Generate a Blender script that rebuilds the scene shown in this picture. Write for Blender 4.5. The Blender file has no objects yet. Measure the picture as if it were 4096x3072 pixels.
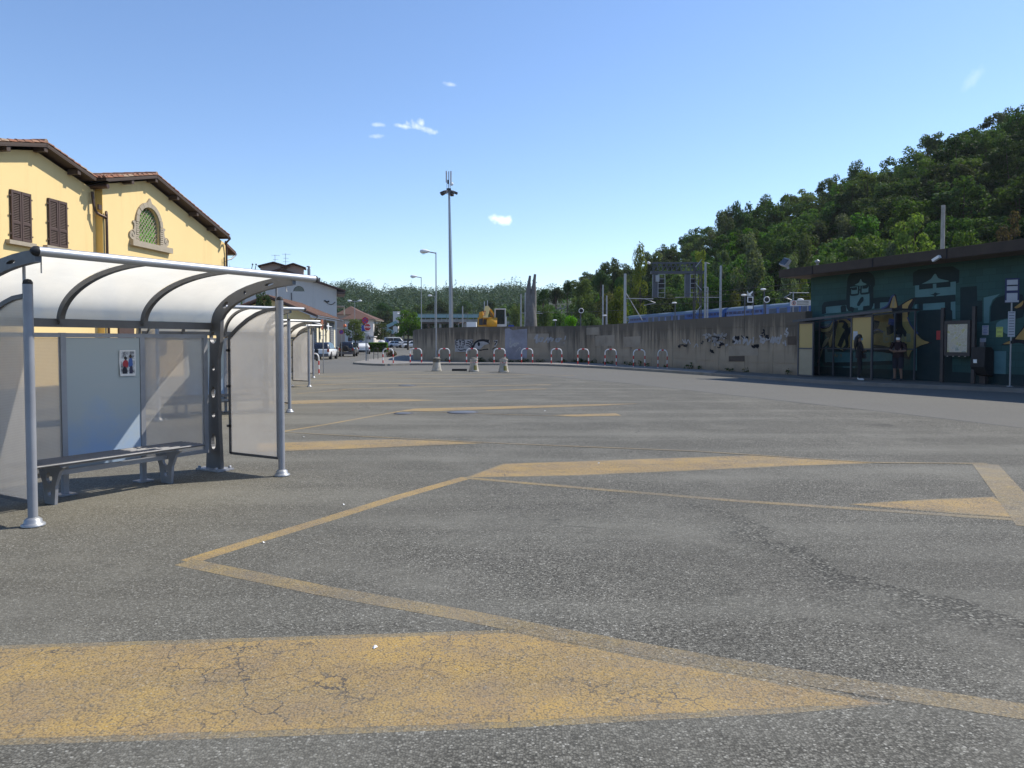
import bpy, bmesh, math, random
import numpy as np
from mathutils import Vector, Matrix

R = random.Random(11)
rad = math.radians
scene = bpy.context.scene
COL = scene.collection

# ------------------------------------------------------------------ camera
F, U0, V0, EYE, PITCH = 2963.0, 2048.0, 1473.5, 1.6, rad(2.0)
cam_data = bpy.data.cameras.new('camera')
cam = bpy.data.objects.new('camera', cam_data)
COL.objects.link(cam)
cam.location = (0, 0, EYE)
cam.rotation_euler = (rad(90) - PITCH, 0, 0)
cam_data.sensor_width = 36.0
cam_data.lens = 36.0 * F / 4096.0
cam_data.shift_y = -62.5 / 4096.0
cam_data.clip_start = 0.05
cam_data.clip_end = 6000
scene.camera = cam

# ------------------------------------------------------------------ light
SUN_AZ = math.atan2(0.41, 0.91)          # world angle of the sun from +X towards +Y
SUN_EL = rad(48)
world = bpy.data.worlds.new('World')
scene.world = world
world.use_nodes = True
wn, wl = world.node_tree.nodes, world.node_tree.links
wn.clear()
w_out = wn.new('ShaderNodeOutputWorld')
w_bg = wn.new('ShaderNodeBackground')
sky = wn.new('ShaderNodeTexSky')
sky.sky_type = 'NISHITA'
sky.sun_disc = False
sky.sun_elevation = SUN_EL
sky.sun_rotation = math.pi / 2 - SUN_AZ
sky.altitude = 200
sky.air_density = 1.0
sky.dust_density = 0.15
sky.ozone_density = 2.2
w_bg.inputs['Strength'].default_value = 0.135
w_hs = wn.new('ShaderNodeHueSaturation')
w_hs.inputs['Saturation'].default_value = 1.05
w_hs.inputs['Value'].default_value = 1.0
w_tint = wn.new('ShaderNodeMix'); w_tint.data_type = 'RGBA'; w_tint.blend_type = 'MULTIPLY'
w_tint.inputs[0].default_value = 1.0; w_tint.inputs[7].default_value = (0.95, 0.955, 1.02, 1)
wl.new(sky.outputs[0], w_tint.inputs[6]); wl.new(w_tint.outputs[2], w_hs.inputs['Color'])

sun_data = bpy.data.lights.new('sun', 'SUN')
sun_data.energy = 3.9
sun_data.angle = rad(0.53)
sun_data.color = (1.0, 0.94, 0.84)
sun = bpy.data.objects.new('sun', sun_data)
COL.objects.link(sun)
sdir = Vector((math.cos(SUN_AZ) * math.cos(SUN_EL), math.sin(SUN_AZ) * math.cos(SUN_EL), math.sin(SUN_EL)))
sun.rotation_euler = sdir.to_track_quat('Z', 'Y').to_euler()
sun.location = (30, 20, 60)

scene.view_settings.view_transform = 'Standard'
scene.view_settings.look = 'None'
scene.view_settings.gamma = 1.0
scene.view_settings.use_curve_mapping = False
scene.view_settings.exposure = 0.5
scene.render.engine = 'CYCLES'
scene.cycles.max_bounces = 8
scene.cycles.transparent_max_bounces = 24
scene.cycles.transmission_bounces = 8
scene.cycles.diffuse_bounces = 3
scene.cycles.caustics_refractive = False
scene.cycles.caustics_reflective = False
scene.cycles.sample_clamp_indirect = 4.0

# ------------------------------------------------------------------ from picture directions to places
_c, _s = math.cos(PITCH), math.sin(PITCH)
def ray(u, v):
    a, b = (u - U0) / F, -(v - V0) / F
    return Vector((a, _c + b * _s, -_s + b * _c))
def W(u, v, D):
    d = ray(u, v); t = D / d.y
    return Vector((d.x * t, D, EYE + d.z * t))
def G(u, v, z=0.0):
    d = ray(u, v); t = (z - EYE) / d.z
    return Vector((d.x * t, d.y * t, z))
K = 4096.0 / 2212.0
def g2(u, v, z=0.0):
    return G(u * K, v * K, z)

class Frame:
    """A vertical plane: origin, direction along it, outward side; x along, y inward, z up."""
    def __init__(self, origin, along):
        self.o = Vector((origin[0], origin[1], 0)); a = Vector((along[0], along[1], 0)).normalized()
        self.a = a; self.i = Vector((-a.y, a.x, 0)); self.rot = math.atan2(a.y, a.x)
    def hit(self, u, v, out=0.0):
        d = ray(u, v); o = self.o - self.i * out
        c = Vector((0, 0, EYE)); t = (o - c).dot(self.i) / d.dot(self.i)
        p = c + d * t
        return ((p - self.o).dot(self.a), p.z)
    def to_world(self, x, y, z):
        p = self.o + self.a * x + self.i * y
        return Vector((p.x, p.y, z))

# ------------------------------------------------------------------ scene objects
def tag(o, label=None, cat=None, group=None, kind=None):
    if label: o['label'] = label
    if cat: o['category'] = cat
    if group: o['group'] = group
    if kind: o['kind'] = kind
    return o
def thing(name, label, cat, loc=(0, 0, 0), rotz=0.0, group=None, scale=None):
    o = bpy.data.objects.new(name, None)
    COL.objects.link(o)
    o.empty_display_size = 0.1
    o.location = loc
    o.rotation_euler = (0, 0, rotz)
    if scale: o.scale = scale if hasattr(scale, '__len__') else (scale,) * 3
    return tag(o, label, cat, group)
_kids = {}
def link_mesh(name, me, parent=None, loc=None, rot=None):
    o = bpy.data.objects.new(name, me)
    COL.objects.link(o)
    if parent is not None:
        o.parent = parent
        _kids.setdefault(parent.name, []).append(o)
    if loc is not None: o.location = loc
    if rot is not None: o.rotation_euler = rot
    return o
def copy_tree(o, parent=None):
    c = o.copy()
    COL.objects.link(c)
    if parent is not None:
        c.parent = parent
        _kids.setdefault(parent.name, []).append(c)
    for k in list(_kids.get(o.name, [])):
        copy_tree(k, c)
    return c
def dup(root, loc, rotz=0.0, label=None, scale=None):
    c = copy_tree(root)
    c.location = loc
    c.rotation_euler = (0, 0, rotz)
    if label: c['label'] = label
    if scale: c.scale = scale if hasattr(scale, '__len__') else (scale,) * 3
    return c

# ------------------------------------------------------------------ mesh builder
class MB:
    def __init__(self):
        self.v, self.f, self.sm, self.mi, self.cur = [], [], [], [], 0
    def add(self, vs, fs, smooth=False):
        b = len(self.v)
        self.v += [tuple(p) for p in vs]
        for f in fs:
            self.f.append(tuple(i + b for i in f)); self.sm.append(smooth); self.mi.append(self.cur)
        return self
    def box(self, c, s, rz=0.0, M=None, taper=1.0):
        hx, hy, hz = s[0] / 2, s[1] / 2, s[2] / 2
        vs = []
        for z in (-1, 1):
            k = taper if z > 0 else 1.0
            for x, y in ((-1, -1), (1, -1), (1, 1), (-1, 1)):
                vs.append(Vector((x * hx * k, y * hy * k, z * hz)))
        if M is not None: vs = [M @ p for p in vs]
        elif rz:
            m = Matrix.Rotation(rz, 3, 'Z'); vs = [m @ p for p in vs]
        c = Vector(c)
        return self.add([p + c for p in vs], [(0, 3, 2, 1), (4, 5, 6, 7), (0, 1, 5, 4), (1, 2, 6, 5), (2, 3, 7, 6), (3, 0, 4, 7)])
    def bar(self, p0, p1, w, h, up=(0, 0, 1)):
        p0, p1 = Vector(p0), Vector(p1); d = (p1 - p0); L = d.length; d.normalize()
        up = Vector(up); x = d.cross(up)
        if x.length < 1e-4: x = d.cross(Vector((0, 1, 0)))
        x.normalize(); y = x.cross(d)
        M = Matrix((x, d, y)).transposed()
        return self.box((p0 + p1) / 2, (w, L, h), M=M)
    def tube(self, pts, r, n=8, caps=True, smooth=True, closed=False):
        pts = [Vector(p) for p in pts]; m = len(pts)
        rs = r if hasattr(r, '__len__') else [r] * m
        vs, fs = [], []
        prev = None
        for i, p in enumerate(pts):
            if closed: t = pts[(i + 1) % m] - pts[i - 1]
            elif i == 0: t = pts[1] - p
            elif i == m - 1: t = p - pts[i - 1]
            else: t = (pts[i + 1] - p).normalized() + (p - pts[i - 1]).normalized()
            if t.length < 1e-9: t = Vector((0, 0, 1))
            t.normalize()
            if prev is None:
                a = Vector((0, 0, 1)) if abs(t.z) < 0.9 else Vector((1, 0, 0))
                x = t.cross(a).normalized()
            else:
                x = (prev - t * prev.dot(t))
                x = x.normalized() if x.length > 1e-6 else t.orthogonal().normalized()
            prev = x; y = t.cross(x)
            for k in range(n):
                an = 2 * math.pi * k / n
                vs.append(p + x * (math.cos(an) * rs[i]) + y * (math.sin(an) * rs[i]))
        for i in range(m if closed else m - 1):
            j = (i + 1) % m
            for k in range(n):
                l = (k + 1) % n
                fs.append((i * n + k, i * n + l, j * n + l, j * n + k))
        self.add(vs, fs, smooth)
        if caps and not closed:
            self.add(vs[:n], [tuple(range(n - 1, -1, -1))]); self.add(vs[-n:], [tuple(range(n))])
        return self
    def lathe(self, prof, n=20, c=(0, 0, 0), smooth=True, M=None):
        vs, fs = [], []
        for r, z in prof:
            for k in range(n):
                a = 2 * math.pi * k / n
                p = Vector((r * math.cos(a), r * math.sin(a), z))
                if M is not None: p = M @ p
                vs.append(p + Vector(c))
        for i in range(len(prof) - 1):
            for k in range(n):
                l = (k + 1) % n
                fs.append((i * n + k, i * n + l, (i + 1) * n + l, (i + 1) * n + k))
        self.add(vs, fs, smooth)
        if prof[0][0] > 1e-6: self.add(vs[:n], [tuple(range(n - 1, -1, -1))])
        if prof[-1][0] > 1e-6: self.add(vs[-n:], [tuple(range(n))])
        return self
    def prism(self, poly, d, M=None, holes=()):
        """poly (x, y) extruded from z=0 to z=d, then moved by the 4x4 M."""
        M = M or Matrix.Identity(4)
        loops = [list(poly)] + [list(h) for h in holes]
        if not holes and len(poly) <= 4:
            tris = [tuple(range(len(poly)))]
            pts = [Vector((p[0], p[1], 0)) for p in poly]
        else:
            bm = bmesh.new(); pts = []
            es = []
            for lp in loops:
                vv = [bm.verts.new((p[0], p[1], 0)) for p in lp]
                pts += [Vector((p[0], p[1], 0)) for p in lp]
                for i in range(len(vv)): es.append(bm.edges.new((vv[i], vv[(i + 1) % len(vv)])))
            bm.verts.index_update()
            bmesh.ops.triangle_fill(bm, use_beauty=True, use_dissolve=False, edges=es, normal=(0, 0, 1))
            tris = [tuple(v.index for v in f.verts) for f in bm.faces]
            bm.free()
        n = len(pts)
        fixed = []
        for t in tris:
            a = sum(pts[t[i]].x * pts[t[(i + 1) % len(t)]].y - pts[t[(i + 1) % len(t)]].x * pts[t[i]].y for i in range(len(t)))
            fixed.append(t if a > 0 else t[::-1])
        if abs(d) < 1e-9:
            return self.add([M @ p for p in pts], fixed)
        sg = 1 if d > 0 else -1
        fs = [t if sg > 0 else t[::-1] for t in fixed]
        vs = [M @ p for p in pts] + [M @ (p + Vector((0, 0, d))) for p in pts]
        out = [t[::-1] for t in fs] + [tuple(i + n for i in t) for t in fs]
        b = 0
        for li, lp in enumerate(loops):
            k = len(lp)
            ar = sum(lp[i][0] * lp[(i + 1) % k][1] - lp[(i + 1) % k][0] * lp[i][1] for i in range(k))
            flip = (ar > 0) != (li == 0)
            if sg < 0: flip = not flip
            for i in range(k):
                j = (i + 1) % k
                q = (b + i, b + j, b + j + n, b + i + n)
                out.append(q[::-1] if flip else q)
            b += k
        return self.add(vs, out)
    def sheet(self, poly, z):
        return self.prism([(p[0], p[1]) for p in poly], 0, Matrix.Translation((0, 0, z)))
    def mesh(self, name, mats):
        me = bpy.data.meshes.new(name)
        me.from_pydata(self.v, [], self.f)
        for m in (mats if isinstance(mats, (list, tuple)) else [mats]): me.materials.append(m)
        me.polygons.foreach_set('use_smooth', self.sm)
        me.polygons.foreach_set('material_index', self.mi)
        me.update()
        return me
    def build(self, name, mats, parent=None, loc=None, rot=None):
        return link_mesh(name, self.mesh(name, mats), parent, loc, rot)

# planes for prism(): local polygon (x, y) -> facade x, z with thickness towards -y (outward)
def XZ(y=0.0, x0=0.0, z0=0.0):
    return Matrix(((1, 0, 0, x0), (0, 0, -1, y), (0, 1, 0, z0), (0, 0, 0, 1)))
# polygon (y, z) -> thickness along +x
def YZ(x=0.0):
    return Matrix(((0, 0, 1, x), (1, 0, 0, 0), (0, 1, 0, 0), (0, 0, 0, 1)))
def circle(cx, cy, r, n=20, ry=None, a0=0.0):
    ry = ry or r
    return [(cx + r * math.cos(a0 + 2 * math.pi * k / n), cy + ry * math.sin(a0 + 2 * math.pi * k / n)) for k in range(n)]
def ribbon(pts, w):
    """A flat stroke of width w along 2-D points; returns a polygon."""
    L, Rr = [], []
    ws = w if hasattr(w, '__len__') else [w] * len(pts)
    for i, p in enumerate(pts):
        a = pts[max(i - 1, 0)]; b = pts[min(i + 1, len(pts) - 1)]
        dx, dy = b[0] - a[0], b[1] - a[1]; l = math.hypot(dx, dy) or 1
        nx, ny = -dy / l * ws[i] / 2, dx / l * ws[i] / 2
        L.append((p[0] + nx, p[1] + ny)); Rr.append((p[0] - nx, p[1] - ny))
    return L, Rr
def add_ribbon(mb, pts, w, to3):
    L, Rr = ribbon(pts, w)
    n = len(pts)
    mb.add([to3(*p) for p in L] + [to3(*p) for p in Rr], [(i, n + i, n + i + 1, i + 1) for i in range(n - 1)])
    return mb
def smooth_path(pts, k=5):
    """Catmull-Rom through 2-D or 3-D points."""
    P = [Vector(p) for p in pts]; out = []
    for i in range(len(P) - 1):
        p0, p1, p2, p3 = P[max(i - 1, 0)], P[i], P[i + 1], P[min(i + 2, len(P) - 1)]
        for j in range(k):
            t = j / k
            out.append(0.5 * ((2 * p1) + (p2 - p0) * t + (2 * p0 - 5 * p1 + 4 * p2 - p3) * t * t + (3 * p1 - p0 - 3 * p2 + p3) * t ** 3))
    out.append(P[-1])
    return out
# ------------------------------------------------------------------ materials
class NT:
    def __init__(self, name):
        self.m = bpy.data.materials.new(name); self.m.use_nodes = True
        self.n, self.l = self.m.node_tree.nodes, self.m.node_tree.links
        self.n.clear()
        self.out = self.n.new('ShaderNodeOutputMaterial')
        self.tc = self.n.new('ShaderNodeTexCoord')
    def node(self, t, **kw):
        x = self.n.new(t)
        for k, v in kw.items(): setattr(x, k, v)
        return x
    def put(self, sock, v):
        if isinstance(v, bpy.types.NodeSocket): self.l.new(v, sock)
        elif v is not None:
            if hasattr(v, '__len__') and len(v) == 3 and sock.type == 'RGBA': v = (*v, 1)
            sock.default_value = v
    def noise(self, scale, detail=4, rough=0.55, vec=None, dist=0.0, dim='3D'):
        x = self.node('ShaderNodeTexNoise', noise_dimensions=dim)
        x.inputs['Scale'].default_value = scale; x.inputs['Detail'].default_value = detail
        x.inputs['Roughness'].default_value = rough; x.inputs['Distortion'].default_value = dist
        self.l.new(vec or self.tc.outputs['Object'], x.inputs['Vector'])
        return x.outputs['Fac']
    def voro(self, scale, feature='F1', out='Distance', vec=None, rand=1.0):
        x = self.node('ShaderNodeTexVoronoi', feature=feature)
        x.inputs['Scale'].default_value = scale; x.inputs['Randomness'].default_value = rand
        self.l.new(vec or self.tc.outputs['Object'], x.inputs['Vector'])
        return x.outputs[out]
    def ramp(self, fac, stops, interp='LINEAR'):
        x = self.node('ShaderNodeValToRGB'); x.color_ramp.interpolation = interp
        e = x.color_ramp.elements
        while len(e) < len(stops): e.new(0.5)
        for el, (p, c) in zip(e, stops):
            el.position = p
            el.color = (c, c, c, 1) if not hasattr(c, '__len__') else (*c, 1)
        self.put(x.inputs[0], fac)
        return x.outputs['Color']
    def math(self, op, a, b=None, c=None, clamp=False):
        x = self.node('ShaderNodeMath', operation=op, use_clamp=clamp)
        self.put(x.inputs[0], a)
        if b is not None: self.put(x.inputs[1], b)
        if c is not None: self.put(x.inputs[2], c)
        return x.outputs[0]
    def mix(self, f, a, b, mode='MIX'):
        x = self.node('ShaderNodeMix', data_type='RGBA', blend_type=mode)
        self.put(x.inputs[0], f); self.put(x.inputs[6], a); self.put(x.inputs[7], b)
        return x.outputs[2]
    def bump(self, h, s=0.3, d=0.01):
        x = self.node('ShaderNodeBump'); x.inputs['Strength'].default_value = s; x.inputs['Distance'].default_value = d
        self.l.new(h, x.inputs['Height'])
        return x.outputs[0]
    def mapping(self, scale=(1, 1, 1), rot=(0, 0, 0), src=None, loc=(0, 0, 0)):
        x = self.node('ShaderNodeMapping')
        x.inputs['Scale'].default_value = scale; x.inputs['Rotation'].default_value = rot; x.inputs['Location'].default_value = loc
        self.l.new(src or self.tc.outputs['Object'], x.inputs['Vector'])
        return x.outputs[0]
    def pbsdf(self, col, rough=0.6, metal=0.0, normal=None, spec=None, coat=None):
        x = self.node('ShaderNodeBsdfPrincipled')
        self.put(x.inputs['Base Color'], col); self.put(x.inputs['Roughness'], rough); self.put(x.inputs['Metallic'], metal)
        if normal is not None: self.l.new(normal, x.inputs['Normal'])
        if spec is not None: x.inputs['Specular IOR Level'].default_value = spec
        if coat is not None: x.inputs['Coat Weight'].default_value = coat; x.inputs['Coat Roughness'].default_value = 0.05
        return x
    def done(self, sh):
        self.l.new(sh if isinstance(sh, bpy.types.NodeSocket) else sh.outputs[0], self.out.inputs['Surface'])
        return self.m

def mat(name, col, rough=0.6, metal=0.0, var=0.12, scale=6.0, bump=0.0, bscale=60.0, spec=None, dirt=None, coat=None):
    t = NT(name)
    f = t.noise(scale, 5, 0.6)
    c = t.mix(f, tuple(max(0, x * (1 - var)) for x in col), tuple(min(1, x * (1 + var)) for x in col))
    if dirt:
        d = t.ramp(t.noise(scale * 0.45, 6, 0.65), [(0.45, 0.0), (0.75, 1.0)])
        d = t.math('MULTIPLY', d, dirt[1])
        c = t.mix(d, c, dirt[0])
    nrm = t.bump(t.noise(bscale, 4, 0.6), bump, 0.02) if bump else None
    r = t.math('ADD', t.math('MULTIPLY', t.noise(scale * 1.7, 3), 0.25), rough - 0.12, clamp=True)
    return t.done(t.pbsdf(c, r, metal, nrm, spec, coat))

def wobx(t, P):
    w = t.node('ShaderNodeVectorMath', operation='ADD'); n = t.node('ShaderNodeTexNoise'); n.inputs['Scale'].default_value = 3.0; n.inputs['Detail'].default_value = 5
    t.l.new(P, n.inputs['Vector']); k = t.node('ShaderNodeVectorMath', operation='SCALE'); k.inputs['Scale'].default_value = 0.5
    t.l.new(n.outputs['Color'], k.inputs[0]); t.l.new(P, w.inputs[0]); t.l.new(k.outputs[0], w.inputs[1])
    return w.outputs[0]
def asphalt_nodes(t, old=True):
    """colour, roughness, height of worn asphalt in world metres"""
    P = t.tc.outputs['Object']
    sc = 92.0 if old else 130.0
    wob = t.node('ShaderNodeVectorMath', operation='ADD')
    nz = t.node('ShaderNodeTexNoise'); nz.inputs['Scale'].default_value = sc * 1.3; nz.inputs['Detail'].default_value = 2
    t.l.new(P, nz.inputs['Vector'])
    scn = t.node('ShaderNodeVectorMath', operation='SCALE'); scn.inputs['Scale'].default_value = 0.6 / sc
    t.l.new(nz.outputs['Color'], scn.inputs[0])
    t.l.new(P, wob.inputs[0]); t.l.new(scn.outputs[0], wob.inputs[1])
    V = wob.outputs[0]
    v1 = t.node('ShaderNodeTexVoronoi'); v1.inputs['Scale'].default_value = sc; t.l.new(V, v1.inputs['Vector'])
    v2 = t.node('ShaderNodeTexVoronoi'); v2.inputs['Scale'].default_value = sc * 0.47; t.l.new(V, v2.inputs['Vector'])
    sep1 = t.node('ShaderNodeSeparateColor'); t.l.new(v1.outputs['Color'], sep1.inputs[0])
    sep2 = t.node('ShaderNodeSeparateColor'); t.l.new(v2.outputs['Color'], sep2.inputs[0])
    if old:
        stone = t.ramp(sep1.outputs[0], [(0.0, (0.050, 0.048, 0.042)), (0.25, (0.098, 0.094, 0.082)), (0.6, (0.148, 0.142, 0.124)), (0.86, (0.198, 0.191, 0.168)), (0.955, (0.27, 0.26, 0.23)), (1.0, (0.40, 0.39, 0.355))])
        big = t.ramp(sep2.outputs[0], [(0.0, 0.0), (0.91, 0.0), (0.96, 1.0)])
        bigc = t.ramp(sep2.outputs[1], [(0.0, (0.105, 0.102, 0.087)), (0.55, (0.20, 0.195, 0.167)), (1.0, (0.34, 0.332, 0.29))])
        edge = t.ramp(v2.outputs['Distance'], [(0.30, 1.0), (0.42, 0.0)])
        col = t.mix(t.math('MULTIPLY', big, edge), stone, bigc)
        # dark pits between the stones
        pit = t.ramp(v1.outputs['Distance'], [(0.42, 0.0), (0.75, 0.8)])
        col = t.mix(pit, col, (0.030, 0.029, 0.026))
        # broad weathering: worn wheel tracks, tan dust by the shelters, oil-dark patches
        n1 = t.noise(0.33, 5, 0.6)
        col = t.mix(t.ramp(n1, [(0.34, 0.48), (0.58, 0.0)]), col, (0.090, 0.087, 0.077))
        n2 = t.noise(0.75, 6, 0.7, vec=t.mapping((1, 1, 1), loc=(13, 5, 0)))
        col = t.mix(t.ramp(n2, [(0.48, 0.0), (0.70, 0.36)]), col, (0.215, 0.207, 0.182))
        # long swept tracks of turning buses
        tr = t.noise(1.0, 4, 0.55, vec=t.mapping((0.10, 0.9, 1), rot=(0, 0, rad(14))))
        col = t.mix(t.ramp(tr, [(0.46, 0.0), (0.68, 0.38)]), col, (0.21, 0.205, 0.180))
        # brown dust close to the shelters (left side of the lot)
        sx = t.node('ShaderNodeSeparateXYZ'); t.l.new(P, sx.inputs[0])
        lft = t.math('MULTIPLY_ADD', sx.outputs[0], -0.16, -0.02, clamp=True)
        lft = t.math('MULTIPLY', lft, t.math('MULTIPLY_ADD', t.noise(0.5, 5, 0.65), 1.0, -0.1, clamp=True))
        col = t.mix(t.math('MULTIPLY', lft, 0.75, clamp=True), col, (0.235, 0.212, 0.160))
        # a ravelled seam running across the right of the lot
        q0, q1 = g2(1385, 1030), g2(2240, 1400)
        d = (q1 - q0); L = d.length; d.normalize(); nx, ny = -d.y, d.x
        dd = t.math('ADD', t.math('MULTIPLY', sx.outputs[0], nx), t.math('MULTIPLY_ADD', sx.outputs[1], ny, -(q0.x * nx + q0.y * ny)))
        dd = t.math('ADD', dd, t.math('MULTIPLY_ADD', t.noise(0.9, 5, 0.65), 2.4, -1.2))
        side = t.math('GREATER_THAN', dd, 0.0) if False else dd
        al = t.math('MULTIPLY_ADD', t.math('ADD', t.math('MULTIPLY', sx.outputs[0], d.x), t.math('MULTIPLY_ADD', sx.outputs[1], d.y, -(q0.x * d.x + q0.y * d.y))), 0.35, 0.0, clamp=True)
        band = t.ramp(t.math('MULTIPLY_ADD', side, 0.5, 0.5), [(0.20, 0.0), (0.40, 0.85), (0.5, 0.95), (0.52, 0.25), (0.60, 0.0)])
        v3 = t.node('ShaderNodeTexVoronoi'); v3.inputs['Scale'].default_value = 46; t.l.new(V, v3.inputs['Vector'])
        sep3 = t.node('ShaderNodeSeparateColor'); t.l.new(v3.outputs['Color'], sep3.inputs[0])
        rc = t.ramp(sep3.outputs[0], [(0.0, (0.05, 0.05, 0.044)), (0.45, (0.125, 0.121, 0.106)), (0.8, (0.22, 0.213, 0.187)), (1.0, (0.42, 0.41, 0.365))])
        rc = t.mix(t.ramp(v3.outputs['Distance'], [(0.36, 0.0), (0.6, 1.0)]), rc, (0.012, 0.012, 0.012))
        col = t.mix(t.math('MULTIPLY', t.math('MULTIPLY', band, al), 0.62), col, rc)
        # oil drips and dark stains where buses stop
        dr = t.node('ShaderNodeTexVoronoi'); dr.inputs['Scale'].default_value = 0.8; t.l.new(wobx(t, P), dr.inputs['Vector'])
        dsp = t.node('ShaderNodeSeparateColor'); t.l.new(dr.outputs['Color'], dsp.inputs[0])
        rad_ = t.math('MULTIPLY', dsp.outputs[0], 0.26)
        spot = t.math('SUBTRACT', rad_, dr.outputs['Distance'])
        spot = t.math('MULTIPLY', t.ramp(t.math('MULTIPLY', spot, 6.0), [(0.0, 0.0), (0.5, 0.6)]), t.ramp(dsp.outputs[1], [(0.55, 0.0), (0.60, 1.0)]))
        spot = t.math('MULTIPLY', spot, t.ramp(t.noise(0.16, 3), [(0.42, 0.0), (0.56, 1.0)]))
        col = t.mix(spot, col, (0.055, 0.054, 0.05))
        # hairline cracks
        cv = t.node('ShaderNodeTexVoronoi', feature='DISTANCE_TO_EDGE'); cv.inputs['Scale'].default_value = 0.42
        wob2 = t.node('ShaderNodeVectorMath', operation='ADD')
        nz2 = t.node('ShaderNodeTexNoise'); nz2.inputs['Scale'].default_value = 2.2; nz2.inputs['Detail'].default_value = 5
        t.l.new(P, nz2.inputs['Vector'])
        s2 = t.node('ShaderNodeVectorMath', operation='SCALE'); s2.inputs['Scale'].default_value = 0.9
        t.l.new(nz2.outputs['Color'], s2.inputs[0]); t.l.new(P, wob2.inputs[0]); t.l.new(s2.outputs[0], wob2.inputs[1])
        t.l.new(wob2.outputs[0], cv.inputs['Vector'])
        crack = t.ramp(cv.outputs['Distance'], [(0.0, 1.0), (0.006, 0.0)])
        crack = t.math('MULTIPLY', crack, t.ramp(t.noise(0.21, 3), [(0.5, 0.0), (0.6, 0.7)]))
        col = t.mix(crack, col, (0.02, 0.02, 0.02))
    else:
        col = t.ramp(sep1.outputs[0], [(0.0, (0.115, 0.113, 0.106)), (0.6, (0.163, 0.160, 0.150)), (0.93, (0.205, 0.201, 0.188)), (1.0, (0.31, 0.305, 0.285))])
        col = t.mix(t.ramp(t.noise(0.22, 5, 0.6), [(0.35, 0.4), (0.65, 0.0)]), col, (0.135, 0.133, 0.124))
        tr = t.noise(1.0, 4, 0.55, vec=t.mapping((0.08, 0.7, 1), rot=(0, 0, rad(25))))
        col = t.mix(t.ramp(tr, [(0.48, 0.0), (0.7, 0.4)]), col, (0.175, 0.172, 0.155))
    h = t.math('ADD', t.math('MULTIPLY', v1.outputs['Distance'], -1.0), t.math('MULTIPLY', sep1.outputs[1], 0.5))
    col = t.mix(1.0, col, (1.03, 1.02, 0.975) if old else (0.86, 0.845, 0.80), 'MULTIPLY')
    return col, 0.88, h, (v1, sep1)

def asphalt(name, old=True):
    t = NT(name)
    c, r, h, _ = asphalt_nodes(t, old)
    return t.done(t.pbsdf(c, r, 0, t.bump(h, 0.45 if old else 0.3, 0.005), 0.18))

def paint_on_asphalt(name, wear, col=(0.50, 0.315, 0.070), cracks=True):
    """wear 0 = solid, 1 = nearly gone"""
    t = NT(name)
    c, r, h, (v1, sep1) = asphalt_nodes(t, True)
    P = t.tc.outputs['Object']
    wob = t.node('ShaderNodeVectorMath', operation='ADD')
    nz = t.node('ShaderNodeTexNoise'); nz.inputs['Scale'].default_value = 9; nz.inputs['Detail'].default_value = 4
    t.l.new(P, nz.inputs['Vector'])
    s2 = t.node('ShaderNodeVectorMath', operation='SCALE'); s2.inputs['Scale'].default_value = 0.16
    t.l.new(nz.outputs['Color'], s2.inputs[0]); t.l.new(P, wob.inputs[0]); t.l.new(s2.outputs[0], wob.inputs[1])
    V = wob.outputs[0]
    patch = t.noise(1.1, 6, 0.66, vec=t.mapping((1, 1, 1), loc=(3, 7, 0)))
    fine = t.noise(55, 4, 0.75)
    cov = t.math('ADD', t.math('MULTIPLY', patch, 0.50), t.math('MULTIPLY', fine, 0.50))
    lo = 0.20 + wear * 0.24
    cov = t.ramp(cov, [(lo, 0.25 if not cracks else 0.0), (lo + 0.20, 1.0)])
    # thinner where stones stand up and in the pits between them
    pits = t.ramp(v1.outputs['Distance'], [(0.52, 1.0), (0.85, 0.35)])
    tops = t.ramp(sep1.outputs[1], [(0.80 - wear * 0.2, 1.0), (0.98, 0.40)])
    cov = t.math('MULTIPLY', cov, t.math('MULTIPLY', pits, tops))
    cov = t.math('MULTIPLY', cov, 0.97 - wear * 0.42)
    swept = t.noise(1.0, 5, 0.65, vec=t.mapping((0.35, 1.6, 1), rot=(0, 0, rad(10)), loc=(4, 2, 0)))
    cov = t.math('MULTIPLY', cov, t.ramp(swept, [(0.38, 1.0), (0.68, 0.58)]))
    dark = None
    if cracks:
        e1 = t.voro(3.6, 'DISTANCE_TO_EDGE', vec=V)
        e2 = t.voro(11.0, 'DISTANCE_TO_EDGE', vec=V)
        n4 = t.ramp(t.noise(1.2, 4, 0.65, vec=t.mapping((1, 1, 1), loc=(9, 1, 0))), [(0.46, 0.0), (0.60, 1.0)])
        n3 = t.ramp(t.noise(1.7, 4, 0.6), [(0.46, 0.0), (0.62, 1.0)])
        k1 = t.math('MULTIPLY', t.ramp(e1, [(0.006, 0.9), (0.017, 0.0)]), n4)
        k2 = t.math('MULTIPLY', t.ramp(e2, [(0.012, 0.75), (0.040, 0.0)]), n3)
        dark = t.math('MAXIMUM', k1, k2)
        cov = t.math('MULTIPLY', cov, t.math('SUBTRACT', 1.0, dark))
    grime = t.noise(2.6, 5, 0.7)
    pc = t.mix(t.ramp(grime, [(0.3, 1.0), (0.7, 0.0)]), col, (col[0] * 0.62, col[1] * 0.66, col[2] * 1.2 + 0.02))
    pc = t.mix(t.math('MULTIPLY', t.noise(60, 3), 0.35), pc, (col[0] * 0.7, col[1] * 0.72, col[2]))
    if dark is not None: c = t.mix(t.math('MULTIPLY', dark, 0.8), c, (0.045, 0.04, 0.04))
    cc = t.mix(cov, c, pc)
    return t.done(t.pbsdf(cc, 0.8, 0, t.bump(h, 0.4, 0.005), 0.35))

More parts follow.
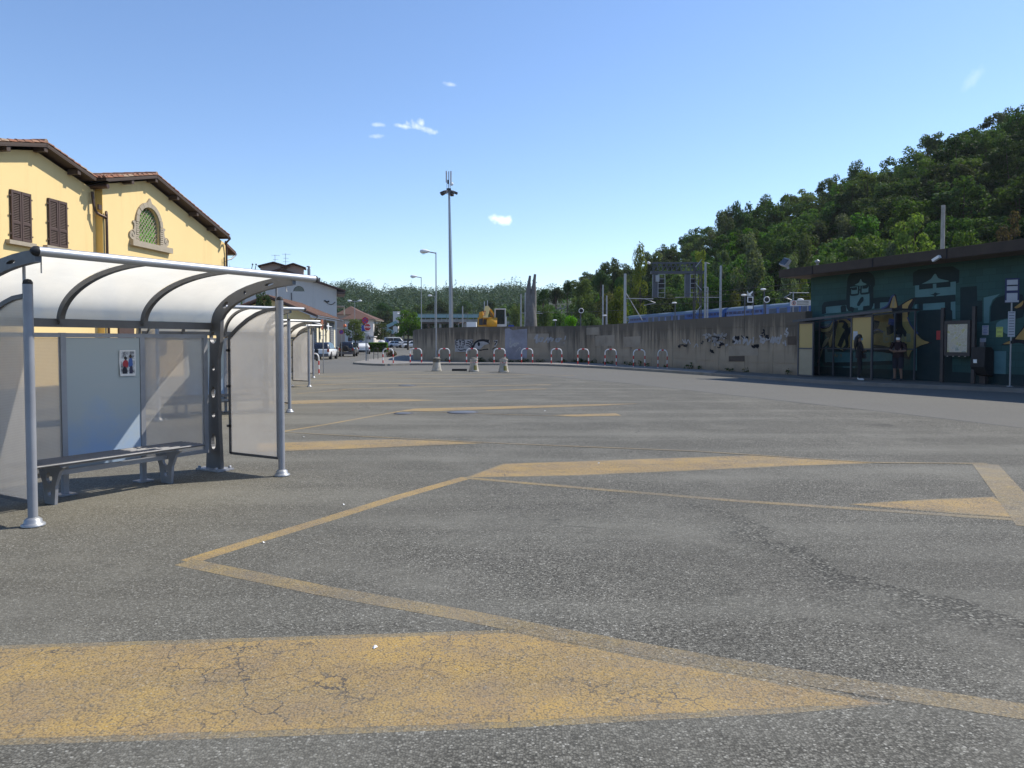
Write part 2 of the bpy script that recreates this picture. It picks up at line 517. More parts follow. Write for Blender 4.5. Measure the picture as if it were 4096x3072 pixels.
def concrete_wall_mat(name):
    t = NT(name)
    P = t.tc.outputs['Object']
    sx = t.node('ShaderNodeSeparateXYZ'); t.l.new(P, sx.inputs[0])
    z = sx.outputs[2]
    n = t.noise(1.1, 6, 0.65)
    c = t.mix(n, (0.26, 0.208, 0.148), (0.42, 0.34, 0.245))
    # shutter panels of slightly different shade
    oi = t.node('ShaderNodeObjectInfo')
    c = t.mix(t.math('MULTIPLY', oi.outputs['Random'], 0.34), c, (0.45, 0.385, 0.295))
    # dark runs from the top
    st = t.noise(1.0, 5, 0.7, vec=t.mapping((2.6, 2.6, 0.16)))
    zt = t.math('MULTIPLY_ADD', z, 0.42, -0.28, clamp=True)
    run = t.ramp(t.math('ADD', st, t.math('MULTIPLY', zt, 0.42)), [(0.60, 0.0), (0.82, 0.80)])
    c = t.mix(run, c, (0.075, 0.066, 0.055))
    st2 = t.noise(1.0, 5, 0.7, vec=t.mapping((4.2, 4.2, 0.3), loc=(7, 3, 0)))
    c = t.mix(t.ramp(st2, [(0.55, 0.0), (0.75, 0.5)]), c, (0.10, 0.088, 0.072))
    # darker towards the foot, with a ragged upper edge
    ft = t.ramp(t.math('ADD', z, t.math('MULTIPLY', t.noise(0.8, 4), 0.7)), [(0.25, 0.7), (0.8, 0.0)])
    c = t.mix(ft, c, (0.11, 0.098, 0.08))
    nrm = t.bump(t.math('ADD', t.noise(25, 5, 0.7), t.math('MULTIPLY', st, 0.4)), 0.3, 0.02)
    return t.done(t.pbsdf(c, 0.9, 0, nrm, 0.25))

def plaster_mat(name, col, stain=0.35, dark=(0.25, 0.2, 0.12), blocks=False):
    t = NT(name)
    n = t.noise(0.7, 6, 0.65)
    c = t.mix(n, tuple(x * 0.93 for x in col), tuple(min(1, x * 1.05) for x in col))
    st = t.noise(1.0, 6, 0.7, vec=t.mapping((0.9, 0.9, 0.12)))
    c = t.mix(t.math('MULTIPLY', t.ramp(st, [(0.52, 0.0), (0.8, 1.0)]), stain), c, dark)
    b = t.noise(45, 5, 0.65)
    if blocks:
        sx = t.node('ShaderNodeSeparateXYZ'); t.l.new(t.tc.outputs['Object'], sx.inputs[0])
        cm = t.node('ShaderNodeCombineXYZ'); t.l.new(sx.outputs[0], cm.inputs[0]); t.l.new(sx.outputs[2], cm.inputs[1])
        br = t.node('ShaderNodeTexBrick'); t.l.new(cm.outputs[0], br.inputs['Vector']); br.inputs['Scale'].default_value = 1.0
        br.inputs['Brick Width'].default_value = 0.5; br.inputs['Row Height'].default_value = 0.25; br.inputs['Mortar Size'].default_value = 0.008
        br.inputs['Color1'].default_value = (0.8, 0.8, 0.8, 1); br.inputs['Color2'].default_value = (1.15, 1.15, 1.15, 1); br.inputs['Mortar'].default_value = (0.5, 0.5, 0.5, 1)
        c = t.mix(0.55, c, t.mix(1.0, c, br.outputs['Color'], 'MULTIPLY'))
        b = t.math('ADD', b, t.math('MULTIPLY', br.outputs['Fac'], -1.5))
    return t.done(t.pbsdf(c, 0.9, 0, t.bump(b, 0.25, 0.01), 0.2))

def polycarb_mat(name, tint=(0.80, 0.79, 0.76), clear=0.55, rough=0.3, glow=0.55):
    """twin-wall sheet: scattered see-through plus milky body and faint flutes"""
    t = NT(name)
    d = t.noise(1.6, 5, 0.65)
    fl = t.node('ShaderNodeTexWave', wave_type='BANDS', bands_direction='Z'); fl.inputs['Scale'].default_value = 22; fl.inputs['Distortion'].default_value = 0.6
    t.l.new(t.tc.outputs['Object'], fl.inputs['Vector'])
    c = t.mix(t.ramp(d, [(0.35, 0.0), (0.75, 0.5)]), tint, tuple(x * 0.72 for x in tint))
    rf = t.node('ShaderNodeBsdfRefraction'); t.put(rf.inputs['Color'], tuple(min(1, x * 1.05) for x in tint)); rf.inputs['Roughness'].default_value = rough; rf.inputs['IOR'].default_value = 1.02
    tr = t.node('ShaderNodeBsdfTransparent'); t.put(tr.inputs['Color'], tuple(x * 0.95 for x in tint))
    mx = t.node('ShaderNodeMixShader'); mx.inputs[0].default_value = 0.14
    t.l.new(rf.outputs[0], mx.inputs[1]); t.l.new(tr.outputs[0], mx.inputs[2])
    tl = t.node('ShaderNodeBsdfTranslucent'); t.put(tl.inputs['Color'], c)
    df = t.node('ShaderNodeBsdfDiffuse'); t.put(df.inputs['Color'], c)
    m2 = t.node('ShaderNodeMixShader'); m2.inputs[0].default_value = glow
    t.l.new(df.outputs[0], m2.inputs[1]); t.l.new(tl.outputs[0], m2.inputs[2])
    m3 = t.node('ShaderNodeMixShader')
    t.put(m3.inputs[0], t.math('MULTIPLY_ADD', fl.outputs['Fac'], 0.05, clear - 0.025 if clear else 0.0))
    t.l.new(m2.outputs[0], m3.inputs[1]); t.l.new(mx.outputs[0], m3.inputs[2])
    gl = t.node('ShaderNodeBsdfGlossy'); gl.inputs['Roughness'].default_value = 0.18; t.put(gl.inputs['Color'], (0.9, 0.9, 0.9))
    fr = t.node('ShaderNodeLayerWeight'); fr.inputs['Blend'].default_value = 0.12
    m4 = t.node('ShaderNodeMixShader')
    t.put(m4.inputs[0], t.math('MULTIPLY', fr.outputs['Fresnel'], 0.5))
    t.l.new(m3.outputs[0], m4.inputs[1]); t.l.new(gl.outputs[0], m4.inputs[2])
    return t.done(m4)

def glass_mat(name, tint=(0.05, 0.07, 0.08), alpha=0.0):
    t = NT(name)
    g = t.pbsdf(tint, 0.06, 0, None, 0.8)
    if not alpha: return t.done(g)
    tr = t.node('ShaderNodeBsdfTransparent'); t.put(tr.inputs['Color'], (0.9, 0.95, 0.95))
    m = t.node('ShaderNodeMixShader'); m.inputs[0].default_value = alpha
    t.l.new(g.outputs[0], m.inputs[1]); t.l.new(tr.outputs[0], m.inputs[2])
    return t.done(m)

def leaf_mat(name, col, var=0.4, trans=0.35, yellow=(0.17, 0.17, 0.03), yl=0.25):
    t = NT(name)
    oi = t.node('ShaderNodeObjectInfo')
    geo = t.node('ShaderNodeNewGeometry')
    n1 = t.noise(0.55, 3, 0.6)
    c = t.mix(geo.outputs['Random Per Island'], tuple(x * (1 - var) for x in col), tuple(x * (1 + var) for x in col))
    c = t.mix(t.math('MULTIPLY', t.ramp(n1, [(0.42, 0.0), (0.7, 1.0)]), yl), c, yellow)
    hs = t.node('ShaderNodeHueSaturation')
    t.put(hs.inputs['Hue'], t.math('MULTIPLY_ADD', oi.outputs['Random'], 0.045, 0.488))
    t.put(hs.inputs['Saturation'], t.math('MULTIPLY_ADD', oi.outputs['Random'], 0.35, 0.75))
    rv = t.node('ShaderNodeMath', operation='FRACT'); t.put(rv.inputs[0], t.math('MULTIPLY', oi.outputs['Random'], 7.31))
    t.put(hs.inputs['Value'], t.math('MULTIPLY_ADD', rv.outputs[0], 0.75, 0.62))
    t.l.new(c, hs.inputs['Color'])
    df = t.pbsdf(hs.outputs[0], 0.7, 0, None, 0.08)
    tl = t.node('ShaderNodeBsdfTranslucent')
    tc = t.mix(1.0, hs.outputs[0], (1.25, 1.4, 0.5), 'MULTIPLY')
    t.l.new(tc, tl.inputs['Color'])
    m = t.node('ShaderNodeMixShader'); m.inputs[0].default_value = trans
    t.l.new(df.outputs[0], m.inputs[1]); t.l.new(tl.outputs[0], m.inputs[2])
    return t.done(m)

def tile_mat(name, a=(0.30, 0.13, 0.075), b=(0.20, 0.115, 0.08), c=(0.36, 0.28, 0.20)):
    t = NT(name)
    geo = t.node('ShaderNodeNewGeometry')
    k = t.ramp(geo.outputs['Random Per Island'], [(0.0, a), (0.45, b), (0.8, a), (1.0, c)])
    k = t.mix(t.ramp(t.noise(2.5, 6, 0.7), [(0.5, 0.0), (0.75, 0.6)]), k, (0.12, 0.10, 0.075))
    return t.done(t.pbsdf(k, 0.85, 0, t.bump(t.noise(30, 4), 0.2, 0.01), 0.25))

M = {}
M['asphalt_old'] = asphalt('asphalt_old', True)
M['asphalt_new'] = asphalt('asphalt_new', False)
M['paint_good'] = paint_on_asphalt('paint_good', 0.24)
M['paint_worn'] = paint_on_asphalt('paint_worn', 0.38)
M['paint_faded'] = paint_on_asphalt('paint_faded', 0.62, (0.40, 0.275, 0.078), cracks=False)
M['paint_far'] = paint_on_asphalt('paint_far', 0.40, (0.50, 0.32, 0.075), cracks=False)
M['kerb'] = mat('kerb', (0.25, 0.235, 0.205), 0.9, var=0.2, scale=3, bump=0.3, dirt=((0.12, 0.11, 0.09), 0.6))
M['pavement'] = mat('pavement', (0.22, 0.205, 0.185), 0.92, var=0.2, scale=2.2, bump=0.4, dirt=((0.11, 0.10, 0.085), 0.6))
M['concrete_wall'] = concrete_wall_mat('concrete_wall')
M['concrete'] = mat('concrete', (0.34, 0.325, 0.29), 0.9, var=0.2, scale=4, bump=0.3, dirt=((0.11, 0.10, 0.08), 0.7))
M['bollard'] = mat('bollard', (0.46, 0.43, 0.37), 0.92, var=0.22, scale=5, bump=0.4, bscale=30, dirt=((0.13, 0.12, 0.08), 0.8))
M['bollard_dark'] = mat('bollard_dark', (0.15, 0.14, 0.12), 0.92, var=0.3, scale=6, bump=0.4, bscale=30, dirt=((0.06, 0.06, 0.05), 0.8))
M['moss'] = mat('moss', (0.21, 0.19, 0.06), 0.95, var=0.35, scale=14, bump=0.4)
M['plaster_yellow'] = plaster_mat('plaster_yellow', (0.83, 0.625, 0.30), 0.28, (0.42, 0.30, 0.12))
M['plaster_ochre'] = plaster_mat('plaster_ochre', (0.74, 0.50, 0.16), 0.2, (0.38, 0.25, 0.08))  # the yellow plaster again, with the shade of the step put into its colour
M['plaster_cream'] = plaster_mat('plaster_cream', (0.80, 0.74, 0.55), 0.12)
M['plaster_white'] = plaster_mat('plaster_white', (0.66, 0.62, 0.575), 0.25, (0.30, 0.28, 0.26))
M['plaster_beige'] = plaster_mat('plaster_beige', (0.50, 0.36, 0.28), 0.2)
M['stone'] = mat('stone', (0.38, 0.325, 0.245), 0.9, var=0.16, scale=9, bump=0.3, dirt=((0.26, 0.22, 0.16), 0.5))
M['teal'] = plaster_mat('teal', (0.046, 0.108, 0.106), 0.45, (0.03, 0.055, 0.045), blocks=True)
M['teal_light'] = mat('teal_light', (0.115, 0.24, 0.255), 0.85, var=0.12, scale=2.5, dirt=((0.05, 0.12, 0.13), 0.5))
M['teal_dark'] = mat('teal_dark', (0.009, 0.028, 0.033), 0.85, var=0.2, scale=2.5)
M['gold_paint'] = mat('gold_paint', (0.48, 0.32, 0.11), 0.8, var=0.3, scale=2.2, dirt=((0.16, 0.09, 0.03), 0.7))
M['gold_light'] = mat('gold_light', (0.32, 0.27, 0.175), 0.8, var=0.2, scale=3)
M['black_paint'] = mat('black_paint', (0.012, 0.012, 0.018), 0.8, var=0.2)
M['blue_paint'] = mat('blue_paint', (0.05, 0.07, 0.20), 0.8, var=0.2)
M['white_spray'] = mat('white_spray', (0.40, 0.39, 0.39), 0.8, var=0.25, scale=9, dirt=((0.25, 0.24, 0.23), 0.6))
M['lilac_wash'] = mat('lilac_wash', (0.30, 0.30, 0.345), 0.9, var=0.3, scale=1.6, dirt=((0.16, 0.15, 0.16), 0.8))
M['grey_patch'] = mat('grey_patch', (0.35, 0.295, 0.225), 0.9, var=0.14, scale=2, dirt=((0.22, 0.18, 0.135), 0.8))
M['rust_brown'] = mat('rust_brown', (0.085, 0.062, 0.045), 0.8, var=0.3, scale=3)
M['fascia'] = mat('fascia', (0.058, 0.042, 0.032), 0.85, var=0.3, scale=1.5, bump=0.3, dirt=((0.03, 0.025, 0.02), 0.7))
M['soffit'] = mat('soffit', (0.17, 0.125, 0.09), 0.85, var=0.2, scale=1.5)
M['grey_metal'] = mat('grey_metal', (0.32, 0.33, 0.355), 0.42, metal=0.2, var=0.14, scale=4, dirt=((0.13, 0.13, 0.14), 0.5))
M['dark_metal'] = mat('dark_metal', (0.14, 0.14, 0.145), 0.5, metal=0.4, var=0.2, scale=5, dirt=((0.08, 0.075, 0.07), 0.5))
M['alu'] = mat('alu', (0.46, 0.47, 0.48), 0.42, metal=0.6, var=0.08, scale=3)
M['galv'] = mat('galv', (0.33, 0.34, 0.35), 0.45, metal=0.5, var=0.15, scale=5)
M['black_rubber'] = mat('black_rubber', (0.016, 0.016, 0.017), 0.7, var=0.3)
M['tyre'] = mat('tyre', (0.02, 0.02, 0.021), 0.85, var=0.2)
M['brown_wood'] = mat('brown_wood', (0.075, 0.045, 0.035), 0.6, var=0.25, scale=6, bump=0.15)
M['rafter'] = mat('rafter', (0.065, 0.042, 0.03), 0.7, var=0.3, scale=6)
M['tiles'] = tile_mat('tiles')
M['tiles_dark'] = tile_mat('tiles_dark', (0.15, 0.08, 0.058), (0.115, 0.065, 0.05), (0.19, 0.125, 0.09))
M['copper_pipe'] = mat('copper_pipe', (0.085, 0.05, 0.035), 0.45, metal=0.4, var=0.2)
M['polycarb'] = polycarb_mat('polycarb', (0.94, 0.915, 0.88), 0.60, 0.15, 0.62)
M['polycarb_roof'] = polycarb_mat('polycarb_roof', (0.95, 0.89, 0.745), 0.06, 0.3, 0.9)
M['red_white'] = mat('white_enamel', (0.80, 0.80, 0.78), 0.4, var=0.06)
M['red_enamel'] = mat('red_enamel', (0.52, 0.022, 0.025), 0.4, var=0.1)
M['white_plastic'] = mat('white_plastic', (0.78, 0.78, 0.76), 0.5, var=0.05)
M['paper'] = mat('paper', (0.50, 0.51, 0.54), 0.7, var=0.08, scale=30)
M['paper_blue'] = mat('paper_blue', (0.45, 0.58, 0.78), 0.7, var=0.08, scale=30)
M['paper_red'] = mat('paper_red', (0.45, 0.05, 0.05), 0.7, var=0.1)
M['paper_lime'] = mat('paper_lime', (0.50, 0.60, 0.16), 0.7, var=0.1)
M['sign_red'] = mat('sign_red', (0.55, 0.03, 0.035), 0.4, var=0.06)
M['sign_orange'] = mat('sign_orange', (0.62, 0.14, 0.03), 0.45, var=0.1)
M['sign_blue'] = mat('sign_blue', (0.035, 0.07, 0.36), 0.4, var=0.06)
M['sign_blue_dark'] = mat('sign_blue_dark', (0.012, 0.02, 0.09), 0.5, var=0.06)
M['sign_white'] = mat('sign_white', (0.80, 0.80, 0.78), 0.4, var=0.04)
M['sign_back'] = mat('sign_back', (0.055, 0.05, 0.055), 0.6, metal=0.3)
M['train_blue'] = mat('train_blue', (0.010, 0.080, 0.31), 0.35, var=0.08, coat=0.3)
M['train_roof'] = mat('train_roof', (0.13, 0.18, 0.235), 0.5, var=0.15, scale=1.2)
M['train_glass'] = mat('train_glass', (0.02, 0.045, 0.10), 0.35, var=0.1)
M['train_light'] = mat('train_light', (0.08, 0.17, 0.42), 0.4, var=0.1)
M['train_lime'] = mat('train_lime', (0.35, 0.5, 0.05), 0.4)
M['yellow_machine'] = mat('yellow_machine', (0.72, 0.34, 0.015), 0.5, var=0.15, scale=5, dirt=((0.2, 0.1, 0.03), 0.5))
M['cream_machine'] = mat('cream_machine', (0.80, 0.60, 0.25), 0.5, var=0.1)
M['steel_dark'] = mat('steel_dark', (0.065, 0.06, 0.06), 0.6, metal=0.3, var=0.25, scale=6)
M['steel_grey'] = mat('steel_grey', (0.085, 0.09, 0.105), 0.55, metal=0.4, var=0.2, scale=4)
M['teal_rail'] = mat('teal_rail', (0.23, 0.36, 0.37), 0.5, var=0.2)
M['car_white'] = mat('car_white', (0.80, 0.80, 0.79), 0.3, var=0.03, coat=0.6)
M['car_black'] = mat('car_black', (0.014, 0.015, 0.022), 0.25, var=0.1, coat=0.7)
M['car_grey'] = mat('car_grey', (0.10, 0.10, 0.115), 0.4, var=0.1)
M['car_silver'] = mat('car_silver', (0.42, 0.43, 0.45), 0.3, metal=0.4, var=0.05, coat=0.5)
M['car_glass'] = glass_mat('car_glass', (0.012, 0.018, 0.02))
M['window_glass'] = glass_mat('window_glass', (0.02, 0.025, 0.03))
M['clear_glass'] = glass_mat('clear_glass', (0.02, 0.03, 0.03), 0.93)
M['tail_red'] = mat('tail_red', (0.35, 0.012, 0.02), 0.2, var=0.05, coat=0.6)
M['chrome'] = mat('chrome', (0.55, 0.56, 0.58), 0.25, metal=0.8, var=0.05)
M['skin'] = mat('skin', (0.22, 0.125, 0.085), 0.6, var=0.08)
M['cloth_black'] = mat('cloth_black', (0.014, 0.013, 0.016), 0.9, var=0.3, scale=20)
M['cloth_maroon'] = mat('cloth_maroon', (0.022, 0.008, 0.010), 0.9, var=0.3, scale=20)
M['cloth_navy'] = mat('cloth_navy', (0.018, 0.020, 0.03), 0.9, var=0.3, scale=20)
M['hair'] = mat('hair', (0.010, 0.008, 0.007), 0.5, var=0.2)
M['mask_blue'] = mat('mask_blue', (0.30, 0.50, 0.62), 0.8, var=0.05)
M['bark'] = mat('bark', (0.085, 0.065, 0.05), 0.95, var=0.35, scale=5, bump=0.5, bscale=25)
M['bark_grey'] = mat('bark_grey', (0.15, 0.145, 0.135), 0.95, var=0.35, scale=4, bump=0.5, bscale=18, dirt=((0.06, 0.055, 0.05), 0.6))
M['grass'] = mat('grass', (0.075, 0.095, 0.03), 0.95, var=0.45, scale=0.5, dirt=((0.14, 0.12, 0.06), 0.7))
M['forest_floor'] = mat('forest_floor', (0.035, 0.042, 0.018), 0.95, var=0.4, scale=0.3)
M['leaf_a'] = leaf_mat('leaf_a', (0.066, 0.112, 0.030), yl=0.14)
M['leaf_b'] = leaf_mat('leaf_b', (0.088, 0.136, 0.030), yl=0.2)
M['leaf_dark'] = leaf_mat('leaf_dark', (0.052, 0.080, 0.030), yl=0.12)
M['leaf_pine'] = leaf_mat('leaf_pine', (0.045, 0.078, 0.026), yl=0.1, trans=0.2)
M['leaf_silver'] = leaf_mat('leaf_silver', (0.11, 0.135, 0.075), yl=0.1)
M['leaf_bright'] = leaf_mat('leaf_bright', (0.115, 0.20, 0.022), yl=0.3, yellow=(0.24, 0.27, 0.03), trans=0.45)
M['leaf_yellow'] = leaf_mat('leaf_yellow', (0.14, 0.155, 0.03), yl=0.4, yellow=(0.24, 0.22, 0.03), trans=0.4)
M['leaf_rust'] = leaf_mat('leaf_rust', (0.09, 0.06, 0.03), yl=0.1)
M['leaf_far'] = leaf_mat('leaf_far', (0.046, 0.074, 0.042), var=0.22, yl=0.15, trans=0.2)
M['leaf_vine'] = leaf_mat('leaf_vine', (0.15, 0.36, 0.04), yl=0.2, trans=0.4)
M['notice_print'] = None
# ------------------------------------------------------------------ sky: a few small clouds
def world_clouds():
    tc = wn.new('ShaderNodeTexCoord')
    def vmath(op, a, b=None):
        x = wn.new('ShaderNodeVectorMath'); x.operation = op
        for s, v in zip(x.inputs, (a, b)):
            if v is None: continue
            if isinstance(v, bpy.types.NodeSocket): wl.new(v, s)
            else: s.default_value = v
        return x
    def fmath(op, a, b=None, c=None, clamp=False):
        x = wn.new('ShaderNodeMath'); x.operation = op; x.use_clamp = clamp
        for s, v in zip(x.inputs, (a, b, c)):
            if v is None: continue
            if isinstance(v, bpy.types.NodeSocket): wl.new(v, s)
            else: s.default_value = v
        return x.outputs[0]
    d = vmath('NORMALIZE', tc.outputs['Generated']).outputs[0]
    nz = wn.new('ShaderNodeTexNoise'); nz.inputs['Scale'].default_value = 42; nz.inputs['Detail'].default_value = 7; nz.inputs['Roughness'].default_value = 0.6
    wl.new(d, nz.inputs['Vector'])
    nz2 = wn.new('ShaderNodeTexNoise'); nz2.inputs['Scale'].default_value = 120; nz2.inputs['Detail'].default_value = 4
    wl.new(d, nz2.inputs['Vector'])
    n = fmath('ADD', fmath('MULTIPLY', nz.outputs['Fac'], 0.75), fmath('MULTIPLY', nz2.outputs['Fac'], 0.25))
    total = None
    # u, v, half width, half height (picture units of the whole sky), tilt, density
    for (u, v, rx, ry, tilt, dens, soft) in [(1690, 515, 85, 22, -0.30, 0.55, 1.2), (1688, 492, 26, 30, 0, 0.55, 1.2), (1615, 505, 60, 11, -0.1, 0.38, 1.2), (1738, 535, 30, 22, -0.3, 0.5, 1.2),
                                             (1997, 878, 60, 24, -0.12, 0.85, 0.8), (1972, 872, 34, 24, 0, 0.9, 0.8), (2028, 880, 26, 20, 0, 0.8, 0.8), (1510, 500, 34, 8, 0, 0.24, 1.3), (1512, 545, 42, 11, 0.1, 0.22, 1.3),
                                             (1803, 338, 30, 10, -0.2, 0.26, 1.3), (3900, 305, 55, 22, 0.9, 0.12, 1.0)]:
        c = ray(u, v).normalized(); ux = Vector((0, 0, 1)).cross(c) * -1; ux.normalize(); uy = ux.cross(c); uy.normalize()
        ct, st = math.cos(tilt), math.sin(tilt)
        ax = ux * ct + uy * st; ay = uy * ct - ux * st
        x = fmath('MULTIPLY', vmath('DOT_PRODUCT', d, tuple(ax)).outputs['Value'], F / rx)
        y = fmath('MULTIPLY', vmath('DOT_PRODUCT', d, tuple(ay)).outputs['Value'], F / ry)
        front = fmath('GREATER_THAN', vmath('DOT_PRODUCT', d, tuple(c)).outputs['Value'], 0.5)
        r2 = fmath('ADD', fmath('MULTIPLY', x, x), fmath('MULTIPLY', y, y))
        m = fmath('SUBTRACT', 1.0, fmath('SQRT', r2))
        m = fmath('ADD', m, fmath('MULTIPLY_ADD', n, 3.2 * soft, -1.75 * soft))
        m = fmath('MULTIPLY', fmath('MULTIPLY', m, 1.0, clamp=True), dens, clamp=True)
        m = fmath('MULTIPLY', m, front)
        total = m if total is None else fmath('MAXIMUM', total, m)
    mx = wn.new('ShaderNodeMix'); mx.data_type = 'RGBA'
    wl.new(total, mx.inputs[0]); wl.new(w_hs.outputs[0], mx.inputs[6]); mx.inputs[7].default_value = (9.0, 9.1, 9.3, 1)
    wl.new(mx.outputs[2], w_bg.inputs['Color'])
    wl.new(w_bg.outputs[0], w_out.inputs['Surface'])
world_clouds()

# ------------------------------------------------------------------ ground
def gz(y):
    """the roads climb gently beyond the junction"""
    if y < 105: return 0.0
    return min(2.2, (y - 105) * 0.0066)
mb = MB()
ys = [-640, -60, 0, 105, 140, 180, 260, 420, 640]
xs = [-640, -200, -60, 0, 60, 200, 640]
vs = [(x, y, gz(y)) for y in ys for x in xs]
n = len(xs)
mb.add(vs, [(j * n + i, j * n + i + 1, (j + 1) * n + i + 1, (j + 1) * n + i) for j in range(len(ys) - 1) for i in range(n - 1)])
tag(mb.build('ground', M['asphalt_new']), kind='structure')

lot = [G(u, v) for u, v in [(1140, 1503), (1255, 1494.5), (1400, 1490), (1500, 1487), (1640, 1483), (1751, 1481), (1860, 1481.5), (1968, 1485), (2100, 1495), (2228, 1508), (2474, 1530), (2700, 1555), (3100, 1600), (3600, 1655), (4096, 1713), (4700, 1785)]]
lot = lot + [Vector((22, 2, 0)), Vector((22, -20, 0)), Vector((-60, -20, 0)), Vector((-60, 30, 0)), Vector((-16, 33, 0))]
tag(MB().sheet(lot, 0.002).build('bus_lot_asphalt', M['asphalt_old']), kind='structure')

seam = [tuple(p)[:2] for p in smooth_path(lot[:15], 6)]
RSm = random.Random(2)
mbs = MB(); add_ribbon(mbs, [(x, y + RSm.uniform(-0.012, 0.012)) for x, y in seam], [0.05 + 0.05 * RSm.random() for _ in seam], lambda x, y: (x, y, 0.0030))
mbs.f = [f[::-1] for f in mbs.f]
tag(mbs.build('road_seam', M['black_rubber']), kind='structure')
# painted markings, each its own sheet
RM = random.Random(77)
def marking(pts, m, z=0.0035, name='road_marking'):
    P = [g2(*p) for p in pts]; n = len(P); out = []; fr = []
    ce = sum(P, Vector()) / n
    for i in range(n):
        a, b = P[i], P[(i + 1) % n]; L = (b - a).length; k = max(1, min(160, int(L / 0.07)))
        t = (b - a) / max(L, 1e-6); nn = Vector((t.y, -t.x, 0))
        if nn.dot((a + b) / 2 - ce) < 0: nn = -nn
        for j in range(k):
            out.append(a.lerp(b, j / k) + nn * RM.uniform(-0.007, 0.007)); 
        fr += [a + nn * 0.045, b + nn * 0.045]
    if m == 'paint_good' or m == 'paint_worn':
        fr = [p for i, p in enumerate(fr) if (p - fr[i - 1]).length > 0.06]
        fm = MB(); cen = [P[i] for i in range(n)]
        grown = []
        for i in range(n):
            a, b, c = P[i - 1], P[i], P[(i + 1) % n]
            d1, d2 = (b - a).normalized(), (c - b).normalized(); n1, n2 = Vector((d1.y, -d1.x, 0)), Vector((d2.y, -d2.x, 0))
            if n1.dot((a + b) / 2 - ce) < 0: n1 = -n1
            if n2.dot((b + c) / 2 - ce) < 0: n2 = -n2
            g = (n1 + n2); g = g.normalized() if g.length > 0.2 else -d2 + d1
            grown.append(b + g.normalized() * 0.05)
        tag(fm.sheet(grown, z - 0.0003).build('old_paint_edge', M['paint_faded']), kind='structure')
    return tag(MB().sheet(out, z).build(name, M[m]), kind='structure')
def line_marking(pts, w, m, z=0.0035, name='road_line'):
    P = [g2(*p) for p in pts]
    P2 = []
    for a, b in zip(P, P[1:]):
        k = max(1, int((b - a).length / 1.0))
        P2 += [a.lerp(b, i / k) for i in range(k)]
    P2.append(P[-1])
    mb = MB(); add_ribbon(mb, [(p.x, p.y) for p in P2], w, lambda x, y: (x, y, z))
    mb.f = [f[::-1] for f in mb.f]
    return tag(mb.build(name, M[m]), kind='structure')
marking([(-420, 1416), (0, 1403), (560, 1386), (1090, 1369), (1120, 1371), (1400, 1426), (1650, 1473), (1903, 1520), (1700, 1529), (1100, 1560), (500, 1582), (0, 1597), (-420, 1609)], 'paint_good', 0.0026)
line_marking([(405, 1214), (520, 1178), (700, 1124), (860, 1074), (1008, 1032)], 0.155, 'paint_far', 0.0026)
line_marking([(398, 1215), (560, 1248), (700, 1277), (1000, 1329), (1200, 1369), (1550, 1434), (1900, 1492), (2300, 1551)], 0.165, 'paint_faded', 0.0031)
marking([(1012, 1031), (1092, 1003), (1300, 996), (1500, 989), (1625, 985), (1760, 992), (1900, 1000), (1700, 1006), (1480, 1016), (1250, 1026)], 'paint_worn', 0.0031)
line_marking([(1008, 1033), (1300, 1058), (1600, 1083), (1900, 1103), (2300, 1130)], 0.11, 'paint_faded', 0.0036)
marking([(1842, 1090), (2000, 1082), (2143, 1075), (2165, 1092), (2190, 1117), (2050, 1107)], 'paint_worn', 0.0041)
line_marking([(2128, 1003), (2180, 1066), (2240, 1140)], 0.30, 'paint_faded', 0.0046)
line_marking([(1890, 1000), (2132, 1002)], 0.09, 'paint_faded', 0.0065)
marking([(560, 959), (720, 953), (850, 950), (940, 953), (1040, 958), (900, 963), (740, 970), (560, 976)], 'paint_worn', 0.0050)
line_marking([(560, 930), (700, 939), (1100, 959), (1500, 975), (1890, 1000)], 0.08, 'paint_faded', 0.0065)
line_marking([(600, 934), (700, 918), (800, 900), (885, 885)], 0.10, 'paint_far', 0.0035)
marking([(868, 889), (892, 883), (1050, 879), (1200, 875), (1380, 872), (1290, 877), (1100, 883), (950, 888)], 'paint_far', 0.0050)
marking([(1190, 897), (1330, 893), (1342, 898), (1240, 900)], 'paint_far', 0.0050)
line_marking([(885, 888), (1100, 896), (1240, 900)], 0.08, 'paint_faded', 0.0065)
marking([(570, 868), (700, 864), (880, 862), (945, 865), (850, 868), (700, 871), (570, 874)], 'paint_worn', 0.0050)
line_marking([(640, 851), (700, 846), (760, 840)], 0.10, 'paint_far', 0.0050)
line_marking([(740, 841), (900, 836), (1190, 831)], 0.22, 'paint_far', 0.0035)
line_marking([(640, 833), (760, 829), (960, 828)], 0.20, 'paint_far', 0.0035)
line_marking([(1050, 844), (1180, 840)], 0.24, 'paint_far', 0.0050)
line_marking([(690, 814), (900, 809), (1100, 809), (1240, 811)], 0.2, 'paint_far', 0.0035)
line_marking([(640, 824), (800, 819), (1000, 816), (1130, 815)], 0.18, 'paint_far', 0.0050)

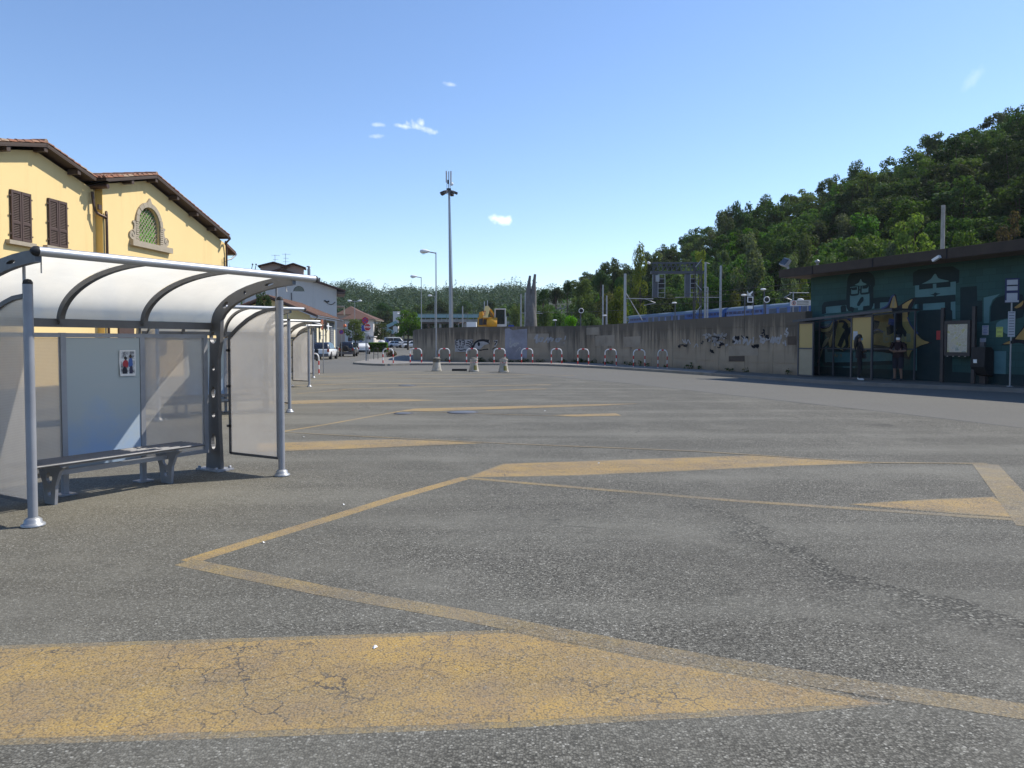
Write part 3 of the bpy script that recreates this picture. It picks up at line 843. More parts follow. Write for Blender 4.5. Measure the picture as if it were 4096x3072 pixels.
# pavement with kerb in front of the retaining wall and the station building
kerb_src = [(1415, 1450), (1475, 1454.5), (1540, 1456.5), (1640, 1454), (1800, 1454), (2000, 1454), (2150, 1455.5), (2250, 1459), (2350, 1463.5), (2450, 1468), (2550, 1474), (2680, 1482), (2850, 1493), (3000, 1503), (3300, 1523), (3550, 1534), (4096, 1556), (4600, 1580)]
kerb_pts = [G(u, v, 0.12) for u, v in kerb_src]
kp = [Vector((-12.4, 104, 0)), Vector((-12.3, 74, 0)), Vector((-12.6, 66, 0))] + kerb_pts
back = [Vector((11.6, 41, 0)), Vector((6.2, 57, 0)), Vector((-5, 62, 0)), Vector((-9.5, 75, 0)), Vector((-10.2, 104, 0))]
split = kerb_pts[12]
kp_all = kp
kp = kp[:3] + kerb_pts[:13]
mb = MB(); mb.prism([(p.x, p.y) for p in kp] + [(p.x, p.y) for p in back], 0.12)
tag(mb.build('pavement', M['pavement']), kind='structure')
mb = MB()
mb2 = MB(); mb2.prism([(p.x, p.y) for p in kerb_pts[12:]] + [(26, 12), (15.5, 34.5), (11.6, 41)], 0.115)
tag(mb2.build('station_pavement', M['asphalt_new']), kind='structure')
def offset_line(pts, d):
    out = []
    for i, p in enumerate(pts):
        a, b = pts[max(i - 1, 0)], pts[min(i + 1, len(pts) - 1)]
        t = (b - a); t.z = 0; t.normalize()
        out.append(Vector((p.x - t.y * d, p.y + t.x * d, 0)))
    return out
def kerb_strip(pts, m):
    ko, ki = offset_line(pts, -0.06), offset_line(pts, 0.10); kn = len(pts); mb = MB()
    vs = [(p.x, p.y, 0) for p in ko] + [(p.x, p.y, 0.135) for p in ko] + [(p.x, p.y, 0.135) for p in ki] + [(p.x, p.y, 0.10) for p in ki]
    fs = [(r * kn + i, r * kn + i + 1, (r + 1) * kn + i + 1, (r + 1) * kn + i) for i in range(kn - 1) for r in range(3)]
    mb.add(vs, [f[::-1] for f in fs])
    return tag(mb.build('kerb', m), kind='structure')
kerb_strip(kp, M['kerb']); kerb_strip(kerb_pts[12:], M['pavement'])

# railway bank behind the wall
WALL = [(-10.6, 86, 2.6), (-10.1, 78, 2.62), (-9.2, 69, 2.66), (-8.35, 63.5, 2.70), (-7.2, 61, 2.74), (-5.9, 59.2, 2.77), (-3.4, 57.0, 2.79), (-0.5, 55.7, 2.80), (2.1, 55.55, 2.81), (4.7, 55.4, 2.83), (5.55, 55.0, 2.84), (7.9, 48.3, 2.88), (10.3, 41.4, 2.93), (13.15, 33.2, 3.0)]
mb = MB()
bank = [(p[0] + 0.3, p[1] + 0.3) for p in WALL] + [(15.5, 34.5), (26, 12), (120, 12), (160, 60), (140, 190), (60, 230), (-10, 150)]
mb.prism(bank, 0, Matrix.Translation((0, 0, 2.15)))
tag(mb.build('railway_bank', M['pavement']), kind='structure')

# ------------------------------------------------------------------ hills
def lerp_tab(tab, x):
    if x <= tab[0][0]: return tab[0][1]
    for (a, b), (c, d) in zip(tab, tab[1:]):
        if x <= c: return b + (d - b) * (x - a) / (c - a)
    return tab[-1][1]
SIL = [(1240, 600), (1290, 590), (1380, 572), (1450, 532), (1530, 488), (1620, 447), (1700, 432), (1790, 396), (1900, 350), (2000, 308), (2100, 272), (2212, 240), (2400, 205), (2700, 190), (3000, 190)]
def hill_base(q): return 52.0 / (q + 0.28)
def hill_ridge(q): return hill_base(q) * (1.55 + 0.55 * min(1.0, max(0.0, (q - 0.115) / 0.576)))
TREE_TOP = 7.5
def hill_pt(q, t):
    D0, D1 = hill_base(q), hill_ridge(q)
    v = lerp_tab(SIL, 1106 + 1600 * q)
    zr = EYE + (740 - v) / 1600 * D1 - TREE_TOP
    D = D0 + (D1 - D0) * t
    if t <= 1: e = t * (1.15 - 0.15 * t)
    else: e = max(0.3, 1.0 - 0.25 * (t - 1))
    z = 2.2 + (zr - 2.2) * e
    return Vector((q * D, D, z))
mb = MB()
qs = [0.05 + i * 0.05 for i in range(24)]; ts = [0, .15, .3, .45, .6, .75, .9, 1.0, 1.3, 1.8]
vs = [hill_pt(q, t) for t in ts for q in qs]; n = len(qs)
mb.add(vs, [(j * n + i, j * n + i + 1, (j + 1) * n + i + 1, (j + 1) * n + i) for j in range(len(ts) - 1) for i in range(n - 1)], True)
tag(mb.build('wooded_hill', M['forest_floor']), kind='structure')

FAR_SIL = [(700, 1175), (1100, 1150), (1340, 1146), (1400, 1133), (1440, 1150), (1490, 1150), (1520, 1172), (1560, 1168), (1620, 1162), (1700, 1172), (1760, 1168), (1850, 1163), (1950, 1157), (2050, 1148), (2150, 1158), (2250, 1165), (2500, 1150), (2900, 1120)]
def far_pt(u, t):
    D = 250 + 210 * t
    v = lerp_tab(FAR_SIL, u)
    zr = EYE + (1370 - v) / F * 460 - 6
    e = t ** 0.8 if t <= 1 else 1 - 0.3 * (t - 1)
    return Vector(((u - U0) / F * D, D, 2.2 + (zr - 2.2) * e))
mb = MB()
us = list(range(500, 3301, 80)); ts = [0, .25, .5, .75, 1.0, 1.4, 2.0]
vs = [far_pt(u, t) for t in ts for u in us]; n = len(us)
mb.add(vs, [(j * n + i, j * n + i + 1, (j + 1) * n + i + 1, (j + 1) * n + i) for j in range(len(ts) - 1) for i in range(n - 1)], True)
tag(mb.build('far_hills', M['forest_floor']), kind='structure')

# ridge added out of view behind the viewer, to darken what glass reflects
mb = MB()
vs = []
for k in range(25):
    a = math.pi * (0.94 + 1.1 * k / 24); hgt = 34 + 9 * math.sin(k * 1.3) + 5 * math.sin(k * 2.9)
    vs += [(300 * math.cos(a), 300 * math.sin(a), 0), (420 * math.cos(a), 420 * math.sin(a), hgt), (560 * math.cos(a), 560 * math.sin(a), hgt * 0.6)]
mb.add(vs, [(k * 3 + j, k * 3 + j + 1, k * 3 + j + 4, k * 3 + j + 3) for k in range(24) for j in range(2)], True)
tag(mb.build('far_hills', M['forest_floor']), kind='structure')

# ------------------------------------------------------------------ retaining wall with shutter panels and graffiti
wall = thing('retaining_wall', 'long stained concrete retaining wall covered in graffiti, bent in the middle', 'wall')
mb = MB()
n = len(WALL)
wf = [Vector((p[0], p[1], 0)) for p in WALL]
wb = offset_line(wf, 0.35)
vs = [(p.x, p.y, 0) for p in wf] + [(wf[i].x, wf[i].y, WALL[i][2]) for i in range(n)] + [(wb[i].x, wb[i].y, WALL[i][2]) for i in range(n)] + [(p.x, p.y, 0) for p in wb]
fs = []
for i in range(n - 1):
    for r in range(3): fs.append((r * n + i, r * n + i + 1, (r + 1) * n + i + 1, (r + 1) * n + i))
fs += [(0, n, 2 * n, 3 * n), (n - 1, 4 * n - 1, 3 * n - 1, 2 * n - 1)]
mb.add(vs, fs)
mb.build('wall_core', M['concrete_wall'], wall)
RP = random.Random(5)
def wall_point(i, f): return wf[i].lerp(wf[i + 1], f), WALL[i][2] + (WALL[i + 1][2] - WALL[i][2]) * f
seg_n = [4, 4, 3, 1, 1, 1, 1, 1, 1, 1, 3, 3, 4]
for i in range(n - 1):
    d = (wf[i + 1] - wf[i]).normalized(); out = Vector((d.y, -d.x, 0))
    for k in range(seg_n[i]):
        rows = [0.02, 0.62, 1.20, 1.78, 2.36, None]
        if i < 2: rows = [0.02, 1.2, None]
        (a, za), (b, zb) = wall_point(i, k / seg_n[i]), wall_point(i, (k + 1) / seg_n[i])
        g = 0.013
        a2, b2 = a + d * g, b - d * g
        for r0, r1 in zip(rows, rows[1:]):
            t0 = r0; ta = r1 if r1 is not None else za - 0.012; tb = r1 if r1 is not None else zb - 0.012
            th = RP.uniform(0.018, 0.028)
            mb = MB(); o = out * th; z0 = t0 + 0.012
            q = [(a2, z0), (b2, z0), (b2, tb - 0.012), (a2, ta - 0.012)]
            vs = [(p.x, p.y, z) for p, z in q] + [((p + o).x, (p + o).y, z) for p, z in q]
            mb.add(vs, [(4, 5, 6, 7), (0, 1, 5, 4), (1, 2, 6, 5), (2, 3, 7, 6), (3, 0, 4, 7)])
            mb.build('concrete_panel', M['concrete_wall'], wall)

class WallDraw:
    """paint lying on one straight run of the wall; picture coordinates find the place on its face"""
    def __init__(self, p0, p1):
        self.fr = Frame((p0[0], p0[1]), (p1[0] - p0[0], p1[1] - p0[1]))
    def p3(self, u, v, lift=0.02):
        x, z = self.fr.hit(u, v, lift)
        return self.fr.to_world(x, -lift, z)
    def poly(self, mb, pts, lift=0.02):
        lift += 0.013
        P = [self.p3(u, v, lift) for u, v in pts]
        q = [self.fr.hit(u, v, lift) for u, v in pts]
        m = MB(); m.prism(q, 0)
        fr = self.fr
        mb.add([fr.to_world(x, -lift, z) for x, z, _ in m.v], m.f)
    def stroke(self, mb, pts, w, lift=0.022, k=4):
        lift += 0.013
        q = [self.fr.hit(u, v, lift) for u, v in pts]
        q = [tuple(p) for p in smooth_path(q, k)] if len(q) > 2 else q
        fr = self.fr
        add_ribbon(mb, q, w, lambda x, z: fr.to_world(x, -lift, z))
# the far run, slightly curved: split where the wall bends
wd1 = WallDraw(WALL[6], WALL[7]); wd2 = WallDraw(WALL[7], WALL[9]); wd3 = WallDraw(WALL[10], WALL[13])
def c74(x, y): return (1640 + x / 3.16, 1280 + y / 3.16)       # a detail view of the far run
def c5(x, y): return (2300 + x / 2.212, 1000 + y / 2.212)      # a detail view of the right run
wdE = WallDraw(WALL[6], WALL[7])
mb = MB(); wdE.poly(mb, [c74(*p) for p in [(566, 250), (792, 248), (800, 300), (790, 372), (700, 404), (568, 400)]], 0.020)
wdE.poly(mb, [c74(*p) for p in [(800, 300), (830, 262), (890, 240), (1000, 250), (1008, 262), (1000, 300), (940, 318), (880, 372), (830, 368), (800, 350)]], 0.020)
wdE.poly(mb, [c74(*p) for p in [(1050, 262), (1106, 250), (1104, 300), (1075, 345), (1060, 330), (1085, 290)]], 0.020)
mb.build('eye_stencil', M['white_spray'], wall)
mb = MB()
for pts, w in [([(800, 345), (815, 300), (850, 270), (905, 255), (1000, 262)], 0.16), ([(850, 268), (930, 262), (995, 285)], 0.10),
               ([(705, 295), (745, 300), (775, 330), (795, 370)], 0.07), ([(725, 268), (765, 285), (785, 320), (797, 362)], 0.08), ([(760, 265), (795, 268), (788, 300)], 0.07),
               ([(712, 325), (750, 332), (780, 360)], 0.06), ([(740, 360), (765, 352), (785, 372)], 0.06), ([(840, 365), (880, 382), (940, 374), (985, 366)], 0.07),
               ([(890, 388), (930, 372), (990, 374)], 0.05), ([(1062, 268), (1098, 272), (1080, 300), (1072, 322)], 0.07), ([(1040, 372), (1070, 352), (1104, 362)], 0.06),
               ([(610, 372), (640, 385), (690, 376), (720, 384)], 0.07), ([(995, 285), (1003, 305)], 0.07)]:
    wdE.stroke(mb, [c74(*p) for p in pts], w, 0.024)
wdE.poly(mb, [c74(870 + 17 * math.cos(a), 305 + 26 * math.sin(a)) for a in [i * math.pi / 7 for i in range(14)]], 0.024)
# lettering EYE with the last letter mirrored, LOVE below
for pts, w in [([(608, 256), (580, 256), (580, 318), (608, 318)], 0.07), ([(580, 287), (603, 287)], 0.06),
               ([(622, 254), (633, 287), (646, 254)], 0.07), ([(633, 285), (633, 320)], 0.07),
               ([(656, 256), (686, 256), (686, 316), (656, 316)], 0.07), ([(662, 286), (686, 286)], 0.06),
               ([(590, 334), (590, 352), (602, 352)], 0.045), ([(640, 334), (648, 352), (656, 334)], 0.045),
               ([(678, 334), (667, 334), (667, 352), (678, 352)], 0.04), ([(667, 343), (676, 343)], 0.03)]:
    for a, b in zip(pts, pts[1:]): wdE.stroke(mb, [c74(*a), c74(*b)], w, 0.024)
wdE.poly(mb, [c74(624 + 9 * math.cos(a), 343 + 11 * math.sin(a)) for a in [i * math.pi / 5 for i in range(10)]], 0.024)
mb.build('eye_drawing', M['black_paint'], wall)
mb = MB(); wd2.poly(mb, [c74(*p) for p in [(1200, 112), (1250, 104), (1300, 130), (1380, 118), (1480, 110), (1482, 330), (1476, 480), (1400, 500), (1250, 498), (1200, 430)]], 0.019)
mb.build('lilac_patch', M['lilac_wash'], wall)
mb = MB(); wd2.poly(mb, [c74(*p) for p in [(1490, 172), (1755, 172), (1758, 250), (1490, 250)]], 0.0185)
wd2.poly(mb, [c74(*p) for p in [(1770, 262), (1950, 262), (1950, 330), (1772, 328)]], 0.0185)
mb.build('cleaned_patch', M['grey_patch'], wall)
mb = MB()
IO = [([(1575, 240), (1600, 195), (1622, 190)], 0.10), ([(1608, 196), (1596, 282), (1612, 276), (1640, 232)], 0.13), ([(1660, 225), (1636, 246), (1636, 268), (1660, 268), (1672, 240), (1650, 226), (1690, 232)], 0.12),
      ([(1690, 282), (1722, 250), (1745, 220), (1742, 290)], 0.10), ([(1742, 285), (1768, 236), (1785, 222), (1788, 266), (1812, 230)], 0.12),
      ([(1862, 232), (1846, 250), (1850, 272), (1876, 270), (1886, 246), (1862, 232), (1918, 240)], 0.12), ([(1968, 200), (1956, 250)], 0.09), ([(1948, 284), (1946, 296)], 0.09),
      ([(1262, 228), (1270, 250)], 0.08), ([(1276, 262), (1262, 322), (1278, 340), (1300, 300)], 0.11), ([(1330, 290), (1312, 312), (1322, 330), (1345, 318), (1338, 292), (1380, 296)], 0.11),
      ([(1340, 400), (1372, 360), (1392, 345), (1386, 385), (1400, 350)], 0.06)]
for pts, w in IO: wd2.stroke(mb, [c74(*p) for p in pts], w, 0.024)
mb.build('spray_words', M['white_spray'], wall)
# right run: cleaned rectangles and scribbles
mb = MB()
for x0, y0, x1, y1 in [(180, 760, 350, 850), (430, 770, 580, 860), (1360, 850, 1620, 935), (80, 690, 210, 750)]:
    wd3.poly(mb, [c5(x0, y0), c5(x1, y0 - 8), c5(x1, y1), c5(x0, y1)], 0.0185)
mb.build('cleaned_patch', M['grey_patch'], wall)
mb = MB()
for (x0, y0, x1, y1) in [(1880, 765, 1958, 840), (1360, 940, 1500, 985)]:
    wd3.poly(mb, [c5(x0, y0), c5(x1, y0 - 4), c5(x1, y1), c5(x0, y1)], 0.0185)
mb.build('brown_patch', M['rust_brown'], wall)
mb = MB()
for pts, w in [([(1395, 790), (1412, 770), (1410, 825), (1440, 790), (1436, 830)], 0.13), ([(1442, 812), (1462, 800), (1458, 832)], 0.1), ([(1480, 780), (1500, 778), (1488, 826), (1520, 790), (1530, 836), (1560, 790)], 0.12),
               ([(1580, 770), (1576, 826)], 0.10), ([(1632, 770), (1650, 762), (1640, 820)], 0.13), ([(1664, 780), (1650, 800), (1662, 820), (1680, 800), (1664, 780)], 0.12), ([(1690, 790), (1725, 785)], 0.12),
               ([(1730, 820), (1750, 770), (1752, 820), (1775, 775), (1778, 820)], 0.13), ([(1800, 772), (1784, 800), (1800, 824), (1812, 800), (1800, 772)], 0.12), ([(1824, 750), (1820, 790)], 0.11),
               ([(950, 790), (968, 820), (975, 790), (985, 830), (1000, 795), (1022, 832)], 0.08), ([(1055, 860), (1075, 830), (1090, 860)], 0.06),
               ([(1880, 690), (1866, 720), (1885, 735), (1868, 770)], 0.09), ([(1850, 740), (1875, 752)], 0.08), ([(1858, 800), (1866, 850)], 0.09), ([(1838, 815), (1850, 830)], 0.09)]:
    wd3.stroke(mb, [c5(*p) for p in pts], w, 0.024)
RG = random.Random(3)
for i in range(44):
    x = RG.gauss(1240, 55); y = 745 + abs(RG.gauss(0, 1)) * 45 + abs(x - 1240) * -0.1
    if abs(x - 1240) > 105 or y > 900: continue
    wd3.stroke(mb, [c5(x + RG.uniform(-14, 14), y + RG.uniform(-10, 10)) for _ in range(4)], RG.uniform(0.05, 0.12), 0.023, 3)
mb.build('spray_words', M['white_spray'], wall)
mb = MB()
for i in range(40):
    cx, cy, sp = RG.choice([(1240, 800, 55), (1240, 800, 55), (910, 850, 28), (1450, 775, 30), (1720, 750, 45), (1215, 900, 18), (1600, 850, 12)])
    x, y = RG.gauss(cx, sp), RG.gauss(cy, sp * 0.5)
    if not 860 < x < 1850: continue
    wd3.stroke(mb, [c5(x + RG.uniform(-20, 20), y + RG.uniform(-14, 14)) for _ in range(4)], RG.uniform(0.04, 0.11), 0.027, 3)
mb.build('black_scribbles', M['black_paint'], wall)
# ------------------------------------------------------------------ yellow house on the left
HY = Frame((-19.7, 0), (0.096, 1))
house = thing('yellow_house', 'large yellow plastered house with two tiled gables behind the bus shelter', 'house', HY.to_world(0, 0, 0), HY.rot)
OV, STEP = 0.48, 0.30
aL, eL = HY.hit(188, 566, OV), HY.hit(384, 704, OV)
aR, eRl, eRr = HY.hit(630, 695, OV + STEP), HY.hit(398, 728, OV + STEP), HY.hit(918, 938, OV + STEP)
sRl, _ = HY.hit(409, 800, STEP); sRr, _ = HY.hit(904, 1000, STEP)
slL = (aL[1] - eL[1]) / (eL[0] - aL[0]); slR = (aR[1] - eRr[1]) / (eRr[0] - aR[0])
RT = 0.30                                     # depth of the roof build-up
def roofz(s, a, sl): return a[1] - RT - abs(s - a[0]) * sl
DEPTH = 13.0
sLeft = aL[0] - 9.5
mb = MB()
pl = [(sLeft, -0.2), (sRl, -0.2), (sRl, roofz(sRl, aL, slL)), (aL[0], aL[1] - RT), (sLeft, roofz(sLeft, aL, slL))]
mb.prism(pl, DEPTH, XZ(DEPTH))
mb.build('wall', M['plaster_yellow'], house)
# arched window opening in the right gable
ax0, az0 = HY.hit(552, 966, STEP); ax1, _ = HY.hit(637, 982, STEP); _, aztop = HY.hit(588, 829, STEP)
acx, arx = (ax0 + ax1) / 2, (ax1 - ax0) / 2
azs = aztop - arx * 0.95
arch = [(ax0, az0), (ax1, az0)] + [(acx + arx * math.cos(a), azs + arx * 0.95 * math.sin(a)) for a in [math.pi * i / 14 for i in range(15)]]
mb = MB()
pr = [(sRl, -0.2), (sRr, -0.2), (sRr, roofz(sRr, aR, slR)), (aR[0], aR[1] - RT), (sRl, roofz(sRl, aR, slR))]
mb.prism(pr, 0.45, XZ(0.45 - STEP), holes=[arch])
mb.prism([(p[0] + (0.002 if i in (0, 4) else (-0.002 if i in (1, 2) else 0)), p[1] - 0.003) for i, p in enumerate(pr)], DEPTH, XZ(DEPTH + 0.455))
mb.build('wall', M['plaster_yellow'], house)
# return beside the step, its shade painted in as a deeper ochre
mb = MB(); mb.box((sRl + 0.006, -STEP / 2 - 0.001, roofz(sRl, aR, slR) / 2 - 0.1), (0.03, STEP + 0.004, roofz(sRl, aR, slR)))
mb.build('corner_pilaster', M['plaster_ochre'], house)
def roof_slope(name, a, s0, s1, sl, out, y1):
    """roof slope from ridge side s0 to eave side s1: boards, then rows of barrel tiles running down"""
    z = lambda s: a[1] - abs(s - a[0]) * sl
    L = math.hypot(s1 - s0, z(s1) - z(s0)); d = Vector(((s1 - s0) / L, 0, (z(s1) - z(s0)) / L)); nrm = Vector((-d.z, 0, d.x)) if d.x > 0 else Vector((d.z, 0, -d.x))
    slab = MB()
    p0 = Vector((s0, 0, z(s0))) - nrm * 0.11; p1 = Vector((s1, 0, z(s1))) - nrm * 0.11
    hs = nrm * 0.045
    vs = []
    for p in (p0, p1):
        for yy in (-out, y1):
            for k in (-1, 1): vs.append(p + hs * k + Vector((0, yy, 0)))
    slab.add(vs, [(0, 1, 3, 2), (4, 6, 7, 5), (0, 4, 5, 1), (2, 3, 7, 6), (1, 5, 7, 3), (0, 2, 6, 4)])
    r = slab.build(name, M['rafter'], house)
    t = MB(); RR = random.Random(int(abs(s0 * 10)))
    yy = -out - 0.02; row = 0
    while yy < y1:
        k = 0; pos = -0.02
        ln = 0.36 if row < 14 else 1.2
        while pos < L:
            e = min(pos + ln + 0.04, L + 0.05)
            q0 = Vector((s0, yy + 0.08, z(s0))) + d * pos + nrm * (-0.045 + RR.uniform(-0.006, 0.006)); q1 = Vector((s0, yy + 0.08, z(s0))) + d * e + nrm * (-0.025 + RR.uniform(-0.006, 0.006))
            vs = []
            for q, rr in ((q0, 0.072), (q1, 0.085)):
                for m in range(5):
                    an = math.pi * m / 4
                    vs.append(q + Vector((0, math.cos(an) * rr, 0)) + nrm * (math.sin(an) * rr))
            t.add(vs, [(m, m + 1, 6 + m, 5 + m) for m in range(4)] + [(5, 6, 7, 8, 9)])
            pos += ln
        yy += 0.19; row += 1
    tl = t.build('roof_tiles', M['tiles'], r); tl['kind'] = 'stuff'
    return r
roof_slope('roof', aL, aL[0], eL[0] + 0.05, slL, OV, DEPTH)
roof_slope('roof', aL, aL[0], sLeft - 0.5, slL, OV, DEPTH)
roof_slope('roof', aR, aR[0], eRr[0], slR, OV + STEP, DEPTH + 0.4)
roof_slope('roof', aR, aR[0], sRl - 0.45, slR, OV + STEP, DEPTH + 0.4)
for a, sl, out, s_to in ((aL, slL, OV, (eL[0], sLeft)), (aR, slR, OV + STEP, (eRr[0], sRl - 0.3))):
    mb = MB()
    for k in range(24): mb.tube([(a[0], -out + 0.02 + k * 0.5, a[1] - 0.01), (a[0], -out + 0.56 + k * 0.5, a[1] - 0.01)], [0.105, 0.12], 8)
    rt = mb.build('ridge_tiles', M['tiles'], house)
    # purlin ends under the verge
    base_out = 0 if a is aL else STEP
    for sgn, lim in ((1, s_to[0]), (-1, s_to[1])):
        s = a[0] + (0.0 if sgn > 0 else -1.75)
        while (s - lim) * sgn < -0.3:
            z = a[1] - abs(s - a[0]) * sl - 0.27
            q = MB(); q.box((s, -(base_out + OV * 0.46), z), (0.17, OV * 0.9, 0.19))
            q.build('rafter', M['rafter'], house)
            s += 1.75 * sgn
    # verge boards
    for sgn, lim in ((1, s_to[0]), (-1, s_to[1])):
        q = MB(); q.bar((a[0], -out + 0.03, a[1] - 0.15), (lim, -out + 0.03, a[1] - 0.15 - abs(lim - a[0]) * sl), 0.05, 0.09)
        q.build('verge_board', M['rafter'], house)
# shuttered windows
def shutters(c4, out, sill4, lower=False):
    (x0, zt), (x1, _) = HY.hit(*c4[0], out), HY.hit(*c4[1], out); _, zb = HY.hit(*c4[3], out)
    w, h = x1 - x0, zt - zb
    win = MB(); win.box(((x0 + x1) / 2, -0.012, (zt + zb) / 2), (w, 0.02, h)); wo = win.build('window', M['brown_wood'], house)
    for k in range(2):
        a, b = x0 + k * w / 2 + 0.012, x0 + (k + 1) * w / 2 - 0.012
        fr = MB()
        for zz in (zb + 0.05, zb + h * 0.36, zt - 0.05): fr.box(((a + b) / 2, -0.055, zz), (b - a - 0.002, 0.045, 0.10))
        for xx in (a + 0.035, b - 0.035): fr.box((xx, -0.055, (zt + zb) / 2), (0.07, 0.05, h))
        fr.build('shutter', M['brown_wood'], wo)
        sl = MB(); nS = int(h / 0.062)
        for i in range(nS):
            z = zb + 0.06 + i * (h - 0.12) / nS
            sl.box(((a + b) / 2, -0.05, z + 0.03), (b - a - 0.14, 0.012, 0.05), M=Matrix.Rotation(rad(-38), 3, 'X'))
        so = sl.build('louvres', M['brown_wood'], wo); so['kind'] = 'stuff'
    for xx, sg in ((x0, -1), (x1, 1)):
        for f in (0.12, 0.5, 0.88): hg = MB(); hg.box((xx + sg * 0.03, -0.05, zb + h * f), (0.07, 0.03, 0.045)); hg.build('hinge', M['brown_wood'], wo)
    (sx0, sz), (sx1, _) = HY.hit(*sill4[0], out + 0.1), HY.hit(*sill4[1], out + 0.1)
    s = MB(); s.box(((sx0 + sx1) / 2, -0.07, zb - 0.10), (sx1 - sx0, 0.2, 0.14)); s.build('window_sill', M['stone'], house)
shutters([(41, 756), (123, 773), (130, 966), (47, 957)], 0.05, [(37, 954), (145, 983)])
shutters([(192, 791), (267, 809), (271, 988), (199, 980)], 0.05, [(188, 980), (284, 1002)])
shutters([(52, 1022), (132, 1034), (140, 1240), (58, 1240)], 0.05, [(44, 1240), (150, 1250)])
# lower windows and a door hidden behind the shelter from here
for (ua, ub) in ((470, 530), (600, 660), (740, 790)):
    x0, zt = HY.hit(ua, 1215, STEP); x1, _ = HY.hit(ub, 1215, STEP)
    q = MB(); q.box(((x0 + x1) / 2, -STEP - 0.03, 1.9), (x1 - x0, 0.06, 1.7)); q.build('window', M['brown_wood'], house)
# arched window: stone surround, lattice, vine behind it
y0 = -STEP
RS = random.Random(4)
def block(poly, d):
    q = MB(); q.prism(poly, d, XZ(y0)); return q.build('stone_block', M['stone'], house)
wj = 0.21
nb = 9
zz = [az0 + i * (azs - az0) / nb for i in range(nb + 1)]
for i in range(nb):
    g = 0.012
    for sgn in (-1, 1):
        xi = acx + sgn * arx; xo = acx + sgn * (arx + wj)
        a, b = min(xi, xo), max(xi, xo)
        block([(a, zz[i] + g), (b, zz[i] + g), (b, zz[i + 1] - g), (a, zz[i + 1] - g)], 0.06 + RS.uniform(0, 0.02))
na = 9
for i in range(na):
    a0, a1 = math.pi * i / na + 0.012, math.pi * (i + 1) / na - 0.012
    ro, rz = arx + wj, arx * 0.95 + wj
    pts = [(acx + arx * math.cos(t), azs + arx * 0.95 * math.sin(t)) for t in (a0, (a0 + a1) / 2, a1)]
    outp = [(acx + ro * math.cos(t), azs + rz * math.sin(t)) for t in (a1, (a0 + a1) / 2, a0)]
    if i == na // 2: outp = [outp[0], (acx + 0.03, azs + rz + 0.20), outp[2]]
    block((pts + outp)[::-1] if False else pts[::-1] and (outp[::-1] + pts[::-1]), 0.07 + RS.uniform(0, 0.02))
q = MB(); (tx0, _), (tx1, _) = HY.hit(517, 970, STEP), HY.hit(677, 1000, STEP)
q.box(((tx0 + tx1) / 2, y0 - 0.09, az0 - 0.12), (tx1 - tx0, 0.2, 0.24)); q.build('window_sill', M['stone'], house)
for sgn in (-1, 1):
    bx = acx + sgn * (arx + wj)
    pts = [(0.0, 0.0), (0.20, 0.0), (0.36, 0.06), (0.46, 0.20), (0.47, 0.36), (0.40, 0.50), (0.26, 0.58), (0.16, 0.72), (0.12, 0.95), (0.13, 1.12), (0.19, 1.16), (0.22, 1.24), (0.17, 1.32), (0.08, 1.32), (0.0, 1.24)]
    pts = [(bx + sgn * p[0], az0 + 0.02 + p[1] * (azs - az0) / 1.25 * 0.95) for p in pts]
    if sgn < 0: pts = pts[::-1]
    q = MB(); q.prism(pts, 0.06, XZ(y0))
    sv = q.build('scroll', M['stone'], house)
    spir = [(bx + sgn * (0.25 + r * math.cos(t)), az0 + 0.27 + r * math.sin(t)) for t, r in [(i * 0.5, 0.20 - i * 0.012) for i in range(14)]]
    q = MB(); q.tube([(x, y0 - 0.065, z) for x, z in spir], 0.022, 5); q.build('spiral', M['stone'], sv)
lat = MB(); ly = y0 + 0.11
H2 = aztop - az0
def in_arch(x, z):
    if abs(x - acx) > arx or z < az0: return False
    return z <= azs or ((x - acx) / arx) ** 2 + ((z - azs) / (arx * 0.95)) ** 2 < 1
step = 0.15
for sg in (1, -1):
    c = -4.0
    while c < 4.0:
        run = []
        for i in range(60):
            x = acx - arx + 2 * arx * i / 59; z = az0 + c + sg * (x - acx)
            if in_arch(x, z): run.append((x, z))
        if len(run) > 1: lat.bar((run[0][0], ly - 0.012 * sg, run[0][1]), (run[-1][0], ly - 0.012 * sg, run[-1][1]), 0.026, 0.02, up=(0, 1, 0))
        c += step * 1.414
lat.build('lattice', M['stone'], house)['kind'] = 'stuff'
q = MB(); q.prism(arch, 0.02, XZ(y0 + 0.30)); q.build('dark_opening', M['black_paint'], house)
vi = MB()
for i in range(1000):
    x, z = acx + RS.uniform(-1, 1) * arx, az0 + RS.uniform(0, 1) ** 1.3 * H2 * 0.9
    if not in_arch(x, z) or x > acx + arx * 0.8: continue
    s = RS.uniform(0.04, 0.075); m = Matrix.Rotation(RS.uniform(0, 6.3), 3, 'Y') @ Matrix.Rotation(RS.uniform(-0.6, 0.6), 3, 'X')
    c = Vector((x, ly + RS.uniform(0.02, 0.06), z))
    vi.add([c + m @ Vector(p) for p in ((-s, 0, -s), (s, 0, -s), (s, 0, s), (-s, 0, s))], [(0, 1, 2, 3)])
vi.build('vine_leaves', M['leaf_vine'], house)['kind'] = 'stuff'
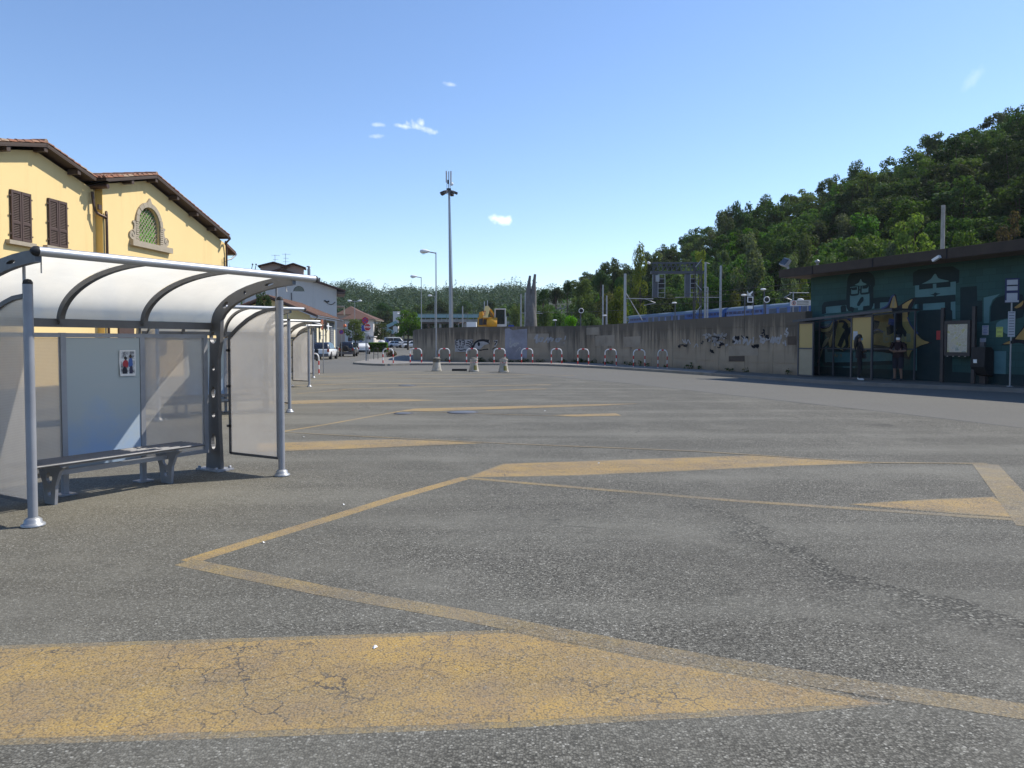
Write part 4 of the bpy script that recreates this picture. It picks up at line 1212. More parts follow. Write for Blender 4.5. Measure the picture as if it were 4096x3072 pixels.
# pipes and gutters
jx, _ = HY.hit(424, 800, STEP + 0.08)
q = MB(); q.tube(smooth_path([(sRl - 0.35, -0.12, eL[1] - 0.55), (sRl - 0.3, -0.2, eL[1] - 1.3), (sRl + 0.0, -STEP - 0.1, eL[1] - 1.5), (jx - 0.05, -STEP - 0.1, eL[1] - 1.55), (jx, -STEP - 0.09, eL[1] - 1.8), (jx, -STEP - 0.09, 0.1)], 4), 0.055, 8)
q.build('downpipe', M['copper_pipe'], house)
q = MB(); q.tube([(sRl - 0.25, -OV - STEP + 0.05, eL[1] - 0.33), (sRl - 0.25, 1.5, eL[1] - 0.33)], 0.10, 8); q.build('gutter', M['copper_pipe'], house)
q = MB(); q.tube([(eRr[0] + 0.05, -OV - STEP, eRr[1] - 0.16), (eRr[0] + 0.05, DEPTH, eRr[1] - 0.16)], 0.075, 8); q.build('gutter', M['copper_pipe'], house)
q = MB(); q.tube(smooth_path([(eRr[0] + 0.05, -STEP - 0.5, eRr[1] - 0.2), (eRr[0] - 0.1, -STEP - 0.3, eRr[1] - 0.55), (sRr - 0.12, -STEP - 0.09, eRr[1] - 0.9), (sRr - 0.12, -STEP - 0.09, 0.1)], 4), 0.05, 8); q.build('downpipe', M['copper_pipe'], house)
q = MB(); q.tube([(sRr - 0.42, -STEP - 0.09, eRr[1] - 1.2), (sRr - 0.42, -STEP - 0.09, 0.1)], 0.028, 6)
for k in range(6): q.tube([(sRr - 0.42, -STEP - 0.07, eRr[1] - 1.4 - k * 0.7), (sRr - 0.12, -STEP - 0.07, eRr[1] - 1.4 - k * 0.7)], 0.012, 5)
q.build('cable_conduit', M['copper_pipe'], house)
# lower wing behind the right corner with its own eave
wz = eRr[1] - 1.05
q = MB(); q.box((sRr + 0.25, DEPTH / 2 + 0.2, wz / 2), (0.5, DEPTH - 0.8, wz)); q.build('side_wing', M['plaster_yellow'], house)
q = MB(); q.bar((sRr - 0.02, 5.8, wz + 0.62), (sRr + 1.05, 5.8, wz + 0.26), 12.3, 0.14); q.build('wing_roof', M['tiles_dark'], house)
q = MB(); q.tube([(sRr + 1.10, -0.35, wz + 0.20), (sRr + 1.10, 12, wz + 0.20)], 0.075, 8); q.build('gutter', M['galv'], house)
q = MB(); q.tube([(sRr + 1.08, -0.3, wz + 0.14), (sRr + 0.8, -0.2, wz - 0.1), (sRr + 0.4, -0.06, wz - 0.2)], 0.045, 6); q.build('gutter_outlet', M['galv'], house)
q = MB(); q.box((HY.hit(392, 828, STEP)[0] + 0.05, -STEP - 0.03, HY.hit(392, 828, STEP)[1]), (0.18, 0.06, 0.2)); q.build('wall_plate', M['brown_wood'], house)

# ------------------------------------------------------------------ low cream building on the corner of the street
def quad_wall(mb, a, b, z0, z1):
    mb.add([(a[0], a[1], z0), (b[0], b[1], z0), (b[0], b[1], z1), (a[0], a[1], z1)], [(0, 1, 2, 3)])
low = thing('low_cream_building', 'low cream building with a tiled roof and roller shutters beside the parked cars', 'building', (-20.4, 75, 0.15), rad(4))
q = MB(); q.box((-4.3, 7.5, 2.0), (8.6, 15, 4.0)); q.build('street_wall', M['plaster_cream'], low)
gable = [(-8.6, 0), (-0.02, 0), (-0.02, 4.2), (-4.1, 5.85), (-8.6, 4.05)]
q = MB(); q.prism(gable, 0.06, XZ(-0.003)); q.build('gable_wall', M['plaster_yellow'], low)
def slab_roof(parent, name, x0, z0, x1, z1, y0, y1, m, th=0.14):
    mb = MB(); mb.bar((x0, (y0 + y1) / 2, z0), (x1, (y0 + y1) / 2, z1), y1 - y0, th)
    return mb.build(name, m, parent)
def tile_rows(parent, x0, z0, x1, z1, y0, y1, m, step=0.30, th=0.09, name='roof_tiles'):
    mb = MB(); y = y0
    L = math.hypot(x1 - x0, z1 - z0); nseg = max(2, int(L / 0.9))
    while y < y1:
        for k in range(nseg):
            a, b = k / nseg, (k + 1) / nseg
            mb.tube([(x0 + (x1 - x0) * a, y + 0.1, z0 + (z1 - z0) * a + th), (x0 + (x1 - x0) * b, y + 0.1, z0 + (z1 - z0) * b + th + 0.02)], [0.10, 0.115], 6)
        y += step
    o = mb.build(name, m, parent); o['kind'] = 'stuff'; return o
r = slab_roof(low, 'roof', 0.75, 4.10, -4.1, 6.05, -0.7, 15.4, M['tiles_dark'], 0.16)
tile_rows(r, 0.78, 4.09, -4.1, 6.04, -0.72, 15.4, M['tiles_dark'])
r = slab_roof(low, 'roof', -9.2, 4.0, -4.1, 6.05, -0.7, 15.4, M['tiles_dark'], 0.16)
tile_rows(r, -9.2, 4.0, -4.1, 6.04, -0.72, 15.4, M['tiles'], 0.6)
q = MB(); q.tube([(0.85, -0.7, 4.1), (0.85, 15.4, 4.1)], 0.08, 6); q.build('gutter', M['dark_metal'], low)
q = MB(); q.tube([(0.8, -0.4, 4.0), (0.45, -0.35, 3.65), (0.1, -0.12, 3.6), (0.1, -0.12, 0)], 0.05, 6); q.build('downpipe', M['dark_metal'], low)
for (ya, yb, zt, kind) in [(0.9, 2.9, 3.0, 'garage_shutter'), (11.2, 13.6, 3.3, 'garage_shutter')]:
    q = MB(); q.box((0.02, (ya + yb) / 2, zt / 2 + 0.25), (0.06, yb - ya + 0.5, zt + 0.5)); q.build('door_frame', M['dark_metal'], low)
    for k in range(int(zt / 0.25)):
        q = MB(); q.box((0.07, (ya + yb) / 2, k * 0.25 + 0.12), (0.05, yb - ya, 0.22)); q.build('shutter_slat', M['galv'], low)
for (ya, yb, z0, z1) in [(4.4, 5.0, 0.9, 3.4), (8.3, 8.95, 0.9, 3.4)]:
    q = MB(); q.box((0.012, (ya + yb) / 2, (z0 + z1) / 2), (0.05, yb - ya, z1 - z0)); q.build('window', M['window_glass'], low)
q = MB(); q.box((0.02, 6.6, 1.1), (0.06, 0.7, 1.5)); q.build('meter_box', M['concrete'], low)
q = MB(); q.bar((0.05, 1.9, 3.55), (1.6, 1.9, 3.1), 3.2, 0.05); q.build('awning', M['white_plastic'], low)
q = MB(); q.tube(smooth_path([(0.02, 5.6, 2.2), (0.5, 5.6, 2.3), (0.75, 5.6, 2.9)], 4), 0.03, 6); q.build('lamp_bracket', M['galv'], low)
q = MB(); q.box((0.80, 5.6, 3.15), (0.06, 0.7, 0.75)); q.build('wall_sign', M['sign_white'], low)

# ------------------------------------------------------------------ tall pale house behind it
pale = thing('pale_house', 'tall pale house with a half-round attic window and antennas on the roof', 'house', (-23.6, 100, 0), rad(14))
q = MB()
wl_ = 9.2 * 0 - 9.4
poly = [(-14.5, 0), (0, 0), (0, 8.75), (-7.2, 11.1), (-14.5, 8.75)]
cx, cz = -4.9, 8.4
lun = [(cx - 0.72, cz), (cx + 0.72, cz)] + [(cx + 0.72 * math.cos(t), cz + 0.72 * math.sin(t)) for t in [math.pi * i / 10 for i in range(1, 10)]]
q.prism(poly, 0.4, XZ(0.4), holes=[lun]); q.box((-7.25, 6.45, 4.35), (14.49, 12, 8.7)); q.build('wall', M['plaster_white'], pale)
q = MB(); q.prism(lun, 0.03, XZ(0.39)); q.build('attic_window', M['window_glass'], pale)
slab_roof(pale, 'roof', 1.15, 8.52, -7.2, 11.25, -0.8, 12.5, M['tiles_dark'], 0.2)
slab_roof(pale, 'roof', -15.6, 8.52, -7.2, 11.25, -0.8, 12.5, M['tiles_dark'], 0.2)
q = MB(); q.box((0.55, 2.5, 8.25), (1.1, 6.5, 0.35)); q.build('eave_soffit', M['brown_wood'], pale)
q = MB(); q.tube([(cx - 0.95, -0.05, 4), (cx - 0.95, -0.05, 8.2)], 0.06, 6); q.build('downpipe', M['dark_metal'], pale)
q = MB()
q.tube(smooth_path([(-1.7, -0.04, 7.15), (-1.45, -0.06, 7.2), (-1.2, -0.05, 6.85), (-0.7, -0.05, 6.7), (-0.35, -0.05, 6.9), (-0.2, -0.05, 7.05)], 4), 0.04, 5); q.tube(smooth_path([(-1.6, -0.06, 7.25), (-1.3, -0.06, 7.05), (-1.0, -0.05, 7.15)], 4), 0.09, 6)
q.build('cable_tangle', M['black_rubber'], pale)
for (x, z, w) in ((-5.6, 11.45, 2.6), (-8.1, 11.55, 3.4)):
    d = MB(); d.prism([(x - w / 2, z - 1.1), (x + w / 2, z - 1.1), (x + w / 2, z + 0.1), (x, z + 0.55), (x - w / 2, z + 0.1)], 2.2, XZ(3.0)); do = d.build('dormer', M['plaster_beige'], pale)
    d = MB(); d.bar((x, 1.8, z + 0.68), (x + w / 2 + 0.3, 1.8, z + 0.12), 3.2, 0.14); d.bar((x, 1.8, z + 0.68), (x - w / 2 - 0.3, 1.8, z + 0.12), 3.2, 0.14); d.build('dormer_roof', M['tiles_dark'], do)
q = MB(); q.tube([(-3.6, 1.0, 9.7), (-3.6, 1.0, 11.5)], 0.21, 10); q.lathe([(0.3, 0), (0.3, 0.12), (0.12, 0.14)], 10, (-3.6, 1.0, 11.75)); q.tube([(-3.6, 1.0, 11.5), (-3.6, 1.0, 11.8)], 0.13, 8); q.build('flue_pipe', M['galv'], pale)
q = MB(); q.tube([(-2.25, 1.2, 9.2), (-2.25, 1.2, 10.35)], 0.11, 8); q.build('vent_pipe', M['dark_metal'], pale)
q = MB(); q.lathe([(0.0, 0.10), (0.22, 0.07), (0.38, -0.02)], 16, (-8.0, 1.0, 11.95), M=Matrix.Rotation(rad(80), 3, 'X')); q.tube([(-8.0, 1.1, 11.0), (-8.0, 1.1, 11.95)], 0.04, 6); q.build('satellite_dish', M['galv'], pale)
for (x, zt) in ((-7.95, 13.3), (-6.6, 13.5)):
    q = MB(); q.tube([(x, 1.15, 11.2), (x, 1.15, zt)], 0.03, 5)
    for k, (dz, l) in enumerate(((0.1, 0.9), (0.65, 0.55), (1.1, 0.7))):
        q.tube([(x - l * 0.5, 1.15, zt - dz), (x + l * 0.7, 1.15, zt - dz)], 0.016, 4)
        for m in range(4): q.tube([(x - l * 0.4 + m * l * 0.3, 0.95, zt - dz), (x - l * 0.4 + m * l * 0.3, 1.35, zt - dz)], 0.012, 4)
    q.build('antenna', M['galv'], pale)
for k in range(2):
    q = MB(); q.tube([(-11.0 + k * 0.45, 1.2, 11.0), (-10.8 + k * 0.45, 1.2, 11.9)], 0.05, 6); q.lathe([(0.02, -0.12), (0.14, 0), (0.02, 0.14)], 8, (-10.8 + k * 0.45, 1.2, 11.95)); q.build('roof_vent', M['dark_metal'], pale)
q = MB(); q.box((0.55, 3.0, 3.55), (1.1, 3.2, 0.18)); bo = q.build('balcony', M['concrete'], pale)
q = MB(); q.box((1.05, 3.0, 4.0), (0.05, 3.2, 0.8)); q.build('balcony_rail', M['dark_metal'], bo)
q = MB()
for k in range(7): q.lathe([(0.0, 0.0), (0.2, 0.08), (0.16, 0.3), (0, 0.36)], 7, (1.1, 1.7 + k * 0.42, 3.7 + 0.1 * (k % 2)))
q.build('red_flowers', M['sign_orange'], bo)
q = MB(); q.box((0.55, 3.0, 6.55), (1.1, 3.2, 0.16)); bo = q.build('balcony', M['concrete'], pale)
q = MB(); q.box((1.05, 3.0, 5.95), (0.12, 1.2, 1.1)); q.build('balcony_screen', M['plaster_cream'], bo)
for k in range(3):
    q = MB(); q.box((0.02, 1.6 + k * 3.6, 5.6), (0.06, 1.0, 1.5)); q.build('window', M['brown_wood'], pale)

# ------------------------------------------------------------------ white house with a hipped roof at the end of the street
wh = thing('hip_roof_house', 'white two-storey house with a red hipped roof at the end of the street', 'house', W(1440, 1370, 150) * 1 + Vector((0, 0, -1.6)), scale=(0.86, 0.86, 0.94))
q = MB(); q.box((-0.2, 5, 3.1), (6.7, 10, 7.2)); q.build('wall', M['plaster_white'], wh)
ez, ap = 6.7, 8.6
q = MB(); q.add([(-4.3, -0.8, ez), (3.9, -0.8, ez), (3.9, 10.8, ez), (-4.3, 10.8, ez), (-0.9, 3.2, ap), (-0.9, 6.8, ap)], [(0, 1, 4), (1, 2, 5, 4), (2, 3, 5), (3, 0, 4, 5), (3, 2, 1, 0)])
q.build('roof', M['tiles_dark'], wh)
q = MB(); q.box((-0.2, 5, ez - 0.12), (8.0, 11.4, 0.2)); q.build('eave', M['stone'], wh)
for x, z, w, h in ((-2.3, 5.2, 1.0, 1.3), (1.2, 5.2, 0.9, 1.3), (-2.3, 2.0, 1.0, 1.5), (1.4, 1.9, 0.9, 1.2)):
    q = MB(); q.box((x, -0.03, z), (w, 0.06, h)); q.build('window', M['brown_wood'], wh)
q = MB(); q.box((2.2, -1.6, 1.3), (3.2, 3.0, 2.9)); q.box((2.2, -1.6, 2.95), (3.6, 3.4, 0.18)); q.build('porch', M['plaster_white'], wh)
fh = thing('red_roof_house', 'dark red roofed house rising behind the white hip-roofed house', 'house', W(1400, 1370, 190) + Vector((0, 0, -1.2)))
q = MB(); q.box((0, 4, 4.2), (8, 8, 8.4)); q.build('wall', M['plaster_beige'], fh)
q = MB(); q.add([(-3.6, -0.6, 8.4), (3.6, -0.6, 8.4), (3.6, 8.6, 8.4), (-3.6, 8.6, 8.4), (-0.4, 2.8, 10.6), (-0.4, 5.4, 10.6)], [(0, 1, 4), (1, 2, 5, 4), (2, 3, 5), (3, 0, 4, 5), (3, 2, 1, 0)]); q.build('roof', M['tiles_dark'], fh)
bh = thing('pinkish_house', 'small flat pinkish house far behind the footbridge', 'house', W(1842, 1370, 225) + Vector((0, 0, -1.6)))
q = MB(); q.box((0, 4, 5.2), (3.8, 6, 10.4)); q.build('wall', M['plaster_beige'], bh)
q = MB(); q.box((0, 4, 10.5), (4.2, 6.4, 0.2)); q.build('roof', M['tiles_dark'], bh)
# ------------------------------------------------------------------ bus shelters
def shelter(label):
    """x along the front, y to the back, z up; origin at the foot of the left front post"""
    t = thing('bus_shelter', label, 'bus shelter', group='curved-roof bus shelters in a row')
    LX, YB = 2.81, 1.06
    def arch_pt(f, r=0.0):
        """f 0 at the back edge, 1 at the front tube; r pushes inwards"""
        a = f * math.pi / 2
        return (-0.36 + 1.42 * math.cos(a) - r * math.cos(a) * 0.9, 1.82 + 0.53 * math.sin(a) - r * (0.35 + 0.65 * math.sin(a)))
    for x in (0.0, LX):
        q = MB(); q.tube([(x, 0, 0.03), (x, 0, 2.10)], 0.0385, 16); po = q.build('post', M['grey_metal'], t)
        q = MB(); q.lathe([(0.040, 2.10), (0.038, 2.12), (0.025, 2.14), (0.0, 2.147)], 14, (x, 0, 0)); q.build('post_cap', M['black_rubber'], po)
        q = MB(); q.lathe([(0.096, 0.006), (0.096, 0.02), (0.078, 0.03), (0.073, 0.034), (0.069, 0.058), (0.052, 0.074), (0.040, 0.08)], 20, (x, 0, 0)); q.build('post_foot', M['galv'], po)
        q = MB(); q.box((x + (0.0), 0.056, 1.16), (0.022, 0.028, 1.9)); q.tube([(x, 0.056, 2.1), (x, 0.056, 2.32)], 0.013, 6); q.build('hanger_rod', M['grey_metal'], po)
    # end frames: a tapered plate with punched holes that bends over into the roof arm
    for x in (-0.12, LX - 0.14):
        front, backp = [], []
        for y, z in ((0.92, 0.02), (0.945, 0.5), (0.955, 1.0), (0.95, 1.4)): front.append((y, z))
        fpts = [arch_pt(f, 0.16 - 0.07 * f) for f in [0.16, 0.26, 0.36, 0.46, 0.56, 0.66, 0.76, 0.86, 0.95, 1.0]]
        front.append((0.90, 1.60))
        front += fpts
        bpts = [arch_pt(f, -0.012) for f in [1.0, 0.92, 0.84, 0.74, 0.64, 0.54, 0.44, 0.34, 0.24, 0.14, 0.05]]
        backp = bpts + [(1.10, 1.72), (1.10, 1.4), (1.125, 1.0), (1.16, 0.5), (1.20, 0.02)]
        outl = front + backp
        holes = []
        for cy, cz, ry, rz in ((1.03, 1.66, 0.062, 0.075), (1.035, 1.28, 0.03, 0.034), (1.04, 0.98, 0.037, 0.072), (1.045, 0.70, 0.036, 0.038), (1.05, 0.36, 0.046, 0.10)):
            holes.append(circle(cy, cz, ry, 16, rz))
        for f, l, w in ((0.36, 0.06, 0.034), (0.60, 0.024, 0.024), (0.82, 0.075, 0.016)):
            a, b = arch_pt(f, 0.075 - 0.03 * f), arch_pt(f + 0.02, 0.075 - 0.03 * f)
            an = math.atan2(b[1] - a[1], b[0] - a[0])
            holes.append([(a[0] + l * math.cos(k) * math.cos(an) - w * math.sin(k) * math.sin(an), a[1] + l * math.cos(k) * math.sin(an) + w * math.sin(k) * math.cos(an)) for k in [2 * math.pi * i / 14 for i in range(14)]])
        q = MB(); q.prism(outl, 0.05, YZ(x), holes=holes); co = q.build('end_frame', M['dark_metal'], t)
        q = MB(); q.box((x + 0.025, 1.06, 0.012), (0.24, 0.42, 0.02))
        for dx in (-0.08, 0.12):
            for yy in (0.9, 1.22): q.lathe([(0.02, 0.02), (0.02, 0.05), (0, 0.055)], 6, (x + dx, yy, 0))
        q.build('base_plate', M['grey_metal'], co)
    # back beam, inner ribs, front tube
    q = MB(); q.box((LX / 2 - 0.06, 1.075, 1.80), (LX - 0.1, 0.07, 0.085)); q.build('back_beam', M['dark_metal'], t)
    for x in (0.80, 1.72):
        q = MB(); L = [arch_pt(f / 18, 0.006) for f in range(19)]; O = [arch_pt(f / 18, 0.078 - 0.036 * f / 18) for f in range(19)]
        vs = [(xx, *p) for xx in (x, x + 0.05) for p in L] + [(xx, *p) for xx in (x, x + 0.05) for p in O]
        n = 19
        for i in range(n - 1):
            q.add([vs[i], vs[i + 1], vs[n + i + 1], vs[n + i], vs[2 * n + i], vs[2 * n + i + 1], vs[3 * n + i + 1], vs[3 * n + i]], [(0, 3, 2, 1), (4, 5, 6, 7), (0, 1, 5, 4), (2, 3, 7, 6)])
        q.build('rib', M['dark_metal'], t)
    ty, tz = arch_pt(1.0)
    q = MB(); q.tube([(-0.10, ty, tz), (LX + 0.20, ty, tz)], 0.040, 18); tb = q.build('front_tube', M['alu'], t)
    for xa, sg in ((-0.10, -1), (LX + 0.20, 1)):
        q = MB(); q.tube([(xa, ty, tz), (xa + sg * 0.03, ty, tz), (xa + sg * 0.055, ty, tz)], [0.044, 0.040, 0.016], 14); q.build('tube_cap', M['black_rubber'], tb)
    q = MB()
    for x in (0.02, LX - 0.06): q.tube(smooth_path([(x, ty + 0.18, tz - 0.02), (x + 0.01, ty + 0.2, tz - 0.1), (x, ty + 0.18, tz - 0.16)], 3), 0.006, 5)
    q.build('wire_clip', M['galv'], tb)
    # roof sheet in three bays
    for xa, xb in ((-0.10, 0.823), (0.827, 1.743), (1.747, LX - 0.10)):
        q = MB(); vs = []
        n = 20
        for f in range(n + 1):
            y, z = arch_pt(f / n, 0.0); vs += [(xa, y, z + 0.012), (xb, y, z + 0.012)]
        q.add(vs, [(2 * i, 2 * i + 1, 2 * i + 3, 2 * i + 2) for i in range(n)], True)
        q.build('roof_sheet', M['polycarb_roof'], t)
    # back wall: posts, rails, sheets, and one solid board
    for x in (0.0, 0.88, 1.76, 2.60):
        q = MB(); q.box((x, 1.105, 0.85 if x in (0.88, 1.76) else 0.96), (0.055, 0.05, 1.70 if x in (0.88, 1.76) else 1.46)); p = q.build('back_post', M['grey_metal'], t)
        if x in (0.88, 1.76):
            q = MB(); q.box((x, 1.105, 0.01), (0.16, 0.16, 0.016)); q.build('base_plate', M['grey_metal'], p)
    for z in (0.245, 1.675):
        q = MB(); q.box((1.30, 1.105, z), (2.66, 0.045, 0.045)); q.build('back_rail', M['grey_metal'], t)
    for xa, xb in ((0.03, 0.85), (1.79, 2.57)):
        q = MB(); q.box(((xa + xb) / 2, 1.105, 0.96), (xb - xa, 0.006, 1.38)); q.build('back_panel', M['polycarb'], t)
    q = MB(); q.box((1.32, 1.10, 0.96), (0.82, 0.018, 1.38)); q.build('solid_panel', M['board_blue'], t)
    # side panels with a curved head
    for x in (0.0, LX):
        pts = [(0.90, 0.22), (0.06, 0.22), (0.06, 2.0)] + [(0.06 + 0.84 * s, 2.0 - 0.34 * s ** 2.0 * (1.0)) for s in (0.2, 0.4, 0.6, 0.8, 1.0)]
        q = MB(); q.prism(pts[::-1], 0.006, YZ(x - 0.003)); q.build('side_panel', M['polycarb'], t)
        fr = MB()
        fr.box((x, 0.48, 0.21), (0.03, 0.84, 0.03)); fr.box((x, 0.90, 0.93), (0.03, 0.03, 1.45))
        top = [(x, 0.06 + 0.84 * s, 2.0 - 0.34 * s ** 2.0) for s in (0, 0.2, 0.4, 0.6, 0.8, 1.0)]
        for a, b in zip(top, top[1:]): fr.bar(a, b, 0.035, 0.04)
        fr.build('side_frame', M['dark_metal'], t)
        q = MB()
        for z in (0.55, 1.05, 1.5): q.box((x, 0.92, z), (0.03, 0.07, 0.03))
        q.build('panel_bracket', M['dark_metal'], t)
    return t
def board_mat():
    t = NT('board_blue')
    sx = t.node('ShaderNodeSeparateXYZ'); t.l.new(t.tc.outputs['Object'], sx.inputs[0])
    f = t.math('ADD', sx.outputs[2], t.math('MULTIPLY_ADD', t.noise(2.2, 6, 0.7), 1.3, -0.65))
    c = t.mix(t.ramp(f, [(0.35, 1.0), (0.95, 0.0)]), (0.40, 0.455, 0.46), (0.27, 0.40, 0.60))
    c = t.mix(t.math('MULTIPLY', t.noise(9, 5, 0.7), 0.35), c, (0.42, 0.44, 0.45))
    st = t.noise(1.0, 5, 0.7, vec=t.mapping((1.2, 1.2, 9)))
    c = t.mix(t.ramp(st, [(0.5, 0.0), (0.8, 0.35)]), c, (0.45, 0.47, 0.46))
    return t.done(t.pbsdf(c, 0.55, 0, None, 0.4))
M['board_blue'] = board_mat()
s1p, s1r = Vector((-4.17, 6.4, 0.002)), math.atan2(2.43, 1.41)
s1 = shelter('nearest bus shelter, with a blue-grey board and a slatted bench under its curved roof')
s1.location, s1.rotation_euler = s1p, (0, 0, s1r)
def place_shelter(u, v, ang, label):
    foot = G(u, v); d = Vector((math.cos(ang), math.sin(ang), 0))
    return dup(s1, foot - d * 2.81 + Vector((0, 0, 0.002)), ang, label)
s2 = place_shelter(1158.5, 1650, rad(41), 'second bus shelter in the row, just behind the nearest one')
s3 = place_shelter(1237, 1548, rad(55), 'third bus shelter in the row, its post in front of the roller shutters')
s4 = place_shelter(1253.5, 1512, rad(52), 'farthest bus shelter in the row, beside the no-entry sign')

# bench under the nearest shelter (and under the others)
def bench(label):
    t = thing('bench', label, 'bench', group='slatted benches under the shelters')
    for k in range(7):
        q = MB(); q.tube([(0.24, 0.56 + k * 0.066, 0.415), (2.16, 0.56 + k * 0.066, 0.415)], 0.0145, 8); q.build('slat', M['dark_metal'], t)
    for x in (0.57, 1.84):
        out = [(0.53, 0.385), (1.0, 0.385), (0.985, 0.34), (0.91, 0.20), (0.875, 0.0), (0.70, 0.0), (0.675, 0.20), (0.60, 0.34)]
        q = MB(); q.prism(out, 0.03, YZ(x - 0.015), holes=[circle(0.79, 0.26, 0.055, 14, 0.06), circle(0.785, 0.11, 0.035, 12, 0.036), circle(0.90, 0.335, 0.02, 10)]); q.build('leg', M['grey_metal'], t)
    q = MB(); q.box((1.205, 0.78, 0.30), (1.26, 0.045, 0.05)); q.build('stretcher', M['grey_metal'], t)
    q = MB(); q.box((1.2, 0.60, 0.395), (1.3, 0.04, 0.02)); q.box((1.2, 0.92, 0.395), (1.3, 0.04, 0.02)); q.build('seat_frame', M['grey_metal'], t)
    return t
b1 = bench('grey slatted bench with punched metal legs under the nearest shelter')
b1.location, b1.rotation_euler = s1p, (0, 0, s1r)
for s, w in ((s2, 'second'), (s3, 'third'), (s4, 'farthest')):
    dup(b1, s.location, s.rotation_euler.z, 'slatted bench seen faintly through the panels of the %s shelter' % w)

# photo sheet taped to the board
def photo_mat():
    t = NT('photo_print')
    sx = t.node('ShaderNodeSeparateXYZ'); t.l.new(t.tc.outputs['Object'], sx.inputs[0])
    x, z = sx.outputs[0], sx.outputs[2]
    c = t.mix(t.ramp(t.noise(9, 4, 0.7), [(0.42, 0.0), (0.56, 1.0)]), (0.70, 0.72, 0.74), (0.16, 0.17, 0.19))
    def blob(cx, cz, rx, rz, col, c):
        dx = t.math('MULTIPLY', t.math('SUBTRACT', x, cx), 1 / rx); dz = t.math('MULTIPLY', t.math('SUBTRACT', z, cz), 1 / rz)
        r = t.math('ADD', t.math('MULTIPLY', dx, dx), t.math('MULTIPLY', dz, dz))
        r = t.math('ADD', r, t.math('MULTIPLY_ADD', t.noise(30, 3), 0.9, -0.45))
        return t.mix(t.ramp(r, [(0.8, 1.0), (1.0, 0.0)]), c, col)
    for b in ((-0.025, -0.01, 0.035, 0.05, (0.35, 0.04, 0.05)), (0.035, 0.0, 0.028, 0.06, (0.06, 0.12, 0.34)), (-0.025, 0.055, 0.018, 0.022, (0.03, 0.025, 0.02)), (0.035, 0.075, 0.017, 0.022, (0.05, 0.03, 0.02)),
              (-0.035, -0.09, 0.03, 0.055, (0.02, 0.02, 0.03)), (0.04, -0.085, 0.022, 0.055, (0.04, 0.04, 0.08))):
        c = blob(*b, c)
    ed = t.math('MAXIMUM', t.math('MULTIPLY', t.math('ABSOLUTE', x), 1 / 0.082), t.math('MULTIPLY', t.math('ABSOLUTE', t.math('ADD', z, -0.005)), 1 / 0.125))
    c = t.mix(t.math('GREATER_THAN', ed, 1.0), c, (0.74, 0.74, 0.73))
    return t.done(t.pbsdf(c, 0.5, 0, None, 0.4))
M['photo_print'] = photo_mat()
fr1 = Frame((s1p.x, s1p.y), (math.cos(s1r), math.sin(s1r)))
px_, pz_ = fr1.hit(510, 1452, -1.08)
ph = thing('photo_sheet', 'creased photograph of people taped to the blue-grey shelter board', 'poster', fr1.to_world(px_, 1.083, pz_), s1r)
q = MB(); n = 8
vs = []
for j in range(n + 1):
    for i in range(n + 1):
        x, z = -0.095 + 0.19 * i / n, -0.145 + 0.29 * j / n
        vs.append((x + (0.006 if j == 0 and i == 0 else 0), -0.006 - 0.006 * math.sin(i * 2.1 + j) * (i < 3 or j < 2), z))
q.add(vs, [(j * (n + 1) + i, j * (n + 1) + i + 1, (j + 1) * (n + 1) + i + 1, (j + 1) * (n + 1) + i) for j in range(n) for i in range(n)], True)
q.build('sheet', M['photo_print'], ph)
# ------------------------------------------------------------------ station building with murals
HB = Frame((13.8, 34.3), (0.371, -0.929))     # x runs from the far corner towards the viewer's right, y into the building
BZ0 = 0.12
stn = thing('station_building', 'low flat-roofed building painted with a teal mural, in the shade on the right', 'building', HB.to_world(0, 0, 0), HB.rot)
BL = 34.0
zs = HB.hit(3235, 1112, 0)[1]
q = MB(); q.box((BL / 2, 3.0, zs / 2), (BL, 6.0, zs)); q.build('wall', M['teal'], stn)
rx0 = -0.55
q = MB()
q.box((rx0 + (BL + 1) / 2, 2.6, zs + 0.10), (BL + 1, 7.8, 0.20)); q.build('roof_slab', M['soffit'], stn)
q = MB(); q.box((rx0 + (BL + 1) / 2, -1.33, zs + 0.17), (BL + 1.04, 0.08, 0.35)); q.box((rx0 - 0.02, 2.6, zs + 0.17), (0.08, 7.78, 0.34)); q.build('fascia', M['fascia'], stn)
q = MB(); q.box((rx0 + (BL + 1) / 2, 2.7, zs + 0.36), (BL + 0.9, 7.7, 0.06)); q.build('roof_covering', M['rust_brown'], stn)
# sheet joints of the fascia
for k in range(9):
    q = MB(); q.box((1.5 + k * 3.2, -1.385, zs + 0.17), (0.03, 0.03, 0.345)); q.build('fascia_joint', M['black_paint'], stn)
q = MB(); q.box((BL / 2, -0.012, BZ0 + 0.18), (BL, 0.02, 0.40)); q.build('plinth', M['teal_dark'], stn)

